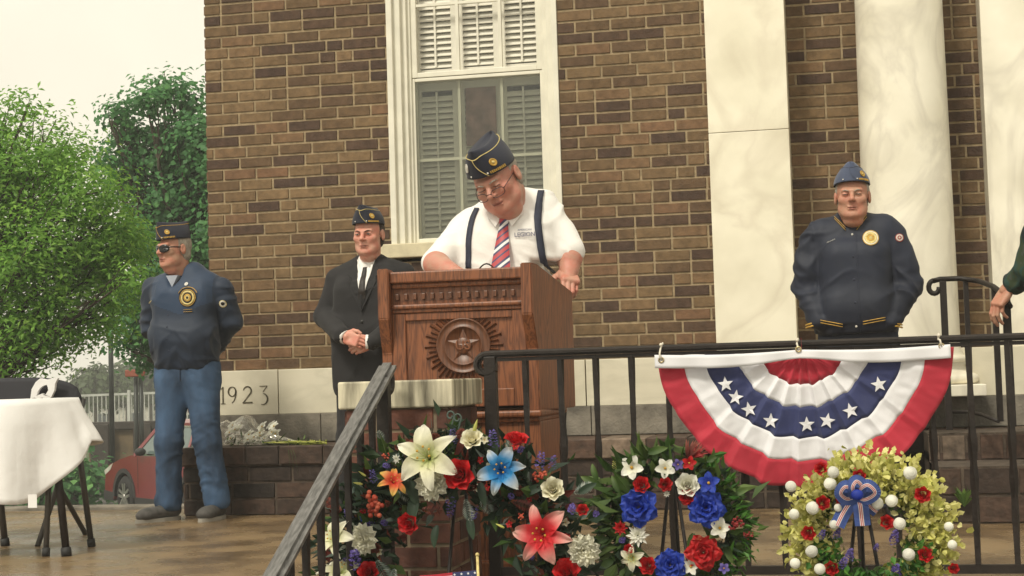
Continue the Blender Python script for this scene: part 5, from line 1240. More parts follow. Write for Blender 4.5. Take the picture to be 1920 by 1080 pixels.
parts.append(armfill(mA, [(Vector((S_.x - sx * .03, .03, S_.z - .05)), Vector((E_.x - sx * .01, .08, 1.09))) for S_, E_, sx in ((sh_l, el_l, -1), (sh_r, el_r, 1))] + [(Vector((E_.x - sx * .01, .08, 1.09)), Vector((ct + sx * .04, .22, .935))) for E_, sx in ((el_l, -1), (el_r, 1))] + [(Vector((sh_l.x + .03, .03, sh_l.z - .05)), Vector((sh_r.x - .03, .03, sh_r.z - .05)))]))
np_obj('body', *joinVQ(parts), MAT['skin_tan'], mA)
t_ = MB(); a = o1(334, 528); t_.prism([(-.035, .03), (0, -.035), (.035, .03)], (a.x, -.085, a.z), (1, 0, 0), (0, 0, 1), (0, 1, 0), .06); t_.build('undershirt', pm('pale_shirt', (.35, .38, .45), .8), mA, xf=W[mA.name])
make_cap(mA, HMs, hgt=.098, zb=.060, tilt=(3, 0), piping='gold')
ribbonline(trm, np.array([(v.co.x, v.co.y, v.co.z) for v in trm.data.vertices]), [(wst.x, .84 - .01 * i) for i in range(8)], .003, 'navy_band', 'fly')
# =========== man in the black suit
Y2 = -.87
b2 = at(690, 973, Y2); mB = person('man in a black suit and tie with clasped hands, standing left of the podium', b2.x, Y2)
o2 = lambda px, py, dy=0: loc(mB, at(px, py, Y2 + dy))
ctr2 = o2(690, 560).x; trousers(mB, (ctr2 - .01, .02, .80), (ctr2 - .11, -.02), (ctr2 + .09, .0), 'suit', waist=.175, hipw=.085, thigh=.098, kneer=.078, hemr=.080, zw=.92)
shoe(mB, ctr2 - .11, -.04, -12, 'black_leather', 'black_leather'); shoe(mB, ctr2 + .09, -.03, 12, 'black_leather', 'black_leather')
zs2 = o2(690, 505).z
sl_, sr_ = o2(628, 510), o2(752, 500)
JP = [('C', (ctr2 - .10, .03, zs2 - .045), (ctr2 + .11, .03, zs2 - .04), .098, .098, .86), ('B', (ctr2, .0, zs2 - .23), (.185, .115, .20), .095),
      ('B', (ctr2 - .005, -.005, .86), (.192, .120, .24), .10), ('C', (ctr2 - .02, .04, zs2 + .01), (ctr2 + .02, .04, zs2 + .01), .082, .082)]
hd = o2(659, 634, -.25)
for (S_, sx, E_, H_) in ((sl_, -1, o2(609, 594, .02), o2(641, 629, -.235)), (sr_, 1, o2(768, 596, .02), o2(697, 641, -.22))):
    JP += [('C', (S_.x - sx * .05, .035, S_.z - .012), (S_.x + sx * .0, .04, S_.z - .035), .050, .060, {'k': .02}), ('C', (S_.x - sx * .006, .04, S_.z - .045), (E_.x, E_.y, E_.z), .064, .058, {'k': .022}), ('C', tuple(E_), tuple(H_), .060, .046, {'k': .02})]
JP += [('c', (ctr2 + .004, -.02, zs2 + .045), (ctr2 + .004, .04, zs2 + .17), .050, .09, {'k': .008}), ('b', (ctr2, -.2, .62), (.03, .3, .09), .01, {'k': .02}), ('b', (ctr2, 0, .52), (1, 1, .14), .002, {'k': .008})]
jV, jQ = sdf_part('j', JP, None, None, h=.0075, k=.04, ret=True, wr=.006, wsc=(4, 4, 4), seed=9, it=2)
Mn = np.array(W[mB.name]); jac = np_obj('suit_jacket', jV @ Mn[:3, :3].T + Mn[:3, 3], jQ, MAT['suit'], mB)
# lapels
for sx in (-1, 1):
    M = MB(); A = [(ctr2 + sx * .050, zs2 + .05), (ctr2 + sx * .088, zs2 - .03), (ctr2 + sx * .068, zs2 - .042), (ctr2 + sx * .080, zs2 - .075), (ctr2 + sx * -.002, zs2 - .235), (ctr2 + sx * -.002, zs2 - .150)]
    v = [(x, surf_at(jV, x, z) - .004 - .012 * (abs(x - ctr2) < .01), z) for x, z in A]; c = (sum(p[0] for p in v) / 6, sum(p[1] for p in v) / 6 - .003, sum(p[2] for p in v) / 6)
    M.add([c] + v, [(0, 1 + i, 1 + (i + 1) % 6) for i in range(6)]); o = M.build('lapel', MAT['suit'], jac, xf=W[mB.name]); md = o.modifiers.new('t', 'SOLIDIFY'); md.thickness = .004; md.offset = 0
for z in (zs2 - .285, zs2 - .38): M = MB(); M.ell((ctr2 + .002, surf_at(jV, ctr2, z) - .003, z), (.009, .004, .009)); M.build('button', MAT['black_leather'], jac, xf=W[mB.name])
# shirt front showing in the V, collar, tie
M = MB(); vv = []
for j in range(15):
    t = j / 14; z = zs2 + .052 - .225 * t; hw_ = .046 * (1 - t) ** .8 + .003
    for i in range(9): x = ctr2 + .004 + hw_ * (i / 4 - 1); vv.append((x, surf_at(jV, x, z) - .003, z))
M.add(vv, [(j * 9 + i, j * 9 + i + 1, (j + 1) * 9 + i + 1, (j + 1) * 9 + i) for j in range(14) for i in range(8)], 0, True); o = M.build('shirt_front', MAT['shirt'], jac, xf=W[mB.name]); md = o.modifiers.new('t', 'SOLIDIFY'); md.thickness = .003; md.offset = 0
nk2 = Vector((ctr2 + .005, .03, zs2 + .04))
sdf_part('shirt', [('C', (ctr2 - .02, .04, zs2 - .07), (ctr2 + .02, .04, zs2 - .07), .07, .07), ('C', (ctr2 - .008, .025, zs2 + .0), (ctr2 + .008, .025, zs2 + .045), .070, .064), ('c', (ctr2, -.02, zs2 + .10), (ctr2, .05, zs2 + .20), .056, .09, {'k': .006})], MAT['shirt'], mB, h=.006, k=.03, M=W[mB.name])
def collar(per, c, r, mat, hgt=.040, gap=.010, drop=.045, fwd=.0, parent=None, tiltf=.03):
    for sx in (-1, 1):
        M = MB(); n = 12
        def f(u, v):
            a = R(4 + 176 * u); rr = r * (1 + .10 * v); y = -math.cos(a) * rr; x = math.sin(a) * rr
            z = hgt * (1 - v) - (drop * max(0, 1 - u * 3.2) + .004) * v - tiltf * math.cos(a)
            return (c[0] + sx * (x + gap * (1 - u) * v * 2.2), c[1] + y * .95 - .012 * v * (1 - u), c[2] + z)
        M.grid(f, 18, 5); o = M.build('collar', MAT[mat], parent or per, xf=W[per.name]); md = o.modifiers.new('t', 'SOLIDIFY'); md.thickness = .003; md.offset = 0
def tie2(per, V, x0, z0, z1, w0, w1, mat, parent, lift=.012):
    M = MB(); M.ell((x0, surf_at(V, x0, z0) - lift, z0), (.015, .012, .016), n=14, m=8)
    def f(u, v):
        z = z0 + (z1 - z0) * v; w = (w0 + (w1 - w0) * v) / 2; return (x0 + (2 * u - 1) * w, surf_at(V, x0, z) - lift + .004 * (2 * u - 1) ** 2, z)
    M.grid(f, 8, 20); return M.build('necktie', MAT[mat], parent, xf=W[per.name])
def flatcollar(per, K, parent, sc_=1.0):
    for sx in (-1, 1):
        M = MB(); q = [K + Vector((sx * .004, .002, .008)) , K + Vector((sx * .058, .045, .050)) * sc_, K + Vector((sx * .066, .026, .012)) * sc_, K + Vector((sx * .030, -.004, -.034)) * sc_]; c = (q[0] + q[1] + q[2] + q[3]) / 4 + Vector((0, -.006, 0))
        M.add(q + [c], [(i, (i + 1) % 4, 4) for i in range(4)], 0, True); o = M.build('collar', MAT['shirt'], parent, xf=W[per.name]); md = o.modifiers.new('t', 'SOLIDIFY'); md.thickness = .004; md.offset = 0
def tie(per, top, bot, w0, w1, mat, knot=(.018, .016, .018), yk=-.0, nm='necktie', parent=None):
    M = MB(); top, bot = Vector(top), Vector(bot)
    M.ell(top, knot, n=14, m=8)
    def f(u, v):
        p = top.lerp(bot, v); w = (w0 + (w1 - w0) * v ** .8) / 2; return (p.x + (u - .5) * 2 * w, p.y - .006 + .006 * (2 * u - 1) ** 2 - .004 * math.sin(v * 3), p.z)
    M.grid(f, 8, 20); return M.build(nm, MAT[mat] if isinstance(mat, str) else mat, parent or per, xf=W[per.name])
flatcollar(mB, Vector((ctr2 + .004, surf_at(jV, ctr2, zs2 + .02) - .008, zs2 + .034)), jac, .78)
tie2(mB, jV, ctr2 + .004, zs2 + .026, zs2 - .165, .020, .042, 'iron', jac)
hc = o2(693, 441); HM = W[mB.name] @ headmat((hc.x, -.02, hc.z), yaw=4, pitch=5, roll=0)
V, Q, HMs = make_head(mB, HM, 'skin_pale', fat=.4, hair='dark_hair', neck_w=W[mB.name] @ (nk2 - Vector((0, 0, .03))), nr=.053, brow=.004, S=.98, brows='dark_hair', lid=.0005)
parts = [(V, Q)]
hl_ = o2(647, 631, -.255); parts.append(hand_part(W[mB.name] @ Vector((hl_.x - .0, hl_.y, hl_.z)), (1, -.12, -.38), (0, -1, .15), size=.86, curls= [(18, 38, 25), (22, 40, 25), (26, 42, 25), (30, 45, 25)], left=True, thumb=[(.03, .012, -.006), (.052, .034, -.006), (.056, .062, -.004), (.052, .085, -.004)]))
hr_ = o2(694, 640, -.215); parts.append(hand_part(W[mB.name] @ Vector((hr_.x, hr_.y, hr_.z)), (-1, -.1, -.45), (0, -1, -.1), [(30, 40, 25)] * 4, size=.88))
parts.append(sdf_part('b', [('C', (ctr2 - .08, .04, zs2 - .08), (ctr2 + .08, .04, zs2 - .08), .07, .07), ('C', tuple(nk2 - Vector((0, 0, .1))), tuple(nk2), .06, .056)], None, None, h=.008, ret=True, M=W[mB.name]))
parts.append(armfill(mB, [(sl_ + Vector((.03, .04, -.04)), sr_ + Vector((-.03, .04, -.04))), (sl_ + Vector((.03, .04, -.04)), o2(608, 596, .02)), (o2(608, 596, .02), o2(636, 628, -.24)), (sr_ + Vector((-.03, .04, -.04)), o2(768, 596, .02)), (o2(768, 596, .02), o2(697, 640, -.22))]))
np_obj('body', *joinVQ(parts), MAT['skin_pale'], mB)
for a, b in ((o2(641, 629, -.235), o2(650, 633, -.245)), (o2(697, 641, -.22), o2(688, 641, -.225))):
    M = MB(); d = (b - a).normalized(); M.tube([a - d * .02, a + d * .030], [.040, .043], 16, flat=.9); M.build('cuff', MAT['shirt'], mB, xf=W[mB.name])
make_cap(mB, HMs, hgt=.092, zb=.056, tilt=(-4, 0), piping='gold_pale')
# =========== speaker at the podium
Y3 = -2.62
b3 = at(945, 1050, Y3); mC = person('heavy man in white shirt and striped tie reading at the podium, braces and spectacles', b3.x, Y3)
o3 = lambda px, py, dy=0: loc(mC, at(px, py, Y3 + dy))
c3_ = o3(950, 470, -.05).x; zs3 = o3(950, 392, 0).z
trousers(mC, (c3_, .08, .84), (c3_ - .13, .05), (c3_ + .13, .05), 'dark_slacks', waist=.205, hipw=.10, thigh=.12, kneer=.088, hemr=.085, zw=.98)
shoe(mC, c3_ - .13, .03, -8, 'black_leather', 'black_leather'); shoe(mC, c3_ + .13, .03, 8, 'black_leather', 'black_leather')
SL, SR = o3(862, 424, -.02), o3(1030, 388, .02); EL, ER = o3(822, 492, -.16), o3(1068, 470, -.04)
BP = [('C', (SL.x + .06, .0, SL.z - .01), (SR.x - .06, .02, SR.z - .03), .088, .092, .9), ('C', (c3_ - .05, -.04, zs3 - .16), (c3_ + .07, -.04, zs3 - .15), .165, .165, .90), ('C', (c3_ - .06, -.02, zs3 - .32), (c3_ + .06, -.02, zs3 - .32), .19, .19, .92), ('C', (c3_ - .06, .04, 1.0), (c3_ + .06, .04, 1.0), .17, .17, .9),
      ('C', (c3_ - .02, .0, zs3 - .01), (c3_ + .01, -.01, zs3 + .0), .085, .08), ('C', tuple(o3(985, 388, .02)), tuple(o3(1015, 388, .02)), .066, .066)]
for S_, E_, sx in ((SL, EL, -1), (SR, ER, 1)):
    BP += [('C', (S_.x - sx * .012, S_.y, S_.z - .035), (E_.x, E_.y, E_.z), .070, .064, {'k': .03})]
HL_, HR_ = o3(826, 512, -.30), o3(1066, 520, -.10)
BP += [('b', (ER.x, ER.y - .0, ER.z - .10), (.14, .16, .065), .004, {'k': .006}), ('c', (c3_ - .015, -.06, zs3 + .01), (c3_ - .02, -.02, zs3 + .12), .055, .085, {'k': .01}), ('b', (c3_, 0, .80), (1, 1, .17), .002, {'k': .01})]
def wf3(v): return .5 + .8 * (abs(v[0] - c3_) > .16) + .5 * math.exp(-((v[2] - 1.15) / .1) ** 2)
sV, sQ = sdf_part('s', BP, None, None, h=.007, k=.05, ret=True, wr=.010, wsc=(4.2, 4.2, 3.8), seed=6, wfn=wf3, it=2)
Mn = np.array(W[mC.name]); shirt3 = np_obj('shirt', sV @ Mn[:3, :3].T + Mn[:3, 3], sQ, MAT['shirt'], mC)
hc = o3(931, 338, -.20); HM = W[mC.name] @ headmat((hc.x, hc.y, hc.z + .0), yaw=8, pitch=29, roll=-17)
nk3 = Vector((c3_ - .01, .01, zs3 - .01))
V, Q, HMs = make_head(mC, HM, 'skin_ruddy', fat=1.1, neck_w=W[mC.name] @ nk3, nr=.066, glasses='clear', S=1.10, mouth='open', lid=.0055)
parts = [(V, Q)]
def arm(P_, M): return sdf_part('a', P_, None, None, h=.0045, k=.02, M=M, ret=True)
parts.append(arm([('C', tuple(ER + Vector((-.006, 0, .01))), tuple(ER + Vector((0, -.01, -.03))), .046, .051), ('C', tuple(ER + Vector((0, -.01, -.03))), tuple(HR_ + Vector((0, .02, .03))), .050, .036), ('C', tuple(HR_ + Vector((0, .02, .03))), tuple(HR_ + Vector((0, .0, .0))), .035, .031)], W[mC.name]))
parts.append(hand_part(W[mC.name] @ (HR_ + Vector((-.012, .03, .020))), (.30, -.80, -.42), (.30, -.25, .9), [(34, 48, 32), (36, 50, 32), (38, 52, 32), (42, 54, 32)], thumb=[(.03, .012, -.008), (.052, .03, -.016), (.058, .052, -.03), (.052, .07, -.045)]))
parts.append(arm([('C', tuple(EL), tuple(EL + Vector((.0, -.03, -.01))), .052, .052), ('C', tuple(EL + Vector((0, -.03, -.01))), tuple(HL_ + Vector((.05, .02, .0))), .050, .034)], W[mC.name]))
parts.append(hand_part(W[mC.name] @ (HL_ + Vector((.06, .01, .0))), (.9, -.5, -.1), (.1, 0, 1), [(15, 20, 12)] * 4, h=.0035))
parts.append(sdf_part('b', [('C', (c3_ - .1, .0, zs3 - .10), (c3_ + .1, .0, zs3 - .10), .08, .08), ('C', tuple(nk3 - Vector((0, 0, .1))), tuple(nk3), .07, .066)], None, None, h=.008, ret=True, M=W[mC.name]))
parts.append(armfill(mC, [(SL + Vector((.04, .02, -.05)), SR + Vector((-.04, .02, -.05))), (SL + Vector((.02, .02, -.05)), EL), (SR + Vector((-.03, .02, -.05)), ER + Vector((-.01, 0, 0)))]))
np_obj('body', *joinVQ(parts), MAT['skin_ruddy'], mC)
# open collar stand, tie, braces
kt = o3(946, 412, -.17)
for sx in (-1, 1):
    M = MB(); K = Vector((kt.x, kt.y + .004, kt.z + .012))
    K = K + Vector((0, -.012, 0)); q = [K + Vector((sx * .004, .0, .006)), K + Vector((sx * .066, .03, .050)), K + Vector((sx * .078, .006, .014)), K + Vector((sx * .034, -.014, -.042))]
    M.add(q, [(0, 1, 2, 3)]); o = M.build('collar', MAT['shirt'], shirt3, xf=W[mC.name]); md = o.modifiers.new('t', 'SOLIDIFY'); md.thickness = .004; md.offset = 0
def stripemat():
    m = bpy.data.materials.new('striped_silk'); m.use_nodes = True; t = m.node_tree; N, L = t.nodes, t.links; b = N['Principled BSDF']
    tc = N.new('ShaderNodeTexCoord'); mp = N.new('ShaderNodeMapping'); mp.inputs['Rotation'].default_value = (0, R(38), 0); L.new(tc.outputs['Object'], mp.inputs[0])
    sx = N.new('ShaderNodeSeparateXYZ'); L.new(mp.outputs[0], sx.inputs[0]); mm = N.new('ShaderNodeMath'); mm.operation = 'MULTIPLY'; mm.inputs[1].default_value = 1 / .064; L.new(sx.outputs['Z'], mm.inputs[0])
    fr2 = N.new('ShaderNodeMath'); fr2.operation = 'FRACT'; L.new(mm.outputs[0], fr2.inputs[0]); cr = N.new('ShaderNodeValToRGB'); cr.color_ramp.interpolation = 'CONSTANT'
    e = cr.color_ramp.elements; cols = [(0, (.40, .03, .04)), (.26, (.03, .03, .10)), (.36, (.40, .03, .04)), (.58, (.03, .03, .10)), (.70, (.7, .7, .7)), (.86, (.03, .03, .10))]
    while len(e) < len(cols): e.new(.5)
    for i, (p, c) in enumerate(cols): e[i].position = p; e[i].color = (*c, 1)
    L.new(fr2.outputs[0], cr.inputs[0]); L.new(cr.outputs[0], b.inputs['Base Color']); b.inputs['Roughness'].default_value = .45; b.inputs['Sheen Weight'].default_value = .2; return m
tb_ = o3(941, 505, -.20); tie(mC, (kt.x, kt.y - .008, kt.z - .006), (tb_.x, tb_.y - .045, tb_.z - .04), .028, .088, stripemat(), knot=(.022, .018, .024))
def strap(per, V, pts, w, mat, nm, lift=.004):
    M = MB(); n = len(pts); v = []
    for i, (x, z) in enumerate(pts):
        x0_, z0_ = pts[max(i - 1, 0)]; x1_, z1_ = pts[min(i + 1, n - 1)]; d = Vector((x1_ - x0_, z1_ - z0_)).normalized(); nn = Vector((-d.y, d.x)) * w / 2
        for s_ in (-1, 0, 1): X, Z = x + nn.x * s_, z + nn.y * s_; v.append((X, surf_at(V, X, Z) - lift, Z))
    M.add(v, [(i * 3 + j, i * 3 + j + 1, (i + 1) * 3 + j + 1, (i + 1) * 3 + j) for i in range(n - 1) for j in (0, 1)], 0, True); o = M.build(nm, MAT[mat], per, xf=W[mC.name]); md = o.modifiers.new('t', 'SOLIDIFY'); md.thickness = .003; md.offset = 0; return o
def pxline(o, pts, n=14):
    L_ = [o(*p) for p in pts]; out = []
    for i in range(len(L_) - 1):
        for k in range(n): q = L_[i].lerp(L_[i + 1], k / n); out.append((q.x, q.z))
    out.append((L_[-1].x, L_[-1].z)); return out
strap(shirt3, sV, pxline(lambda a, b: o3(a, b, -.12), [(890, 388), (887, 410), (884, 450), (884, 505)]), .024, 'navy_band', 'suspender')
strap(shirt3, sV, pxline(lambda a, b: o3(a, b, -.12), [(1007, 352), (1007, 380), (1012, 420), (1024, 505)]), .026, 'navy_band', 'suspender')
q = o3(987, 441, -.16); yq = min(surf_at(sV, q.x + dx, q.z + dz) for dx in (-.04, 0, .04) for dz in (-.008, .01, .025)) - .005
MAT['navy_thread'] = pm('navy_thread', (.04, .04, .12), .6)
text_obj('lettering', 'LEGION', W[mC.name] @ Vector((q.x, yq, q.z)), .024, MAT['navy_thread'], shirt3, depth=.001); text_obj('lettering', 'AMERICAN', W[mC.name] @ Vector((q.x, yq, q.z + .019)), .0115, MAT['navy_thread'], shirt3, depth=.001)
c_, CM, crown, disc = make_cap(mC, HMs, hgt=.096, zb=.050, tilt=(-2, 7), wfr=1.03)
M4 = disc(.90, .45, .01, None); b = MB(); b.lathe([(.0, .002), (.009, .002), (.010, .0008), (.0145, .0008), (.0155, .002), (.0175, .0015), (.018, 0)], (0, 0, 0), 24); b.build('badge', MAT['silver'], c_, xf=CM @ M4 @ Matrix.Diagonal((.75, 1, 1, 1)))
# =========== man in the navy baseball jacket at right
Y4 = -1.2
b4 = at(1605, 973, Y4); mD = person('smiling older man in bulky navy jacket with round yellow patch, by the column', b4.x, Y4)
o4 = lambda px, py, dy=0: loc(mD, at(px, py, Y4 + dy))
c4 = o4(1605, 540).x; zs4 = o4(1605, 430).z
trousers(mD, (c4, .03, .80), (c4 - .12, .0), (c4 + .12, .0), 'slacks', waist=.19, hipw=.09, thigh=.105, kneer=.08, hemr=.08, zw=.94)
shoe(mD, c4 - .12, -.02, -10, 'black_leather', 'black_leather'); shoe(mD, c4 + .12, -.02, 10, 'black_leather', 'black_leather')
S1, S2 = o4(1535, 448), o4(1668, 440); E1, E2 = o4(1513, 540, .02), o4(1698, 536, .02); W1, W2 = o4(1538, 600, -.07), o4(1668, 600, -.07)
JP = [('C', (c4 - .135, .03, zs4 - .035), (c4 + .135, .03, zs4 - .025), .098, .098, .95), ('B', (c4, -.005, zs4 - .27), (.172, .125, .235), .10), ('C', (c4 - .07, -.03, zs4 - .38), (c4 + .07, -.03, zs4 - .38), .118, .118, 1.0), ('C', (c4 - .085, .0, .945), (c4 + .085, .0, .945), .115, .115, .98), ('C', (c4 - .02, .035, zs4 + .0), (c4 + .02, .035, zs4 + .0), .088, .086), ('C', (c4 - .012, .03, zs4 + .02), (c4 - .012, .03, zs4 + .045), .074, .070, {'k': .012})]
for S_, E_, W_, sx in ((S1, E1, W1, -1), (S2, E2, W2, 1)):
    JP += [('C', (S_.x, .03, S_.z - .005), tuple(E_), .080, .078, {'k': .008}), ('C', tuple(E_), tuple(W_), .078, .054, {'k': .008})]
JP += [('c', (c4 + sx_ * .168, -.120, zs4 - .09), (c4 + sx_ * .165, -.120, .99), .010, .012, {'k': .014}) for sx_ in (-1, 1)]
JP += [('c', (c4 - .012, -.045, zs4 + .065), (c4 - .012, .03, zs4 + .20), .054, .10, {'k': .008}), ('b', (c4, 0, .74), (1, 1, .155), .002, {'k': .01})]
def wf4(v): return .6 + 1.1 * (abs(v[0] - c4) > .19) + .4 * math.exp(-((v[2] - 1.0) / .1) ** 2)
jV, jQ = sdf_part('j', JP, None, None, h=.0075, k=.04, ret=True, wr=.011, wsc=(4.0, 4.0, 4.2), seed=14, wfn=wf4, it=2)
Mn = np.array(W[mD.name]); jac = np_obj('jacket', jV @ Mn[:3, :3].T + Mn[:3, 3], jQ, MAT['navy_wool'], mD)
p_ = o4(1633, 444, -.15); round_patch(jac, jV, p_.x, p_.z, [(.0385, 'gold'), (.036, 'gold_pale'), (.0335, 'white_thread'), (.030, 'gold_pale'), (.018, 'gold'), (.008, 'gold_pale')], 'round_patch', lift=.004)
ribbonline(jac, jV, [(c4 + .010, zs4 - .02 - .5 * i / 30) for i in range(30)], .0016, 'navy_band', 'placket', lift=.0005)
p_ = o4(1558, 452, -.15); ribbonline(jac, jV, [(p_.x - .020 + .004 * i, p_.z - .004 + .004 * (i % 2) + .0016 * i) for i in range(11)], .0016, 'silver', 'stitching')
# striped knit waistband and cuffs
for px0_, px1_, yy in ((1538, 1580, 600), (1618, 1660, 603)):
    for dz in (0, .012):
        ribbonline(jac, jV, [((lambda q: (q.x, q.z - dz))(o4(px0_ + (px1_ - px0_) * i / 8, yy + 8 * (i / 8 if px0_ < 1600 else -i / 8), -.15))) for i in range(9)], .0042, 'gold', 'knit_stripe', lift=.002)
for (cx_, cy_), sg in (((1524, 606), 1), ((1678, 606), -1)):
    for dz in (0, .013):
        c_ = o4(cx_, cy_, -.09); pts = [(c_.x + .034 * math.sin(R(a)), c_.y + .045 - .062 * math.cos(R(a)), c_.z - dz + sg * .008 * math.sin(R(a))) for a in range(-80, 81, 16)]; M = MB(); M.tube(pts, .0045, 6); M.build('cuff_stripe', MAT['gold'], jac, xf=W[mD.name])
for sx in (-1, 1):
    for d_ in (0, .012):
        pts = [(c4 - .012 + sx * (.026 + .05 * t), zs4 + .004 - d_ + .062 * t) for t in [i / 6 for i in range(7)]]; ribbonline(jac, jV, pts, .0032, 'gold', 'collar_stripe', lift=.004)
for z in (zs4 - .03, zs4 - .14, zs4 - .25, zs4 - .36, .925): y_ = surf_at(jV, c4 - .005, z); M = MB(); M.ell((c4 - .008, y_ - .0, z), (.0055, .003, .0055)); M.build('snap', MAT['silver' if z in (zs4 - .03, .925) else 'navy_band'], jac, xf=W[mD.name])
c_ = o4(1686, 447); round_patch(jac, jV, c_.x, c_.z, [(.020, 'red_thread'), (.0165, 'silver'), (.010, 'red_thread'), (.005, 'silver')], 'arm_patch', lift=.001)
hc = o4(1598, 371); HM = W[mD.name] @ headmat((hc.x, -.035, hc.z), yaw=2, pitch=0, roll=0)
nk4 = Vector((c4 - .012, .03, zs4 + .0))
V, Q, HMs = make_head(mD, HM, 'skin_tan', fat=.6, neck_w=W[mD.name] @ nk4, nr=.054, S=1.0, lid=.0035, brow=.001, smile=.004)
parts = [(V, Q)]
for W_, sx in ((W1, -1), (W2, 1)): parts.append(hand_part(W[mD.name] @ (W_ + Vector((-sx * .035, .05, -.02))), (-sx * .6, .1, -1), (0, -1, 0), [(15, 25, 15)] * 4, left=sx < 0, h=.004))
parts.append(sdf_part('b', [('C', (c4 - .09, .04, zs4 - .08), (c4 + .09, .04, zs4 - .08), .07, .07), ('C', tuple(nk4 - Vector((0, 0, .1))), tuple(nk4), .064, .06)], None, None, h=.008, ret=True, M=W[mD.name]))
parts.append(armfill(mD, [(S1, S2), (S1, E1), (S2, E2), (E1, W1 + Vector((.035, .05, -.02))), (E2, W2 + Vector((-.035, .05, -.02)))]))
np_obj('body', *joinVQ(parts), MAT['skin_tan'], mD)
make_cap(mD, HMs, mat='blue_cap', hgt=.086, zb=.058, tilt=(-5, 0), piping='blue_cap', text=True)
# =========== man at the right edge, only his arm in view
Y5 = -1.45
hnd = at(1868, 566, Y5 + .08); b5 = at(1990, 950, Y5 - .20); mE = person('man in a dark camouflage jacket mostly out of view, his hand on the portico handrail', b5.x, Y5 - .20)
def camo():
    m = pm('camouflage_cloth', (.03, .05, .04), .85, scale=12, var=.3, detail=2); N = m.node_tree.nodes; cr = [n for n in N if n.type == 'VALTORGB'][0]; cr.color_ramp.interpolation = 'CONSTANT'; e = cr.color_ramp.elements
    for p, c in ((.46, (.018, .055, .045)), (.54, (.03, .05, .02)), (.62, (.05, .06, .05))): x = e.new(p); x.color = (*c, 1)
    e[0].color = (.008, .018, .018, 1); e[0].position = .0; return m
MAT['camo'] = camo()
o5 = lambda px, py, dy=0: loc(mE, at(px, py, Y5 + dy)); SH = o5(1948, 440, -.12); EL5 = o5(1935, 505, -.06); WR = o5(1888, 538, .04); HN = o5(1886, 545, .06)
zs5 = SH.z
cx5 = SH.x + .21; trousers(mE, (cx5, .0, .80), (cx5 - .12, 0), (cx5 + .12, 0), 'dark_slacks', waist=.18, zw=.92)
shoe(mE, cx5 - .12, -.02, -8, 'black_leather', 'black_leather'); shoe(mE, cx5 + .12, -.02, 8, 'black_leather', 'black_leather')
JP = [('C', (cx5 - .13, .02, zs5 - .02), (cx5 + .13, .02, zs5 - .02), .10, .10, .88), ('C', (cx5 - .07, .0, zs5 - .2), (cx5 + .07, .0, zs5 - .2), .155, .155, .85), ('C', (cx5 - .07, .0, .9), (cx5 + .07, .0, .9), .15, .15, .85), ('C', tuple(SH), tuple(EL5), .078, .068, {'k': .02}), ('C', tuple(EL5), tuple(WR + Vector((.035, 0, .02))), .066, .056, {'k': .018}), ('C', (cx5 + .2, .02, zs5 - .04), (cx5 + .26, .04, zs5 - .30), .075, .065, {'k': .02}), ('C', (cx5 + .26, .04, zs5 - .30), (cx5 + .24, -.02, zs5 - .55), .062, .045), ('C', (cx5, .03, zs5 + .03), (cx5, .03, zs5 + .05), .075, .07), ('b', (cx5, 0, .68), (1, 1, .12), .002, {'k': .01})]
jV, jQ = sdf_part('j', JP, None, None, h=.008, k=.035, ret=True, wr=.009, wsc=(5, 5, 6), seed=22, it=2)
Mn = np.array(W[mE.name]); jac = np_obj('camouflage_jacket', jV @ Mn[:3, :3].T + Mn[:3, 3], jQ, MAT['camo'], mE)
q = o5(1912, 462, .1); M = MB(); c_ = SH.lerp(EL5, .25) + Vector((-.035, -.068, .01)); M.ell(c_, (.030, .012, .034)); pc_ = M.build('arm_patch', MAT['iron'], jac, xf=W[mE.name]); M = MB(); M.tube([c_ + Vector((.022 * math.cos(a), -.010, .026 * math.sin(a))) for a in [2 * PI * i / 20 for i in range(21)]], .0025, 6); M.tube([c_ + Vector((.010 * math.cos(a), -.012, .012 * math.sin(a))) for a in [2 * PI * i / 12 for i in range(13)]], .002, 6); M.build('patch_ring', MAT['silver'], pc_, xf=W[mE.name])
HM = W[mE.name] @ headmat((cx5, -.02, zs5 + .21)); V, Q, HMs = make_head(mE, HM, 'skin_tan', fat=.4, neck_w=W[mE.name] @ Vector((cx5, .03, zs5 + .03)), h=.004)
parts = [(V, Q), arm([('C', tuple(WR + Vector((.05, 0, .03))), tuple(HN), .036, .030)], W[mE.name]),
         hand_part(W[mE.name] @ (HN + Vector((.005, 0, .003))), (-.55, -.25, -.75), (-.6, -.5, .5), [(25, 32, 20), (28, 34, 20), (32, 36, 20), (36, 40, 20)], thumb=[(.03, .012, -.008), (.048, .035, -.022), (.048, .060, -.034), (.044, .08, -.044)]),
         hand_part(W[mE.name] @ Vector((cx5 + .24, -.02, zs5 - .57)), (0, -.1, -1), (1, 0, 0), [(15, 25, 15)] * 4, h=.004), sdf_part('b', [('C', (cx5 - .09, .03, zs5 - .05), (cx5 + .09, .03, zs5 - .05), .07, .07), ('C', (cx5, .03, zs5 - .05), (cx5, .03, zs5 + .04), .06, .056)], None, None, h=.008, ret=True, M=W[mE.name])]
parts.append(armfill(mE, [(SH, Vector((cx5 + .2, .02, zs5 - .04))), (SH, EL5), (EL5, WR + Vector((.04, 0, .02))), (Vector((cx5 + .2, .02, zs5 - .04)), Vector((cx5 + .26, .04, zs5 - .30))), (Vector((cx5 + .26, .04, zs5 - .30)), Vector((cx5 + .24, -.02, zs5 - .56)))]))
np_obj('body', *joinVQ(parts), MAT['skin_tan'], mE)
make_cap(mE, HMs)
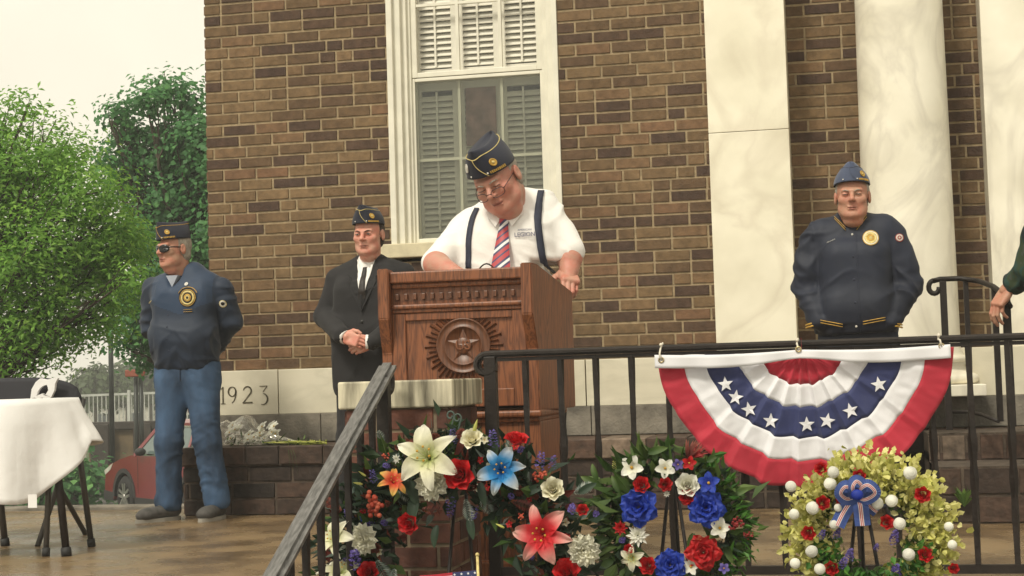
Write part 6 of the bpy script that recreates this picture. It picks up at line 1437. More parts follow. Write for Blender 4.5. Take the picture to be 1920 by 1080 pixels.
# ------------------------------------------------------------------ bunting on the front railing
MAT['bunt_red'] = pm('bunting_red', (.42, .014, .035), .75, var=.08, bump=.08, bscale=400, sheen=.2)
MAT['bunt_white'] = pm('bunting_white', (.72, .71, .74), .75, var=.04, bump=.08, bscale=400, sheen=.2)
MAT['bunt_blue'] = pm('bunting_blue', (.022, .03, .11), .75, var=.1, bump=.08, bscale=400, sheen=.2)
YB_ = YRL - .045
bc = at(1502, 634, YB_); btl, btr = at(1229, 660, YB_), at(1780, 640, YB_)
SB = (btr.x - btl.x) / 551
bn = thing('bunting', 'red white and blue pleated fan bunting with white stars tied to the railing', 'bunting', (bc.x, YB_, bc.z - .02))
ztop_l, ztop_r = btl.z, btr.z; zhd = (ztop_l + ztop_r) / 2 - .006
RO = 278 * SB
bands = [(0, 87, 'bunt_red'), (87, 129, 'bunt_white'), (129, 187, 'bunt_blue'), (187, 229, 'bunt_white'), (229, 279, 'bunt_red')]
def hz(x): return zhd - .026 - .030 * math.exp(-(((x - bc.x) / .09) ** 2)) * 0
NP = 13
def bpos(th, r):
    # th from 0 (right) to pi (left), measured below the heading; deep knife pleats fade out towards the ends
    u = th / PI; mid = max(0, 1 - abs(u - .5) / .36) ** .6
    ph = u * NP; fr2 = ph - math.floor(ph); saw = (fr2 / .78) if fr2 < .78 else (1 - (fr2 - .78) / .22)
    k = min(1, r / (60 * SB)); rr = r / RO
    dep_ = (saw ** 1.3 - .5) * (.009 + .007 * rr) * mid * k * 1.3 + .010 * math.sin(u * 11 + 1) * rr * (1 - mid) + .012 * math.sin(u * 23) * rr * rr * .4
    r2 = r * (1 + (.050 * (saw - .5)) * mid * (1 - .55 * rr)) - .003 * math.sin(ph * 3.1)
    t2 = th + .022 * math.sin(ph * 2 * PI) * mid * (1 - rr)
    x = bc.x + r2 * math.cos(t2) * (1 + .012 * (math.cos(t2) > 0)); z = bc.z - r2 * math.sin(t2) * 1.0
    z += -.004 * math.sin(u * 5) * rr - .006 * rr * mid; dep_ += .006 * rr * noise.noise(Vector((x * 14, z * 14, 3))) + .003 * noise.noise(Vector((x * 40, z * 40, 1))); z += .004 * rr * noise.noise(Vector((x * 12, 0, 7)))
    tilt = (x - bc.x) * ((ztop_r - ztop_l) / (btr.x - btl.x)) * .5
    return Vector((x, YB_ - dep_ - .004, z + tilt))
NT = 340
for bi, (r0, r1, m) in enumerate(bands):
    M = MB(); nr = 7
    def fn(u, v, r0=r0, r1=r1):
        r = max(.002, (r0 + (r1 - r0) * v) * SB); hd = bc.z - (zhd - .012)
        a = math.asin(min(.999, hd / r)) if r > hd else R(89.9)
        return bpos(a + (PI - 2 * a) * u, r)
    M.grid(fn, NT, nr); o = M.build('stripe' if bi else 'fan_centre', MAT[m], bn); md = o.modifiers.new('t', 'SOLIDIFY'); md.thickness = .0012; md.offset = 0
    if bi in (1, 3, 4):
        pass
# heading tape
M = MB(); n = 60
def hd_(u, v):
    x = btl.x + (btr.x - btl.x) * u; k = (x - bc.x) / (275 * SB); zt_ = ztop_l + (ztop_r - ztop_l) * u - .010 + .007 * abs(math.sin(u * 2 * PI)) * -1
    w_ = .044 - .016 * math.exp(-(k / .3) ** 2); return (x, YB_ - .032 - .006 * math.exp(-(k / .35) ** 2) + .004 * math.sin(u * 17) - .004 * v * math.sin(u * 40), zt_ - w_ * v)
M.grid(hd_, 80, 4); o = M.build('heading', MAT['bunt_white'], bn); md = o.modifiers.new('t', 'SOLIDIFY'); md.thickness = .003; md.offset = 0
MAT['cord'] = pm('white_cord', (.65, .6, .5), .8); MAT['brass'] = pm('brass', (.45, .36, .2), .3, metal=.9)
for px, py in ((1240, 675), (1497, 655), (1765, 649)):
    g_ = at(px, py, YB_ - .03); M = MB(); M.lathe([(.0055, 0), (.006, .002), (.0095, .002), (.0105, 0)], (g_.x, YB_ - .035 - (.006 if px == 1497 else 0), g_.z), 20, M=Matrix.Rotation(R(90), 3, 'X')); M.build('grommet', MAT['brass'], bn)
    M = MB(); zr_ = zr; M.tube([(g_.x, YB_ - .038, g_.z), (g_.x - .004, YB_ - .042, g_.z + .02), (g_.x - .006, YRL - .036, zr_ + .002), (g_.x - .002, YRL, zr_ + .022), (g_.x + .002, YRL + .036, zr_), (g_.x + .003, YRL + .0, zr_ - .03), (g_.x + .002, YB_ - .012, g_.z + .004)], .0032, 6); M.ell((g_.x - .004, YRL - .034, zr_ + .016), .006, n=8, m=6); M.build('tie_cord', MAT['cord'], bn)
def inv_b0(px, py):
    p = at(px, py, YB_ - .01); r = math.hypot(p.x - bc.x, p.z - bc.z); th = math.atan2(bc.z - p.z, p.x - bc.x); return th, r
for px, py, rot in ((1337, 735, 5), (1360, 763, -10), (1398, 777, 10), (1445, 790, -5), (1513, 796, 0), (1551, 789, -12), (1595, 770, 14), (1648, 721, 8)):
    q = at(px, py, YB_); _r = math.hypot(q.x - bc.x, q.z - bc.z); q = bc + (q - bc) * min(1, 168 * SB / _r); S_ = .0265; M = MB(); pts = []
    for k in range(10): a = R(90 + 36 * k + rot); rr = S_ * (1 if k % 2 == 0 else .42); pts.append((q.x + rr * math.cos(a), q.z + rr * math.sin(a)))
    def lay(x, z): th = math.atan2(bc.z - z, x - bc.x); r = math.hypot(x - bc.x, z - bc.z); return min(bpos(th + e_, r + e2 * .004).y for e_ in (-.02, 0, .02) for e2 in (-1, 1)) - .004
    v = [(q.x, lay(q.x, q.z) - .001, q.z)] + [(x, lay(x, z) - .001, z) for x, z in pts]; M.add(v, [(0, 1 + (k + 1) % 10, 1 + k) for k in range(10)]); o = M.build('star', MAT['bunt_white'], bn); md = o.modifiers.new('t', 'SOLIDIFY'); md.thickness = .0015; md.offset = 0
# ------------------------------------------------------------------ silk flowers
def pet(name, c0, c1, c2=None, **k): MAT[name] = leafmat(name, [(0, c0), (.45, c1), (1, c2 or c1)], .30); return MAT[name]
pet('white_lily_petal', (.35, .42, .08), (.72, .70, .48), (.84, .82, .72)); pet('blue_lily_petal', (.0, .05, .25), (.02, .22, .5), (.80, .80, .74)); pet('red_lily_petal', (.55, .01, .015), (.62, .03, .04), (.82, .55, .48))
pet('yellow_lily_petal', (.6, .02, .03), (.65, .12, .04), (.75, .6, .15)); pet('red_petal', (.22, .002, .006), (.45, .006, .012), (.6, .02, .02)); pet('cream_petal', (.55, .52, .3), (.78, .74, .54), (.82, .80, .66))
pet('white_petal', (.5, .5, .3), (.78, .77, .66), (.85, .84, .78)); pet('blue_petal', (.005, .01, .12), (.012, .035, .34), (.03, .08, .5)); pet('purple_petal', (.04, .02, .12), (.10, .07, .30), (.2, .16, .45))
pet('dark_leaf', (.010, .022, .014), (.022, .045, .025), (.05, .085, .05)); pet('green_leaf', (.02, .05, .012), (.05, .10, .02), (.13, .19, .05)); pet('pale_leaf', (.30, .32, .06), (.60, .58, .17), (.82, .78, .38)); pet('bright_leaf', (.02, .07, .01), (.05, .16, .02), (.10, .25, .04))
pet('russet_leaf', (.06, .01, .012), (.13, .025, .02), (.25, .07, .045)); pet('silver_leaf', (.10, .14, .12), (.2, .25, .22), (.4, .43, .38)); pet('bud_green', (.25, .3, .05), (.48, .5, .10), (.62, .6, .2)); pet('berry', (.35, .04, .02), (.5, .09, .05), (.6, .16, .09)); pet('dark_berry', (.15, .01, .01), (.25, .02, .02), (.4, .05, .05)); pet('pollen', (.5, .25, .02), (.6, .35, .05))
def petal(M, ang, L, Wd, e0, curl, base=.0, t=(0, 1), ruf=0, cup=.3, nu=4, nv=7, rnd=None, pw=.75, mi=0, blunt=1.0, twist=0):
    ca, sa = math.cos(ang), math.sin(ang); r, z = base, 0; vs = []; tv_ = []
    ph = rnd.uniform(0, 6) if rnd else 0
    for j in range(nv + 1):
        v = j / nv; e = e0 - curl * v
        if j: r += math.cos(e) * L / nv; z += math.sin(e) * L / nv
        w = Wd * (math.sin(PI * min(1, (v * .97 + .03)) ** pw) ** (.75 / blunt)) * .5
        for i in range(nu + 1):
            u = i / nu * 2 - 1; x = u * w; dz = cup * abs(u) ** 2 * w + ruf * math.sin(ph + u * 5 + v * 7) * L * .1 * v
            tx = x + twist * v * L
            # local frame: radial (ca,sa), tangent (-sa,ca), up
            tv_.append(t[0] + (t[1] - t[0]) * v); rr = r - math.sin(e) * dz; zz = z + math.cos(e) * dz; vs.append((rr * ca - tx * sa, rr * sa + tx * ca, zz))
    b = len(M.v)
    M.v += vs; M.vt += tv_
    for j in range(nv):
        for i in range(nu):
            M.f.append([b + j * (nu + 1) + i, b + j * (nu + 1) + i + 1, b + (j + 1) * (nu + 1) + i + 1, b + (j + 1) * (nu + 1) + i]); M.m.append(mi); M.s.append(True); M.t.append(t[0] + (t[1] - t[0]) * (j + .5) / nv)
def f_lily(M, rnd):
    for k in range(6): petal(M, 2 * PI * k / 6 + rnd.uniform(-.12, .12), 1.2, .62 if k % 2 else .46, R(62), R(110) + rnd.uniform(-.35, .35), .05, cup=.35, rnd=rnd, ruf=.5, nu=6, nv=16, pw=.8)
    for k in range(6): a = k * 1.05; M.tube([(0, 0, 0), (.12 * math.cos(a), .12 * math.sin(a), .35), (.22 * math.cos(a), .22 * math.sin(a), .55)], .016, 5, t=.35); M.ell((.22 * math.cos(a), .22 * math.sin(a), .56), (.045, .045, .03), 1, 6, 4, t=.5)
def f_rose(M, rnd):
    n = 0
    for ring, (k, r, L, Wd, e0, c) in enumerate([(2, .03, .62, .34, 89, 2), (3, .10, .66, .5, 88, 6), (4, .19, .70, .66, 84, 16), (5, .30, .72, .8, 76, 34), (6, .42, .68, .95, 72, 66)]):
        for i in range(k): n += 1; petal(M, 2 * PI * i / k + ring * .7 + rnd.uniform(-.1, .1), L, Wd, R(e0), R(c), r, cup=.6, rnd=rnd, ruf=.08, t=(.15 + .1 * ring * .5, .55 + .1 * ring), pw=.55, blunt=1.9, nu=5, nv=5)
def f_carn(M, rnd):
    for ring in range(6):
        k = 4 + ring * 2
        for i in range(k): petal(M, 2 * PI * (i + rnd.random() * .6) / k, .66 + .05 * ring, .62, R(90 - ring * 13), R(30), .05 * ring, cup=.25, rnd=rnd, ruf=1.5, t=(.75, 1), pw=.42, blunt=2.2, nu=5, nv=4)
def f_open(M, rnd, k=5, w=.75):
    for i in range(k): petal(M, 2 * PI * i / k + rnd.uniform(-.1, .1), .95, w, R(35), R(40), .05, cup=.3, rnd=rnd, ruf=.5, t=(.2, 1), pw=.6, blunt=1.5, nu=5, nv=6)
    M.ell((0, 0, .14), (.13, .13, .1), 1, 8, 5, t=.5)
def f_dahlia(M, rnd):
    for ring in range(4):
        for i in range(8): petal(M, 2 * PI * i / 8 + ring * .4, .95 - .2 * ring, .3, R(15 + 20 * ring), R(15), .05, cup=.5, rnd=rnd, t=(.3, 1), nu=3, nv=5)
def f_big(M, rnd):
    for ring, (k, L, Wd, e0) in enumerate([(4, .55, .6, 80), (5, .75, .8, 58), (6, .92, .95, 36), (6, 1.0, 1.0, 12)]):
        for i in range(k): petal(M, 2 * PI * i / k + ring * .6 + rnd.uniform(-.2, .2), L, Wd, R(e0), R(30), .03, cup=.25, rnd=rnd, ruf=1.3, t=(.1, 1 - .1 * (3 - ring)), pw=.5, blunt=1.8, nu=6, nv=6)
def f_ball(M, rnd):     # tight rosebud, nearly a ball
    M.ell((0, 0, .35), (.86, .86, .8), 0, 14, 10, t=.75)
    for ring, (k, L, e0, r) in enumerate([(5, 1.5, 60, .55), (4, 1.1, 88, .62)]):
        for i in range(k): petal(M, 2 * PI * i / k + ring * .8, L, 1.15, R(e0), R(-115 + ring * 10), r - 1.25 + ring * .35 if 0 else .35, cup=.5, rnd=rnd, t=(.5, 1), pw=.6, blunt=1.8, nu=5, nv=8) if 0 else None
    sp = [((.75 - .68 * j / 40) * math.cos(j * .42), (.75 - .68 * j / 40) * math.sin(j * .42), .35 + .8 * math.sqrt(max(0, 1 - ((.75 - .68 * j / 40) / .86) ** 2))) for j in range(41)]
    M.tube(sp, .028, 6, t=.85); M.tube([(.84 * math.cos(a), .84 * math.sin(a), .35 + .16 * math.sin(a * 2.5)) for a in [2 * PI * i / 24 for i in range(25)]], .03, 6, t=.9)
def f_bud(M, rnd): M.lathe([(0, 0), (.16, .08), (.24, .5), (.22, 1.0), (.1, 1.6), (0, 1.9)], (0, 0, 0), 10, t=.8)
def f_spike(M, rnd):    # spray of small florets round a stem
    for i in range(26):
        z = i / 26 * 1.9; a = i * 2.4; r = .38 * (1 - z / 2.6) + .08; c = Vector((r * math.cos(a), r * math.sin(a), z)); q = rnd.uniform(.8, 1.2) * .2
        for k in range(4): b = a + (k - 1.5) * .9; d = Vector((math.cos(b), math.sin(b), rnd.uniform(-.2, .7))) * q; n_ = Vector((-math.sin(b), math.cos(b), 0)) * q * .55; M.add([c, c + d * .6 + n_, c + d * 1.2, c + d * .6 - n_], [(0, 1, 2, 3)], 0, False, rnd.random())
def f_berries(M, rnd):
    for i in range(26): a = rnd.uniform(0, 6.3); r = rnd.uniform(0, .85); M.ell((r * math.cos(a), r * math.sin(a), rnd.uniform(0, .5)), .17, 0, 8, 6, t=rnd.random())
def f_fern(M, rnd):     # frond along +x
    n = 13
    for i in range(n):
        x = .1 + i / n * 1.9; L = .55 * math.sin(PI * (i + 1.5) / (n + 2)) + .08; z = .12 * math.sin(x * 1.4)
        for s_ in (-1, 1): p = Vector((x, 0, z)); q = p + Vector((L * .5, s_ * L, -.1)); n_ = Vector((.07, 0, .02)); m_ = p.lerp(q, .5); M.add([p, m_ + n_, q, m_ - n_], [(0, 1, 2, 3)], 0, False, rnd.random())
    M.tube([(0, 0, 0), (1, 0, .12), (2.0, 0, .05)], .02, 5, t=.3)
def f_plume(M, rnd):
    for i in range(22): petal(M, rnd.uniform(-.7, .7), rnd.uniform(.9, 1.7), .22, R(rnd.uniform(5, 60)), R(40), .0, cup=.4, rnd=rnd, t=(0, 1), nu=2, nv=5)
def f_leaf(M, rnd): petal(M, 0, 2.0, .72, R(25), R(45), 0, cup=.35, rnd=rnd, t=(.2, .9), nu=4, nv=7, pw=.8)
FT = dict(lily=f_lily, rose=f_rose, carn=f_carn, open=f_open, dahlia=f_dahlia, big=f_big, ball=f_ball, bud=f_bud, spike=f_spike, berries=f_berries, fern=f_fern, plume=f_plume, leaf=f_leaf)
NAMES = dict(lily='lily', rose='rose', carn='carnation', open='open_flower', dahlia='dahlia', big='large_bloom', ball='rosebud', bud='lily_bud', spike='delphinium', berries='berry_cluster', fern='fern_frond', plume='leaf_plume', leaf='leaf')
def flower(wr, kind, px, py, d, mat, Y, rnd, face=None, ang=None, lift=0):
    # face: direction the flower looks to (picture right, up, towards viewer)
    M = MB(); FT[kind](M, rnd); c = at(px, py, Y); S_ = d / 2 * (CAM - c).length / FOC
    f_ = face or (rnd.uniform(-.35, .35), rnd.uniform(-.2, .45), 1)
    z_ = Vector((f_[0], -f_[2], f_[1])).normalized(); up = Vector((math.cos(ang), 0, math.sin(ang))) if ang is not None else Vector((rnd.uniform(-1, 1), 0, rnd.uniform(-1, 1)))
    x_ = (up - z_ * up.dot(z_)).normalized(); y_ = z_.cross(x_)
    X = Matrix(((x_.x * S_, y_.x * S_, z_.x * S_, c.x), (x_.y * S_, y_.y * S_, z_.y * S_, c.y + lift), (x_.z * S_, y_.z * S_, z_.z * S_, c.z), (0, 0, 0, 1)))
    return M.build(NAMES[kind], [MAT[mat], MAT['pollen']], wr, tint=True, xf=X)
def leafring(wr, cx, cy, r, th, Y, n, size, mat, seed, name='greenery', asp=.45, arc_=(0, 360), deep=.05, out=.5, shape='lance'):
    rnd = random.Random(seed); M = MB(); c0 = at(cx, cy, Y); k = (CAM - c0).length / FOC
    for i in range(n):
        a = R(rnd.uniform(*arc_)); rr = (r + rnd.gauss(0, .42) * th) * k; p = Vector((c0.x + rr * math.cos(a), Y + rnd.uniform(-deep, deep), c0.z + rr * math.sin(a)))
        o = Vector((math.cos(a) * out, -rnd.uniform(-.2, .9), math.sin(a) * out)) + Vector((rnd.gauss(0, .5), rnd.gauss(0, .3), rnd.gauss(0, .5))); o.normalize()
        L = size * k * rnd.uniform(.6, 1.3); s_ = o.cross(Vector((rnd.gauss(0, 1), rnd.gauss(0, 1), rnd.gauss(0, 1)))).normalized() * L * asp * .5; nn = o.cross(s_).normalized() * L * .12
        t = min(1, max(0, rnd.gauss(.5, .25)))
        if shape == 'lance': M.add([p, p + o * L * .4 + s_ + nn, p + o * L, p + o * L * .4 - s_ + nn, p + o * L * .45], [(0, 1, 4), (1, 2, 4), (2, 3, 4), (3, 0, 4)], 0, False, t)
        else: M.add([p, p + o * L * .3 + s_ * .9 + nn, p + o * L * .7 + s_ * .9 + nn, p + o * L, p + o * L * .7 - s_ * .9 + nn, p + o * L * .3 - s_ * .9 + nn, p + o * L * .5], [(j, (j + 1) % 6, 6) for j in range(6)], 0, False, t)
    o = M.build(name, MAT[mat], wr, tint=True); o['kind'] = 'stuff'; return o
def ringbase(wr, cx, cy, r, Y, th=.018):
    c0 = at(cx, cy, Y); k = (CAM - c0).length / FOC * r; M = MB(); M.tube([(c0.x + k * math.cos(a), Y + .03, c0.z + k * math.sin(a)) for a in [2 * PI * i / 40 for i in range(41)]], th, 8, cap=False); M.build('wire_ring', MAT['dark_leaf'], wr, tint=True)
def easel(label, cx, ptop, Y, sp=.17):
    t_ = at(cx, ptop, Y + .07); e = thing('wire_easel', label, 'easel', (t_.x, Y, -.72), 0, 'wire easels holding the wreaths'); r = .0055
    for dx in (-sp, sp): M = MB(); M.tube([(t_.x, Y + .08, t_.z), (t_.x + dx, Y - .05, -.72)], r, 6); M.build('leg', MAT['iron'], e)
    M = MB(); M.tube([(t_.x, Y + .08, t_.z), (t_.x, Y + .45, -.72)], r, 6); M.build('leg', MAT['iron'], e)
    zc = t_.z + (-.72 - t_.z) * .68; M = MB(); M.tube([(t_.x - sp * .68, Y - .012, zc), (t_.x + sp * .68, Y - .012, zc)], r, 6); M.build('crossbar', MAT['iron'], e)
YW1, YW2, YW3 = -4.42, -4.22, -4.25
def wreath(label, cx, cy, Y):
    c = at(cx, cy, Y); return thing('flower_wreath', label, 'wreath', (c.x, Y, c.z), 0, 'memorial wreaths on easels')
rnd = random.Random(41)
w1 = wreath('largest wreath, dark foliage with big lilies, in front of the brick pier', 853, 1060, YW1)
ringbase(w1, 853, 1065, 190, YW1); easel('wire easel behind the large lily wreath', 862, 820, YW1, .12)
leafring(w1, 853, 1065, 185, 78, YW1, 2200, 38, 'dark_leaf', 1, deep=.045)
leafring(w1, 853, 1065, 190, 85, YW1 - .01, 300, 40, 'green_leaf', 2, deep=.04, name='green_sprigs'); leafring(w1, 853, 1065, 185, 80, YW1 - .01, 260, 34, 'russet_leaf', 3, deep=.04, name='russet_sprigs'); leafring(w1, 853, 1065, 190, 80, YW1 - .01, 220, 34, 'silver_leaf', 4, deep=.04, asp=.3, name='silver_sprigs')
A1 = [('lily', 805, 860, 122, 'white_lily_petal', (-.1, .35, 1)), ('lily', 940, 884, 90, 'blue_lily_petal', (.1, .3, 1)), ('lily', 1019, 1002, 108, 'red_lily_petal', (-.1, .1, 1)), ('lily', 737, 905, 58, 'yellow_lily_petal', (.4, .5, .8)),
      ('lily', 634, 1010, 78, 'white_lily_petal', (-.4, .4, .8)), ('lily', 638, 1078, 80, 'white_lily_petal', (.1, .9, .5)), ('rose', 863, 890, 66, 'red_petal', (0, .1, 1)), ('rose', 968, 830, 52, 'red_petal', (.2, 1, .45)), ('rose', 768, 980, 46, 'red_petal', None),
      ('rose', 692, 1074, 46, 'red_petal', (0, .4, 1)), ('rose', 1064, 1074, 58, 'red_petal', (0, .5, 1)), ('rose', 1093, 957, 26, 'red_petal', None), ('carn', 811, 906, 60, 'cream_petal', (0, .1, 1)), ('carn', 681, 1011, 54, 'cream_petal', (-.1, .1, 1)), ('carn', 1095, 1032, 56, 'cream_petal', (.2, .1, 1)),
      ('rose', 886, 826, 48, 'cream_petal', (0, .5, .9)), ('rose', 1037, 918, 50, 'cream_petal', (.1, .3, 1)), ('bud', 888, 812, 30, 'bud_green', (.35, 1, .2)), ('bud', 686, 893, 18, 'bud_green', (-.8, .6, .2)), ('bud', 680, 908, 20, 'bud_green', (-.9, .2, .3)), ('bud', 946, 990, 20, 'bud_green', (-.9, .5, .3)),
      ('spike', 926, 838, 34, 'purple_petal', (0, 1, .3)), ('spike', 850, 832, 30, 'purple_petal', (0, 1, .1)), ('spike', 1010, 878, 34, 'purple_petal', (.3, 1, .3)), ('spike', 1035, 878, 26, 'purple_petal', (.2, 1, .2)), ('spike', 702, 905, 26, 'purple_petal', (-.1, 1, .3)), ('spike', 657, 975, 26, 'purple_petal', (-.3, 1, .3)), ('spike', 665, 1062, 42, 'purple_petal', (.2, .8, .6)), ('spike', 846, 935, 36, 'purple_petal', (0, -1, .4)), ('spike', 1072, 958, 26, 'purple_petal', (.2, .5, .8)), ('spike', 890, 950, 26, 'purple_petal', (0, -.9, .4)), ('spike', 1118, 962, 20, 'purple_petal', None),
      ('berries', 700, 945, 58, 'berry', (0, 0, 1)), ('berries', 1015, 893, 34, 'berry', None), ('berries', 978, 968, 16, 'berry', None)]
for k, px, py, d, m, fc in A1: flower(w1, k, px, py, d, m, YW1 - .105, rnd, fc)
for px, py, d, a, m in ((872, 935, 44, -80, 'silver_leaf'), (742, 925, 50, -10, 'silver_leaf'), (1075, 925, 40, 25, 'silver_leaf'), (975, 995, 46, 10, 'silver_leaf'), (705, 1050, 50, -60, 'silver_leaf'), (740, 1065, 46, -100, 'silver_leaf'), (948, 850, 40, 60, 'silver_leaf'), (960, 940, 40, -20, 'russet_leaf'), (790, 955, 40, -5, 'russet_leaf'), (640, 960, 40, 140, 'russet_leaf'), (900, 930, 40, -60, 'silver_leaf'), (720, 835, 30, 110, 'silver_leaf'), (790, 830, 34, 110, 'dark_leaf')): flower(w1, 'fern', px, py, d, m, YW1 - (.085 if py > 930 else .035), rnd, (rnd.uniform(-.2, .2), rnd.uniform(-.2, .2), 1), R(a))
for px, py, d, a, m in ((765, 900, 56, -70, 'dark_leaf'), (780, 930, 60, -100, 'dark_leaf'), (900, 905, 46, -80, 'dark_leaf'), (985, 925, 46, 20, 'dark_leaf'), (1085, 925, 40, 30, 'dark_leaf'), (700, 985, 50, 200, 'dark_leaf'), (1060, 950, 44, -10, 'russet_leaf'), (860, 850, 40, 70, 'russet_leaf'), (820, 985, 44, -95, 'dark_leaf'), (880, 970, 44, -80, 'dark_leaf')): flower(w1, 'leaf', px, py, d, m, YW1 - .07, rnd, (rnd.uniform(-.2, .2), .2, 1), R(a))
for i in range(46):
    a = R(rnd.uniform(-8, 190)); r = 185 + rnd.uniform(-62, 66); px, py = 853 + r * math.cos(a) * 1.03, 1065 - r * math.sin(a) * 1.02
    k, d, m = rnd.choice([('spike', 22, 'purple_petal'), ('spike', 20, 'purple_petal'), ('open', 18, 'cream_petal'), ('open', 16, 'red_petal'), ('berries', 20, 'berry'), ('open', 16, 'blue_petal'), ('carn', 20, 'russet_leaf'), ('dahlia', 20, 'white_petal')]); flower(w1, k, px, py, d, m, YW1 - .05, rnd)
# thin curly twigs sticking out
M = MB()
for px, py, qx, qy in ((655, 880, 690, 895), (600, 1075, 640, 1040), (715, 840, 745, 850), (808, 785, 812, 830), (903, 930, 905, 950)):
    a, b = at(px, py, YW1 - .03), at(qx, qy, YW1 - .03); M2 = MB(); M2.tube([a, a.lerp(b, .5) + Vector((0, 0, .008)), b], [.0012, .0018, .0022], 5); M2.build('twig', MAT['bark'], w1)
for cx_, cy_ in ((845, 783), (858, 788)):
    c_ = at(cx_, cy_ + 14, YW1 - .03); M2 = MB(); M2.tube([c_ + Vector((.012 * math.cos(R(a)) * (1 - a / 700), 0, .028 + .014 * math.sin(R(a)) * (1 - a / 700))) for a in range(0, 361, 24)][::-1] + [c_ + Vector((.004, 0, 0)), c_ + Vector((0, 0, -.05))], .0028, 6); M2.build('curled_sprig', MAT['silver_leaf'], w1)
w2 = wreath('middle wreath of loose green leaves with ruffled blue, red and white blooms', 1262, 985, YW2)
ringbase(w2, 1262, 985, 105, YW2, .013); easel('wire easel behind the blue and red flowered wreath', 1259, 850, YW2, .15)
leafring(w2, 1262, 985, 108, 38, YW2, 330, 40, 'green_leaf', 11, asp=.4, deep=.04); leafring(w2, 1262, 985, 120, 36, YW2 - .02, 80, 54, 'green_leaf', 12, asp=.32, arc_=(100, 260), out=1.1, name='long_leaves'); leafring(w2, 1262, 985, 100, 34, YW2, 260, 30, 'dark_leaf', 13, name='dark_leaves'); leafring(w2, 1262, 985, 125, 26, YW2 - .01, 120, 24, 'bright_leaf', 14, arc_=(-50, 60), name='fine_leaves', asp=.35, out=1.0)
A2 = [('open', 1185, 877, 50, 'white_petal', (-.1, .2, 1)), ('open', 1247, 878, 42, 'white_petal', (.2, .1, 1)), ('rose', 1289, 910, 50, 'white_petal', (.1, .2, 1)), ('rose', 1204, 910, 36, 'red_petal', None), ('rose', 1247, 908, 30, 'red_petal', None), ('big', 1198, 951, 76, 'blue_petal', (-.1, .2, 1)), ('open', 1329, 906, 46, 'blue_petal', None), ('big', 1324, 953, 74, 'blue_petal', (.1, .3, 1)),
      ('dahlia', 1196, 1004, 46, 'white_petal', None), ('dahlia', 1163, 990, 30, 'red_petal', None), ('rose', 1215, 1061, 38, 'red_petal', (0, .2, 1)), ('big', 1257, 1060, 62, 'blue_petal', (0, .3, 1)), ('big', 1319, 1036, 70, 'red_petal', (0, .1, 1)), ('open', 1349, 990, 44, 'white_petal', (.3, .1, 1)), ('lily', 1186, 1046, 46, 'white_lily_petal', None), ('open', 1296, 1062, 36, 'white_petal', None),
      ('berries', 1382, 984, 32, 'dark_berry', None), ('berries', 1403, 1003, 20, 'dark_berry', None), ('open', 1292, 868, 30, 'red_petal', None), ('open', 1271, 871, 24, 'purple_petal', None), ('open', 1357, 1066, 24, 'purple_petal', None), ('spike', 1168, 1012, 20, 'purple_petal', None), ('rose', 1290, 930, 36, 'red_petal', (0, -.3, 1)), ('dahlia', 1250, 926, 14, 'white_petal', None), ('spike', 1152, 880, 16, 'bud_green', (0, 1, .1)), ('rose', 1180, 1030, 22, 'red_petal', None), ('open', 1315, 1012, 22, 'berry', None), ('open', 1340, 1028, 20, 'berry', None)]
for k, px, py, d, m, fc in A2: flower(w2, k, px, py, d, m, YW2 - .08, rnd, fc)
flower(w2, 'plume', 1290, 862, 52, 'russet_leaf', YW2 - .03, rnd, (-.2, .5, 1), R(60)); flower(w2, 'plume', 1300, 858, 40, 'dark_berry', YW2 - .04, rnd, (-.2, .5, 1), R(35))
for px, py, d, a in ((1215, 850, 40, 15), (1225, 865, 34, 70), (1128, 915, 46, 150), (1120, 900, 34, 110), (1150, 960, 46, 200), (1325, 865, 40, 25), (1300, 875, 34, 45), (1135, 945, 40, 170), (1165, 925, 40, 120), (1300, 1000, 46, -100), (1360, 1020, 40, -70), (1140, 1010, 44, 190), (1370, 930, 36, 20), (1150, 1050, 44, 210)): flower(w2, 'leaf', px, py, d, 'green_leaf', YW2 - .045, rnd, (rnd.uniform(-.2, .2), .2, 1), R(a))
w3 = wreath('wreath of pale yellow green leaves with white and red rosebuds and striped bow', 1632, 1003, YW3)
ringbase(w3, 1632, 1003, 100, YW3, .02); easel('wire easel behind the pale leaved wreath', 1612, 880, YW3, .16)
leafring(w3, 1632, 1003, 108, 42, YW3, 3800, 14, 'pale_leaf', 21, asp=.8, shape='round', deep=.055, arc_=(-70, 215)); leafring(w3, 1632, 1003, 90, 34, YW3 + .02, 700, 20, 'green_leaf', 22, asp=.6, name='inner_leaves'); leafring(w3, 1632, 1003, 86, 30, YW3 - .03, 700, 16, 'bright_leaf', 23, asp=.6, arc_=(190, 350), name='boxwood_leaves')
for i in range(26):       # loose sprigs that break the outline
    a = R(rnd.uniform(-30, 205)); r = 138 + rnd.uniform(-6, 12); px, py = 1632 + r * math.cos(a), 1003 - r * math.sin(a); M = MB(); c_ = at(px, py, YW3 - rnd.uniform(-.03, .03))
    for j in range(9):
        o = Vector((math.cos(a) * .5 + rnd.gauss(0, .5), rnd.gauss(0, .5), math.sin(a) * .5 + rnd.gauss(0, .5))).normalized(); p = c_ + Vector((math.cos(a), 0, math.sin(a))) * .004 * j; L = .020; s_ = o.cross(Vector((0, 1, .3))).normalized() * .008; M.add([p, p + o * L * .5 + s_, p + o * L, p + o * L * .5 - s_], [(0, 1, 2, 3)], 0, False, rnd.uniform(.4, 1))
    M.build('leaf_sprig', MAT['pale_leaf'], w3, tint=True)
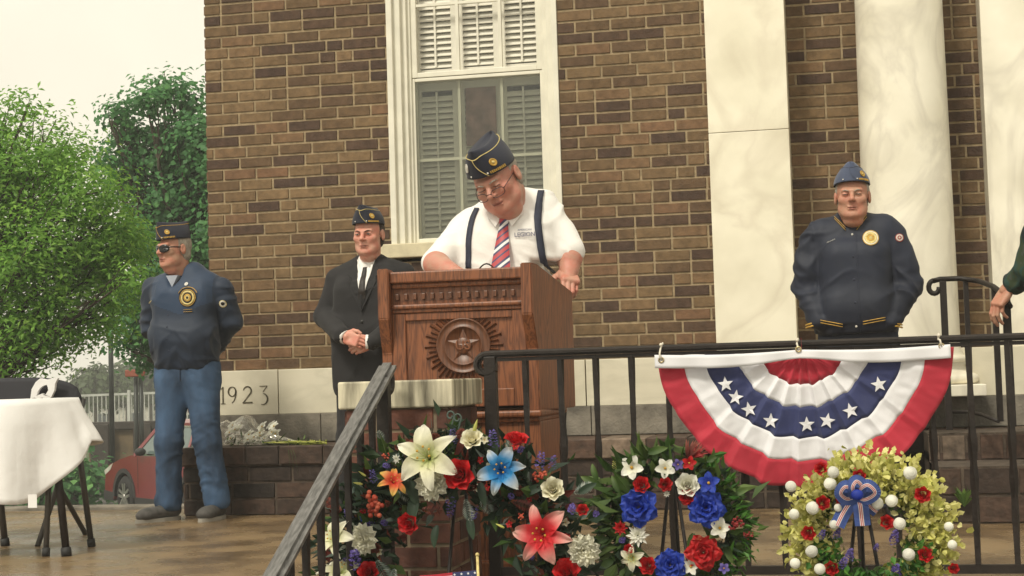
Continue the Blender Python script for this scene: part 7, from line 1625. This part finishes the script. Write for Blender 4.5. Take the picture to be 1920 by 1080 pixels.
for px, py, d in ((1483, 912, 26), (1561, 886, 28), (1558, 908, 30), (1523, 953, 31), (1490, 965, 25), (1565, 983, 24), (1571, 951, 20), (1645, 945, 28), (1673, 940, 29), (1705, 888, 32), (1686, 983, 29), (1523, 1035, 29), (1704, 1040, 29), (1536, 1068, 27), (1490, 1056, 25), (1786, 1022, 22), (1780, 987, 22)): flower(w3, 'ball', px, py, d * .9, 'white_petal', YW3 - .078, rnd)
for px, py, d in ((1540, 880, 28), (1611, 892, 28), (1542, 943, 30), (1517, 998, 31), (1661, 980, 30), (1731, 926, 34), (1734, 1041, 32), (1561, 1064, 30), (1788, 1065, 22), (1575, 940, 20)): flower(w3, 'rose', px, py, d, 'red_petal', YW3 - .078, rnd)
for px, py, d in ((1538, 1000, 22), (1568, 998, 22), (1592, 1040, 28), (1578, 1055, 26), (1675, 1008, 30), (1643, 1022, 16), (1680, 1072, 32)): flower(w3, 'spike', px, py + 8, d, 'purple_petal', YW3 - .06, rnd, (rnd.uniform(-.5, .5), .6, .6))
# striped bow
def ribbonmat():
    m = bpy.data.materials.new('striped_ribbon'); m.use_nodes = True; t = m.node_tree; N, L = t.nodes, t.links; b = N['Principled BSDF']
    at_ = N.new('ShaderNodeAttribute'); at_.attribute_name = 'tint'; cr = N.new('ShaderNodeValToRGB'); cr.color_ramp.interpolation = 'CONSTANT'; e = cr.color_ramp.elements
    cols = [(0, (.04, .08, .28)), (.36, (.7, .66, .64)), (.42, (.5, .02, .04)), (.48, (.7, .66, .64)), (.54, (.5, .02, .04)), (.60, (.7, .66, .64)), (.66, (.04, .08, .28))]
    while len(e) < len(cols): e.new(.5)
    for i, (p, c) in enumerate(cols): e[i].position = p; e[i].color = (*c, 1)
    L.new(at_.outputs['Fac'], cr.inputs[0]); L.new(cr.outputs[0], b.inputs['Base Color']); b.inputs['Roughness'].default_value = .6; return m
RM = ribbonmat()
bw_ = thing('ribbon_bow', 'blue bow with red and white stripes pinned to the pale leaved wreath', 'bow', tuple(at(1606, 930, YW3 - .1)))
def ribbon(pts, w, nm):
    P = []; n = len(pts)
    ctrl = [at(px, py, YW3 - .085 - dy) for px, py, dy in pts]
    for i in range(n - 1):
        p0, p1, p2, p3 = ctrl[max(i - 1, 0)], ctrl[i], ctrl[i + 1], ctrl[min(i + 2, n - 1)]
        for k in range(8): t = k / 8; P.append(.5 * ((2 * p1) + (p2 - p0) * t + (2 * p0 - 5 * p1 + 4 * p2 - p3) * t * t + (3 * p1 - p0 - 3 * p2 + p3) * t ** 3))
    P.append(ctrl[-1]); M = MB(); nw = 18
    for i in range(len(P) - 1):
        row = []
        for q in (i, i + 1):
            d = (P[min(q + 1, len(P) - 1)] - P[max(q - 1, 0)]); s_ = Vector((d.z, 0, -d.x)); s_ = s_.normalized() if s_.length > 1e-5 else Vector((1, 0, 0)); row.append([P[q] + s_ * w * (j / nw - .5) + Vector((0, .003 * math.cos(j / nw * 6.28), 0)) for j in range(nw + 1)])
        for j in range(nw): M.add([row[0][j], row[0][j + 1], row[1][j + 1], row[1][j]], [(0, 1, 2, 3)], 0, True, (j + .5) / nw)
    o = M.build(nm, RM, bw_, tint='face'); md = o.modifiers.new('t', 'SOLIDIFY'); md.thickness = .001
ribbon([(1606, 932, 0), (1592, 946, .01), (1580, 965, .0), (1570, 986, .01)], .042, 'tail'); ribbon([(1610, 932, 0), (1614, 950, .015), (1616, 968, .01), (1618, 986, .01)], .044, 'tail'); ribbon([(1614, 930, 0), (1628, 946, 0), (1645, 960, -.01)], .034, 'tail')
ribbon([(1606, 930, .01), (1588, 936, .02), (1576, 925, .04), (1586, 912, .05), (1604, 922, .03)], .036, 'loop'); ribbon([(1606, 930, .01), (1622, 936, .02), (1640, 924, .04), (1626, 910, .05), (1608, 922, .03)], .036, 'loop'); ribbon([(1606, 932, .02), (1598, 915, .05), (1606, 902, .05), (1616, 912, .04), (1608, 930, .02)], .036, 'loop')
M = MB(); c_ = at(1607, 928, YW3 - .14); M.ell(c_, (.018, .012, .016), n=12, m=8); M.build('knot', MAT['blue_petal'], bw_, tint=True)
# small stick flag at the bottom edge
YF_ = -4.62; fs_ = at(895, 1042, YF_); fg = thing('small_flag', 'small stars and stripes flag on a white stick in front of the pier', 'flag', (fs_.x, YF_, -.72))
MB().tube([(fs_.x + .012, YF_, -.72), (fs_.x, YF_, fs_.z)], .004, 8).ell((fs_.x, YF_, fs_.z + .003), .006, n=8, m=6).build('stick', MAT['gold_pale'], fg)
fw, fh = .17, .11; x1_, z1_ = fs_.x - .002, at(870, 1069, YF_).z
def fl_(u, v): return (x1_ - fw * u, YF_ + .012 * math.sin(u * 7) * u, z1_ - fh * v - .015 * u)
for k in range(13): M = MB(); M.grid(lambda u, v, k=k: fl_(u, (k + v) / 13), 16, 1); o = M.build('flag_stripe', MAT['bunt_red'] if k % 2 == 0 else MAT['bunt_white'], fg)
M = MB(); M.grid(lambda u, v: tuple(Vector(fl_(u * .42, v * 7 / 13)) + Vector((0, -.0012, 0))), 12, 6); can = M.build('canton', MAT['bunt_blue'], fg); M = MB()
for i in range(7):
    for j in range(5):
        if (i + j) % 2 == 0: q = Vector(fl_((i + .6) / 7.2 * .42, (j + .6) / 5.2 * 7 / 13)) + Vector((0, -.002, 0)); M.prism([(.0042 * math.cos(R(90 + 36 * s)) * (1 if s % 2 == 0 else .45), .0042 * math.sin(R(90 + 36 * s)) * (1 if s % 2 == 0 else .45)) for s in range(10)], q, (1, 0, 0), (0, 0, 1), (0, -1, 0), .0006)
o = M.build('flag_stars', MAT['bunt_white'], can); o['kind'] = 'stuff'
# ------------------------------------------------------------------ cellophane bouquet on the ledge
YQ_ = -.36; bq = thing('bouquet', 'cellophane wrapped bouquet of white flowers with green stems lying on the ledge', 'bouquet', tuple(at(500, 835, YQ_)))
def qb(px, py, dy=0): return at(px, py, YQ_ + dy)
for i in range(20): px, py = 430 + rnd.uniform(0, 95), 812 + rnd.uniform(-14, 14); flower(bq, 'open', px, py, 26, 'white_petal', YQ_ + rnd.uniform(-.05, .08), rnd, (-.5, .8, .6))
M = MB()
for i in range(120): px = rnd.uniform(425, 600); c_ = qb(px, 832 + rnd.uniform(-7, 6), rnd.uniform(-.09, .08)); o_ = Vector((rnd.gauss(.3, .8), rnd.gauss(0, .5), rnd.gauss(.1, .3))).normalized(); L = rnd.uniform(.03, .08); s_ = o_.cross(Vector((0, .3, 1))).normalized() * .006; M.add([c_, c_ + o_ * L * .5 + s_, c_ + o_ * L, c_ + o_ * L * .5 - s_], [(0, 1, 2, 3)], 0, False, rnd.random())
M.build('foliage', MAT['green_leaf'], bq, tint=True)
M = MB()
for i in range(22): a = qb(500 + rnd.uniform(-10, 20), 830, rnd.uniform(-.05, .05)); b = qb(598 + rnd.uniform(-12, 16), 833 + rnd.uniform(-5, 5), rnd.uniform(-.06, .04)); M.tube([a, a.lerp(b, .5) + Vector((0, 0, .006)), b], .0035, 5, t=rnd.random())
for i in range(90): c_ = qb(rnd.uniform(540, 612), 831 + rnd.uniform(-5, 6), rnd.uniform(-.06, .05)); M.ell(c_, rnd.uniform(.003, .007), n=5, m=4, t=rnd.random())
for i in range(3): a = qb(545 + i * 4, 838, -.10); M3 = MB(); M3.tube([a, a + Vector((.01, -.065, -.012)), a + Vector((.02 + i * .006, -.085, -.05)), a + Vector((.026 + i * .01, -.09, -.11 - .02 * i))], [.0016, .0014, .0010, .0006], 5, t=.4); M3.build('loose_stem', MAT['green_leaf'], bq, tint=True)
M.build('stems', MAT['bud_green'], bq, tint=True)
def cello():
    m = bpy.data.materials.new('cellophane'); m.use_nodes = True; t = m.node_tree; N, L = t.nodes, t.links
    for n in list(N): N.remove(n)
    o = N.new('ShaderNodeOutputMaterial'); mx = N.new('ShaderNodeMixShader'); tr = N.new('ShaderNodeBsdfTransparent'); ad = N.new('ShaderNodeAddShader'); df = N.new('ShaderNodeBsdfDiffuse'); gl = N.new('ShaderNodeBsdfGlossy'); gl.inputs[0].default_value = (.9, .9, .85, 1); gl.inputs['Roughness'].default_value = .12; df.inputs[0].default_value = (.92, .9, .82, 1)
    L.new(df.outputs[0], ad.inputs[0]); L.new(gl.outputs[0], ad.inputs[1]); lw = N.new('ShaderNodeLayerWeight'); lw.inputs[0].default_value = .45; mr = N.new('ShaderNodeMapRange'); mr.inputs[3].default_value = .03; mr.inputs[4].default_value = .28; L.new(lw.outputs['Facing'], mr.inputs[0])
    L.new(mr.outputs[0], mx.inputs[0]); L.new(tr.outputs[0], mx.inputs[1]); L.new(ad.outputs[0], mx.inputs[2]); L.new(mx.outputs[0], o.inputs[0]); return m
M = MB(); ax0, ax1 = qb(418, 812), qb(560, 832)
def ce(u, v):
    a = 2 * PI * v; c_ = ax0.lerp(ax1, u); r = (.095 * (1 - u) ** 1.0 + .02) * (1 + .10 * math.sin(u * 1.8)); n_ = noise.noise(Vector((u * 9, math.cos(a) * 3, math.sin(a) * 3))); r *= 1 + .38 * n_
    top = .075 * math.exp(-((u - .33) / .16) ** 2) * max(0, math.sin(a)) ** 3
    return (c_.x + .02 * n_, c_.y + r * math.cos(a), max(Zl + .003, c_.z + r * .55 * math.sin(a) + top))
M.grid(ce, 40, 40, sm=False); M.build('cellophane_wrap', cello(), bq)
